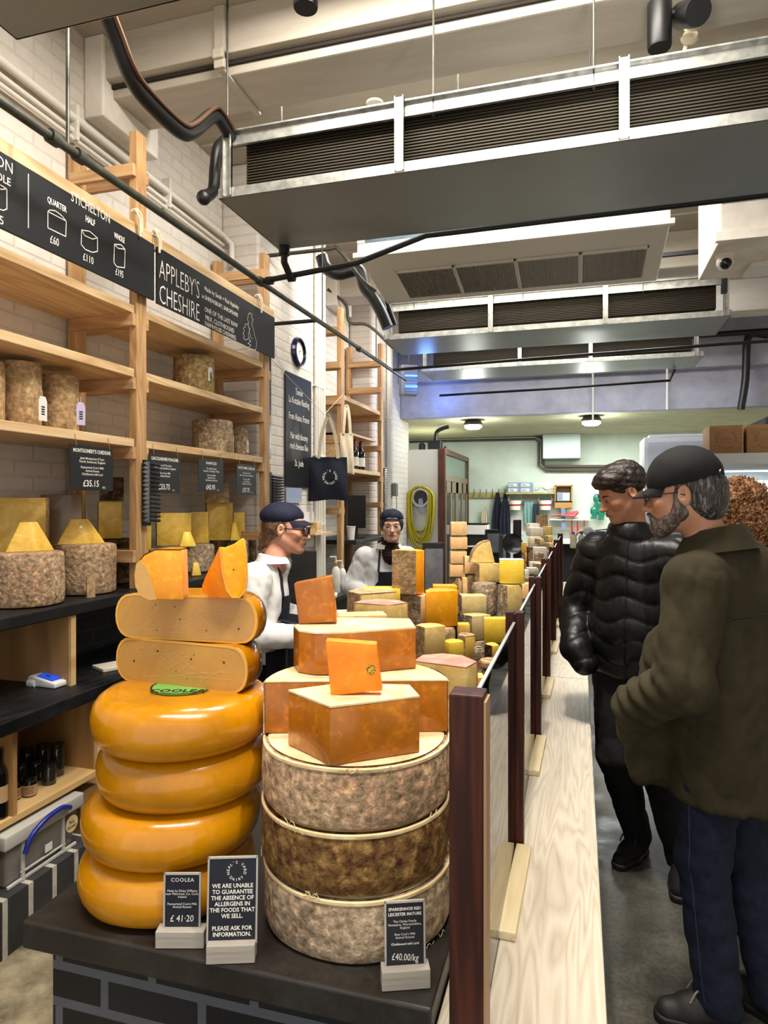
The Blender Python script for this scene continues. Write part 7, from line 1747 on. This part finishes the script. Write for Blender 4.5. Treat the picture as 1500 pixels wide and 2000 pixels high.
MB().box(-.05, .05, -.05, 0, -.09, .07).build('box', mat('grey box', '#7d7f7d', .5), t, bevel=.006); MB().tube(smoothpath([(.03, -.03, -.09), (.05, -.03, -.2), (.02, -.03, -.35)], 5), .004, 6).build('cable', M_black, t)
# insect lamp
t = thing('insect_lamp', 'blue glowing insect lamp hanging above the far end of the white wall', 'lamp', W(800, 742, 7.45), YAW+.15)
MB().box(-.10, .09, .0, .12, -.17, .17).build('casing', mat('grey lamp casing', '#6a6a6a', .4), t, bevel=.006)
b = MB()
for i in range(11): b.box(-.06, .09, -.02, -.016, -.16+.03*i, -.152+.03*i)
b.build('guard', mat('lamp guard', '#3d4a63', .4), t)
b = MB()
for z in (-.07, .05): b.tube([(-.05, -.008, z), (.085, -.008, z)], .009, 10)
MB().tube([(0, .06, .17), (0, .06, 4.05-t.location.z)], .008, 8).build('hanging_rod', M_pipe, t)
b.build('tube', mat('blue tube', '#3f8dff', .3, emit='#2f7dff', es=14), t)
point('insect_lamp_light', tuple(W(815, 745, 7.25)+Vector((.1, 0, 0))), 5, (.15, .35, 1), .08)
point('fill_insect_glow', tuple(WY(860, 778, 9.1)), 5.5, (.12, .3, 1), .08)  # extra light added by the bulkhead to strengthen the blue glow
# ================================================================ the back of the shop
t = thing('cold_room', 'white cold room box with brown joinery and a glazed sliding door', 'cold room', (0, 0, 0))
MB().box(-3.2, -2.03, 9.86, 9.9, 0, 2.40).build('panel', mat('pale panel', '#c9c7ba', .5), t)
MB().box(-3.2, -1.96, 9.9, 12.1, 2.33, 2.40).build('roof_panel', mat('pale panel', '#c9c7ba', .5), t)
b = MB(); b.box(-2.03, -1.92, 9.84, 9.92, 0, 2.41); b.box(-1.97, -1.92, 12.0, 12.1, 0, 2.41); b.box(-1.97, -1.92, 9.92, 12.0, 2.33, 2.41); b.build('frame', M_brownwood, t, bevel=.004)
b = MB(); b.box(-1.965, -1.93, 9.92, 12.0, 1.93, 2.02); b.build('rail', mat('weathered timber', '#6f6350', .6), t)
MB().box(-1.955, -1.95, 9.92, 12.0, 2.02, 2.33).build('transom_glass', mat('green tinted glass', '#53655a', .1, spec=.6), t)
for k in range(2):
    y0 = 9.94+k*1.03; b = MB()
    b.box(-1.965, -1.935, y0, y0+.1, 0, 1.93); b.box(-1.965, -1.935, y0+.46, y0+.56, 0, 1.93); b.box(-1.965, -1.935, y0+.92, y0+1.02, 0, 1.93); b.box(-1.965, -1.935, y0, y0+1.02, 1.75, 1.93); b.box(-1.965, -1.935, y0, y0+1.02, 0, .3)
    d = b.build('door', mat('weathered timber', '#6f6350', .6), t); MB().box(-1.952, -1.948, y0+.1, y0+.92, .3, 1.75).build('door_glass', mat('dark glass', '#39413b', .1, spec=.6), d)
    MB().box(-1.935, -1.915, y0+.94, y0+.97, .9, 1.1).build('handle', M_black, d)
# hose
t = thing('hose_reel', 'yellow hose hanging in coils on a round reel on the white cold room panel', 'hose', (WY(822, 972, 9.83).x, 9.855, WY(822, 972, 9.83).z), 0)
MB().lathe([(0, .02), (.10, .02), (.10, .0), (.13, .0), (.135, .07), (.12, .075), (.115, .03), (0, .03)], 32, Rx).build('reel', M_whiteplastic, t, smooth=True)
MB().lathe([(0, .031), (.105, .031), (.105, .04), (0, .04)], 24, Rx).build('reel_core', mat('dark core', '#22242a', .4), t)
rd = random.Random(2); b = MB()
for k in range(13):
    L = rd.uniform(.52, .80); wd = rd.uniform(.15, .25); yy = -.03-.004*k; xo = rd.uniform(-.025, .025)
    P = [(xo+wd*math.sin(a)*(.82+.18*(-math.cos(a))), yy-.012*math.cos(a*3), .02+.14*1.0*0+(.15 if math.cos(a) > 0 else L)*math.cos(a)+0) for a in [2*PI*i/24 for i in range(24)]]
    b.tube(P, .012, 8, closed=True)
b.build('hose', mat('yellow hose', '#b5a617', .35), t, smooth=True)
MB().add([(-.03, -.06, -.02), (.03, -.06, -.01), (.07, -.075, -.20), (.03, -.075, -.24), (-.02, -.07, -.18), (-.03, -.055, -.02), (.03, -.055, -.01), (.07, -.07, -.20), (.03, -.07, -.24), (-.02, -.065, -.18)], [(0, 1, 2, 3, 4), (9, 8, 7, 6, 5), (0, 5, 6, 1), (1, 6, 7, 2), (2, 7, 8, 3), (3, 8, 9, 4)]).build('tag', mat('lilac plastic tag', '#8d93b5', .4), t)
t = thing('compressor', 'small black machine with a curved black pipe on top of the cold room', 'machine', (WY(850, 877, 10.05).x, 10.1, 2.4105))
MB().box(-.11, .09, -.08, .1, 0, .14).build('body', M_black, t, bevel=.01); MB().lathe([(0, 0), (.05, 0), (.05, .09), (.03, .11), (0, .11)], 16, Matrix.Translation((-.22, 0, 0))).build('motor', M_black, t, smooth=True)
MB().tube(smoothpath([(.0, 0, .12), (.0, 0, .22), (.03, 0, .29), (.12, -.0, .33), (.2, -.0, .35)], 5), .03, 12).build('pipe', M_black, t, smooth=True)
MB().lathe([(0, 0), (.035, 0), (.03, .05), (0, .05)], 12, Matrix.Translation((.16, 0, 0))).build('fitting', M_black, t, smooth=True)
YB = 12.49
def bk(px, py, dy=0): return WY(px, py, YB-dy)
# coat rail
a, c_ = bk(895, 967), bk(995, 967)
t = thing('coat_rail', 'yellowish wooden coat rail with steel hooks on the green back wall', 'coat rail', (a.x, YB-.0, a.z)); L = c_.x-a.x
MB().box(0, L, -.03, 0, -.055, .045).build('board', mat('yellow timber', '#a29552', .6), t)
for i in range(8):
    x = .08+(L-.1)*i/7.5; MB().tube([(x, -.03, -.03), (x, -.07, -.03), (x, -.08, -.0), (x, -.035, .03), (x, -.06, .11)], .008, 6).build('hook', M_steel, t)
def hang_cloth(name, lab, cat, px0, px1, y0, y1, m, dy=.08, top=.35, straps=False, group=None):
    a, b_ = bk(px0, y0, dy), bk(px1, y1, dy); w = b_.x-a.x; h = a.z-b_.z
    t = thing(name, lab, cat, ((a.x+b_.x)/2, YB-dy, b_.z), 0, group); mb = MB(); vs = []; nx = 16; nz_ = 12
    for s in (0, 1):
        for j in range(nz_+1):
            v = j/nz_; ww = w/2*(1 if v < .6 else 1-(1-top)*((v-.6)/.4)**1.2)
            for i in range(nx+1):
                u = i/nx*2-1; vs.append((u*ww, .018*math.sin(u*9+v)*(1.2-v)-s*.02, v*h))
    n = (nx+1)*(nz_+1); fs = [(j*(nx+1)+i, (j+1)*(nx+1)+i, (j+1)*(nx+1)+i+1, j*(nx+1)+i+1) for j in range(nz_) for i in range(nx)]
    mb.add(vs, fs+[tuple(q+n for q in f[::-1]) for f in fs]); mb.build('cloth', m, t, smooth=True); return t
hang_cloth('hanging_apron', 'long black apron on the left hook beside the shelf', 'apron', 960, 984, 962, 1100, M_navy, .10, .25, group='black aprons on the back wall')
hang_cloth('hanging_apron', 'long black apron on the right hook beside the shelf', 'apron', 976, 997, 964, 1098, M_navy, .16, .25, group='black aprons on the back wall')
tt = hang_cloth('hanging_bag', 'beige cloth bag on a string below the coat rail', 'bag', 941, 952, 990, 1030, M_canvas, .08, .2)
MB().tube([(0, -.0, .36), (0, 0, .64)], .004, 5).build('string', M_canvas, tt)
hang_cloth('hanging_towel', 'pale teal towel under the back wall shelf', 'towel', 1024, 1044, 980, 1022, mat('teal cloth', '#6d918d', .8), .10, .9)
hang_cloth('hanging_towel', 'dark grey towel beside the teal one', 'towel', 1040, 1053, 984, 1022, mat('slate cloth', '#27353d', .8), .12, .8)
a, c_ = bk(991, 962), bk(1084, 962)
t = thing('wall_shelf', 'thin pale shelf on the green back wall above the buckets', 'shelf', (a.x, YB, a.z-.03)); MB().box(0, c_.x-a.x, -.28, 0, 0, .025).build('board', mat('yellow timber', '#a29552', .6), t)
for i, (px, k) in enumerate(((992, 0), (1016, 0), (992, 1), (1016, 1))):
    q = bk(px, 962, .2); w_ = .215; o = MB().box(0, w_, -.1, .1, 0, .09).build('glove_box', mat('blue grey carton', '#7b8799', .6), bevel=.003); o.location = (q.x, YB-.16, a.z-.0045+.0915*k)
    tag(o, ['lower left', 'lower right', 'upper left', 'upper right'][i]+' blue grey carton on the back wall shelf', 'box', 'cartons on the back wall shelf')
    c2 = MB().box(.02, w_-.05, -.102, -.1, .02, .07).build('paper_label', M_paper, o)
    b = MB(); b.box(.03, .11, -.1035, -.102, .045, .055); b.box(.03, .13, -.1035, -.102, .03, .036); b.build('printing', M_navysign, c2)
b = MB(); b.add([(0, 0, 0), (.25, 0, 0), (.32, 0, .08), (.1, 0, .06)], [(0, 1, 2, 3)]); 
o = MB().tube(smoothpath([(0, 0, .02), (.12, .02, .06), (.25, 0, .03), (.38, .01, .07)], 5), [.02+.012*math.sin(i) for i in range(16)], 8).build('crumpled_bag', mat('clear film roll', '#a8aba4', .2), smooth=True)
o.location = (bk(1044, 955, .15).x, YB-.16, a.z+.025); tag(o, 'crumpled clear bag lying on the back wall shelf', 'bag')
# cubby
q = bk(1084, 992); w_ = bk(1118, 992).x-q.x; h_ = bk(1084, 948).z-q.z
t = thing('wooden_cubby', 'open wooden cubby box with a carton on the green back wall', 'shelf', (q.x, YB, q.z)); m_ = mat('cubby ply', '#a37a3f', .6)
b = MB(); b.box(0, w_, -.01, 0, 0, h_); b.box(0, .02, -.2, -.01, .12, h_); b.box(w_-.02, w_, -.2, -.01, .12, h_); b.box(0, w_, -.2, -.01, .1, .12); b.box(0, w_, -.2, -.01, h_-.02, h_); b.box(0, w_, -.2, -.19, 0, .12); b.build('box', m_, t)
o = MB().box(.04, w_-.04, -.15, -.02, .121, .28).build('glove_box', mat('blue grey carton', '#7b8799', .6), bevel=.003); o.location = (q.x, YB-.03, q.z); tag(o, 'blue grey carton inside the wooden cubby', 'box')
MB().box(.14, w_-.05, -.152, -.15, .14, .26).build('paper_label', M_paper, o)
for i, (px, py) in enumerate(((1006, 996), (1065, 996))):
    q = bk(px, py, .16); t = thing('hanging_bucket', ['left white bucket with a red band under the shelf', 'right white bucket with a red band under the shelf'][i], 'bucket', (q.x, YB-.16, q.z), 0, 'white buckets with a red band')
    MB().lathe([(0, 0), (.095, 0), (.115, .17), (.12, .175), (.11, .175), (.09, .01)], 28).build('pail', M_whiteplastic, t, smooth=True)
    MB().lathe([(.1055, .075), (.1085, .105)], 28, cap=False).build('red_band', mat('red band', '#a51a20', .5), t); MB().tube([(.118*math.cos(a_), 0, .17+.15*math.sin(a_)) for a_ in [PI*i_/12 for i_ in range(13)]], .004, 6).build('handle', M_whiteplastic, t)
red = mat('red plastic handle', '#b01420', .35)
for i in range(5):
    q0, q1 = bk(1074+4*i, 1009-i, .12), bk(1130-2*i, 1000+2*i, .12); o = MB().tube([q0, q0.lerp(q1, .6), q1], [.012, .016, .03], 8).build('red_brush', red, smooth=True)
    tag(o, 'red plastic brush lying across the back wall rack', 'brush', 'red brushes on the back wall rack'); o.location = (0, -.045*i, .0)
a, c_ = bk(1075, 1013), bk(1150, 1013); o = MB().box(a.x, c_.x, YB-.25, YB, a.z-.02, a.z).build('wall_rack', M_whitemetal); tag(o, 'thin white rack under the red brushes on the back wall', 'shelf')
for i, px in enumerate((1117, 1128, 1141)):
    q = bk(px, 1015, .2); o = MB().tube([q, q+Vector((.0, 0, -.10)), q+Vector((.01, 0, -.20)), q+Vector((.012, 0, -.26))], [.008, .012, .02, .03], 8).build('red_brush', red, smooth=True); tag(o, 'red handled brush hanging down from the white rack', 'brush', 'red brushes hanging from the rack')
q = bk(1099, 992, .21); o = MB().prism([(-.03, 0), (.04, 0), (.05, -.36), (-.02, -.42)], 0, .01, Matrix(((1, 0, 0, 0), (0, 0, 1, 0), (0, 1, 0, 0), (0, 0, 0, 1)))).build('scraper', mat('blue grey blade', '#707f9b', .35)); o.location = (q.x, YB-.215, q.z); tag(o, 'long blue grey scraper hanging from the wooden cubby', 'scraper')
# gloves (teal) near the young man
q = bk(1172, 985, .15); gm = mat('teal rubber', '#0f6a55', .35); b = MB()
for k, (dx, dz) in enumerate(((-.05, .1), (.05, .12), (.0, 0), (-.10, -.12), (.02, -.14))):
    b.sphere((dx, 0, dz), (.07, .03, .09), 10)
    for f in range(3): b.tube([(dx-.02+.03*f, -.01, dz-.05), (dx-.05+.035*f, -.01, dz-.14)], .015, 6)
o = b.build('rubber_gloves', gm, smooth=True); o.location = (q.x, YB-.15, q.z); tag(o, 'teal rubber gloves hanging on the back wall beside the young man', 'gloves')
# white notices on wall
for i, (x0, x1, y0, y1) in enumerate(((996, 1022, 1000, 1045), (1094, 1112, 1038, 1056))):
    a_, b__ = bk(x0, y0), bk(x1, y1); o = MB().box(0, b__.x-a_.x, -.004, 0, 0, a_.z-b__.z).build('notice', M_paper); o.location = (a_.x, YB, b__.z); tag(o, ['white paper notices under the left bucket', 'small white switch plate under the brushes'][i], 'paper' if i == 0 else 'switch')
# hood panel and brown pipes
a_, b__ = bk(1062, 828), bk(1134, 897); o = MB().box(a_.x, b__.x, YB-.35, YB, b__.z, 2.81).build('vent_hood', mat('grey green metal', '#a9b6b0', .4, .2), bevel=.01); tag(o, 'pale grey vent box under the cream soffit on the back wall', 'vent')
bp_ = mat('brown pipe', '#4a3f33', .5); P = [bk(800, 856, .06), bk(1045, 850, .06), bk(1060, 858, .06), bk(1060, 905, .06), bk(1066, 911, .06), bk(1250, 911, .06)]
b = MB(); b.tube(P, .028, 10); b.tube([p+Vector((.0, .0, -.07)) if i in (0, 1, 4, 5) else p+Vector((-.07, 0, -.04)) for i, p in enumerate(P)], .022, 10); tag(b.build('wall_pipe', bp_, smooth=True), 'pair of brown pipes stepping down across the green back wall', 'pipe')
# back worktops and appliances
t = thing('back_worktop', 'white topped bench along the back wall with a sink', 'counter', (0, 0, 0)); MB().box(-.35, 1.5, 11.6, 12.35, .90, .95).build('worktop', M_whitemetal, t); 
b = MB(); 
for x in (-.3, .55, 1.42): b.box(x, x+.05, 11.65, 11.7, 0, .9)
b.build('leg', M_steel, t)
MB().box(-.35, 1.5, 11.95, 12.0, .1, .9).build('back_panel', mat('dark void', '#1a1c1a', .7), t)  # dark sheet standing in for the shade under the bench
mesh_thing('blue_basin', MB().box(-.14, .14, -.1, .1, 0, .13), mat('blue white plastic', '#8fa9c4', .4), 'blue and white plastic basin on the white bench', 'basin', (bk(1136, 1075, .8).x, 11.75, .951), bevel=.02)
t = thing('printer', 'white and black printer on a dark cabinet behind the slim tower', 'printer', (WY(933, 1045, 11.6).x, 11.6, 1.04)); MB().box(-.19, .19, -.15, .15, 0, .17).build('body', M_whiteplastic, t, bevel=.01); MB().box(-.18, .18, -.152, .12, .17, .20).build('top_panel', M_blackgloss, t, bevel=.004)
mesh_thing('back_cabinet', MB().box(-.16, .45, -.2, .3, 0, 1.039), mat('dark slatted cabinet', '#161716', .5), 'dark cabinet under the printer by the back wall', 'cabinet', (WY(933, 1045, 11.6).x, 11.7, 0), bevel=.004)
# counter-top scales
def scale_(lab, px, d, w, z0, z1, face, rot=0, foot=True):
    p = W(px, 1000, d); t = thing('counter_scale', lab, 'scale', (p.x, p.y, floor_z(p)), YAW+rot, 'black counter scales among the cheeses')
    S0 = floor_z(p); h = z1-S0; MB().box(-.018, .018, .01, .035, .04, h-.1).build('pole', M_steel, t); MB().box(-.10, .10, -.06, .12, 0, .05).build('base', M_black, t, bevel=.006)
    MB().box(-w/2, w/2, 0, .025, z0-S0, h).build('display_back', M_blackgloss, t, bevel=.005); MB().box(-w/2+.012, w/2-.004, -.003, 0, z0-S0+.03, h-.03).build('display_face', face, t)
    return t
lcd = noisemat('silver display face', [(.3, '#56595f'), (.7, '#8b8f97')], 8, rough=.2, metal=.5, bump=0)
scale_('black edged scale display with a silver face right of the tall orange quarter', 846, 3.3, .105, 1.13, 1.40, lcd)
scale_('black scale display on a pole behind the upright quarter wheel', 962, 4.9, .105, 1.20, 1.40, lcd, .2)
scale_('tall black scale head left of the far heap', 1011, 5.7, .07, 1.05, 1.45, M_black, .1)
p = W(1000, 1063, 5.6); t = thing('weighing_dish', 'round black weighing dish tilted beside the tall scale head', 'dish', tuple(p), YAW); t.rotation_euler = (1.3, 0, YAW)
MB().lathe([(0, 0), (.05, .0), (.085, .02), (.087, .024), (.05, .006), (0, .006)], 32).build('dish', M_blackgloss, t, smooth=True); MB().tube([(.0, -.0, -.0), (0, .02, -.16)], .01, 8).build('arm', M_black, t)
mesh_thing('red_crate', MB().box(-.07, .07, 0, .12, 0, .19), mat('red plastic', '#a3121c', .35), 'red plastic panel standing behind the narrow yellow cubes', 'box', (W(1031, 1000, 6.6).x, W(1031, 1000, 6.6).y, .971), YAW, bevel=.004)
p = W(905, 1000, 5.8); mesh_thing('black_crate', MB().box(-.16, .16, -.1, .1, 0, .25), M_blackgloss, 'black box standing behind the upright quarter wheel', 'box', (p.x+.12, p.y, .971), YAW+.3, bevel=.01)
# bulkhead lamps
for i, (px, y_) in enumerate(((924, 9.75), (1155, 9.75))):
    p = WY(px, 829, y_); t = thing('bulkhead_lamp', ['glowing round lamp under the cream soffit, the left one', 'glowing round lamp under the cream soffit, above the young man'][i], 'lamp', (p.x, y_, 2.70), 0, 'round lamps under the soffit')
    MB().lathe([(0, .11), (.10, .11), (.135, .06), (.14, .03), (.13, .03), (0, .03)], 32).build('housing', mat('dark lamp housing', '#34352f', .5), t, smooth=True)
    MB().lathe([(0, -.03), (.09, -.025), (.125, .0), (.125, .03), (0, .03)], 32).build('diffuser', mat('glowing diffuser', '#ffffff', .4, emit='#f4fff2', es=9), t, smooth=True)
    l = point('bulkhead_light', (p.x, y_, 2.62), 30, (.96, 1, .92), .12)
area('fill_back', (.2, 11.0, 2.78), 2.2, 105, (.95, 1, .96), sy=.5)  # unseen fill added to lift the dark green back wall
area('fill_back_left', (-2.4, 11.0, 2.78), .8, 14, (.95, 1, .9), sy=.5)  # weaker added fill for the left of the back room
area('fill_bulkhead', (-.3, 7.95, 3.95), 2.2, 60, (.78, .84, 1), (.4, 9.4, 3.0), sy=.15)  # added bluish fill on the bulkhead, hidden by the trays
# black pipe on the bulkhead at the right
P = [WY(1500, 655, 9.1), WY(1470, 652, 9.1), WY(1459, 670, 9.1), WY(1456, 740, 9.1), WY(1447, 800, 9.1)]
b = MB().tube(smoothpath(P, 5), .045, 12); b.tube([WY(1300, 660, 9.0), WY(1500, 646, 9.0)], .035, 10); tag(b.build('insulated_pipe', M_black, smooth=True), 'thick black pipe turning down on the lilac bulkhead at the right', 'pipe')
tag(MB().tube([WY(1303, 700, 9.22), WY(1303, 800, 9.22)], .014, 8).build('wall_conduit', M_whitemetal, smooth=True), 'thin white conduit on the lilac bulkhead, above the capped man', 'pipe')
tag(MB().tube([WY(1158, 720, 9.22), WY(1158, 826, 9.3)], .012, 8).build('wall_conduit', M_whitemetal, smooth=True), 'thin white conduit on the lilac bulkhead, above the glowing lamp', 'pipe')
# refrigerators
t = thing('display_fridge', 'lit glass door fridge full of yoghurt pots at the right edge', 'fridge', (0, 0, 0)); fx0, fx1, fy, fz = 1.36, 2.30, 7.8, 2.02
ms = mat('fridge white', '#c9cbca', .3); ml = mat('fridge inner light', '#eef4ff', .5, emit='#dfeaff', es=1.6)
b = MB(); b.box(fx0, fx0+.05, fy, fy+.7, 0, fz); b.box(fx1-.05, fx1, fy, fy+.7, 0, fz); b.box(fx0, fx1, fy, fy+.7, fz-.08, fz+.10); b.box(fx0, fx1, fy+.66, fy+.7, 0, fz); b.box(fx0, fx1, fy, fy+.7, 0, .2); b.build('cabinet', ms, t)
b = MB(); b.box(fx0+.02, fx0+.045, fy-.05, fy, .2, fz-.02); b.box(fx1-.045, fx1-.02, fy-.05, fy, .2, fz-.02); b.box(fx0+.02, fx1-.02, fy-.05, fy, fz-.06, fz-.02); b.box(fx0+.62, fx0+.65, fy-.05, fy, .2, fz-.02); d = b.build('door', mat('steel door frame', '#9fa5a8', .3, .6), t)
MB().box(fx0+.045, fx1-.045, fy-.03, fy-.025, .2, fz-.06).build('door_glass', glassmat('screen glass', (.93, .96, .95), a=.03), d)
b = MB(); b.box(fx0+.06, fx0+.075, fy+.02, fy+.04, .25, fz-.1); b.box(fx1-.075, fx1-.06, fy+.02, fy+.04, .25, fz-.1); b.box(fx0+.06, fx1-.06, fy+.02, fy+.035, fz-.1, fz-.085); b.build('light_strip', ml, t)
SZ = [.55, .85, 1.12, 1.38, 1.62]
for z in SZ: MB().box(fx0+.06, fx1-.06, fy+.06, fy+.64, z-.015, z).build('fridge_shelf', mat('wire shelf', '#8d949c', .3, .4), t)
for zi, z in enumerate(SZ):
    for i in range(7):
        x = fx0+.14+.112*i
        if zi == 3 and i in (3, 4): m_ = mat('dark blue carton', '#10266e', .4)
        else: m_ = mat('yoghurt pot', '#dfe2e4', .4)
        for lv in range(2 if zi in (4, 1) else 1):
            t2 = thing('yoghurt_pot', 'dark blue tub on the fourth fridge shelf' if zi == 3 and i in (3, 4) else ('white pot with a red berry print' if (i+zi) % 3 == 0 else 'plain white pot')+' on the %s fridge shelf' % ['lowest', 'second', 'third', 'fourth', 'top'][zi], 'pot', (x, fy+.14, z+.0005+.106*lv), 0, 'yoghurt pots in the fridge')
            MB().lathe([(0, 0), (.038, 0), (.048, .09), (.05, .1), (.05, .105), (0, .105)], 18).build('pot', m_, t2, smooth=True)
            if (i+zi) % 3 == 0: MB().lathe([(.0405, .012), (.0435, .035)], 14, a0=-2.7, a1=-.5, cap=False).build('berry_print', mat('berry red', '#8e1c2b', .5), t2)
            b = MB()
            for q in range(3):
                a_ = -1.9+.25*q; b.box(.047*math.cos(a_)-.008, .047*math.cos(a_)+.008, .0485*math.sin(a_)-.001, .0485*math.sin(a_), .062, .07)
            b.build('printing', M_navysign, t2)
area('fridge_light', ((fx0+fx1)/2, fy+.05, fz-.11), .7, 10, (.85, .93, 1), ((fx0+fx1)/2, fy+.3, 0), sy=.04)
t = thing('upright_fridge', 'tall plain white fridge cabinet behind the capped man', 'fridge', (.80, 9.0, 0)); MB().box(0, 1.1, 0, .7, 0, 2.42).build('body', ms, t, bevel=.01); MB().box(.04, 1.06, -.03, 0, .2, 2.36).build('door', mat('fridge grey white', '#b9bdc0', .3), t, bevel=.006)
MB().box(.06, .9, .0, .6, 2.42, 2.45).build('lid', ms, t)
for i, (px0, px1) in enumerate(((1384, 1449), (1457, 1530))):
    a_, b__ = WY(px0, 878, fy+.1), WY(px1, 878, fy+.1); w_ = b__.x-a_.x; t = thing('cardboard_box', ['brown box with a ring of letters on top of the fridge, the whole one', 'brown box with a ring of letters cropped by the right edge'][i], 'box', (a_.x, fy+.05, fz+.1005), 0, 'printed boxes on the fridge')
    MB().box(0, w_, 0, .4, 0, .30).build('carton', M_card, t, bevel=.003); b = MB(); dairy_ring(b, w_/2, .15, .095, .030, -.0015, .0); b.build('lettering', mat('brown print', '#4c3420', .7), t)
    if i == 0: MB().box(w_-.002, w_+.004, 0, .4, .0, .29).build('tape', mat('pale tape', '#c6a873', .4), t)
o = MB().box(1.95, 2.5, 8.1, 8.9, 2.50, 2.62).build('dark_bag', mat('olive dark bag', '#221f12', .8), bevel=.04); tag(o, 'dark crumpled bag on the boxes at the right edge', 'bag'); o.location = (0, 0, -.08)
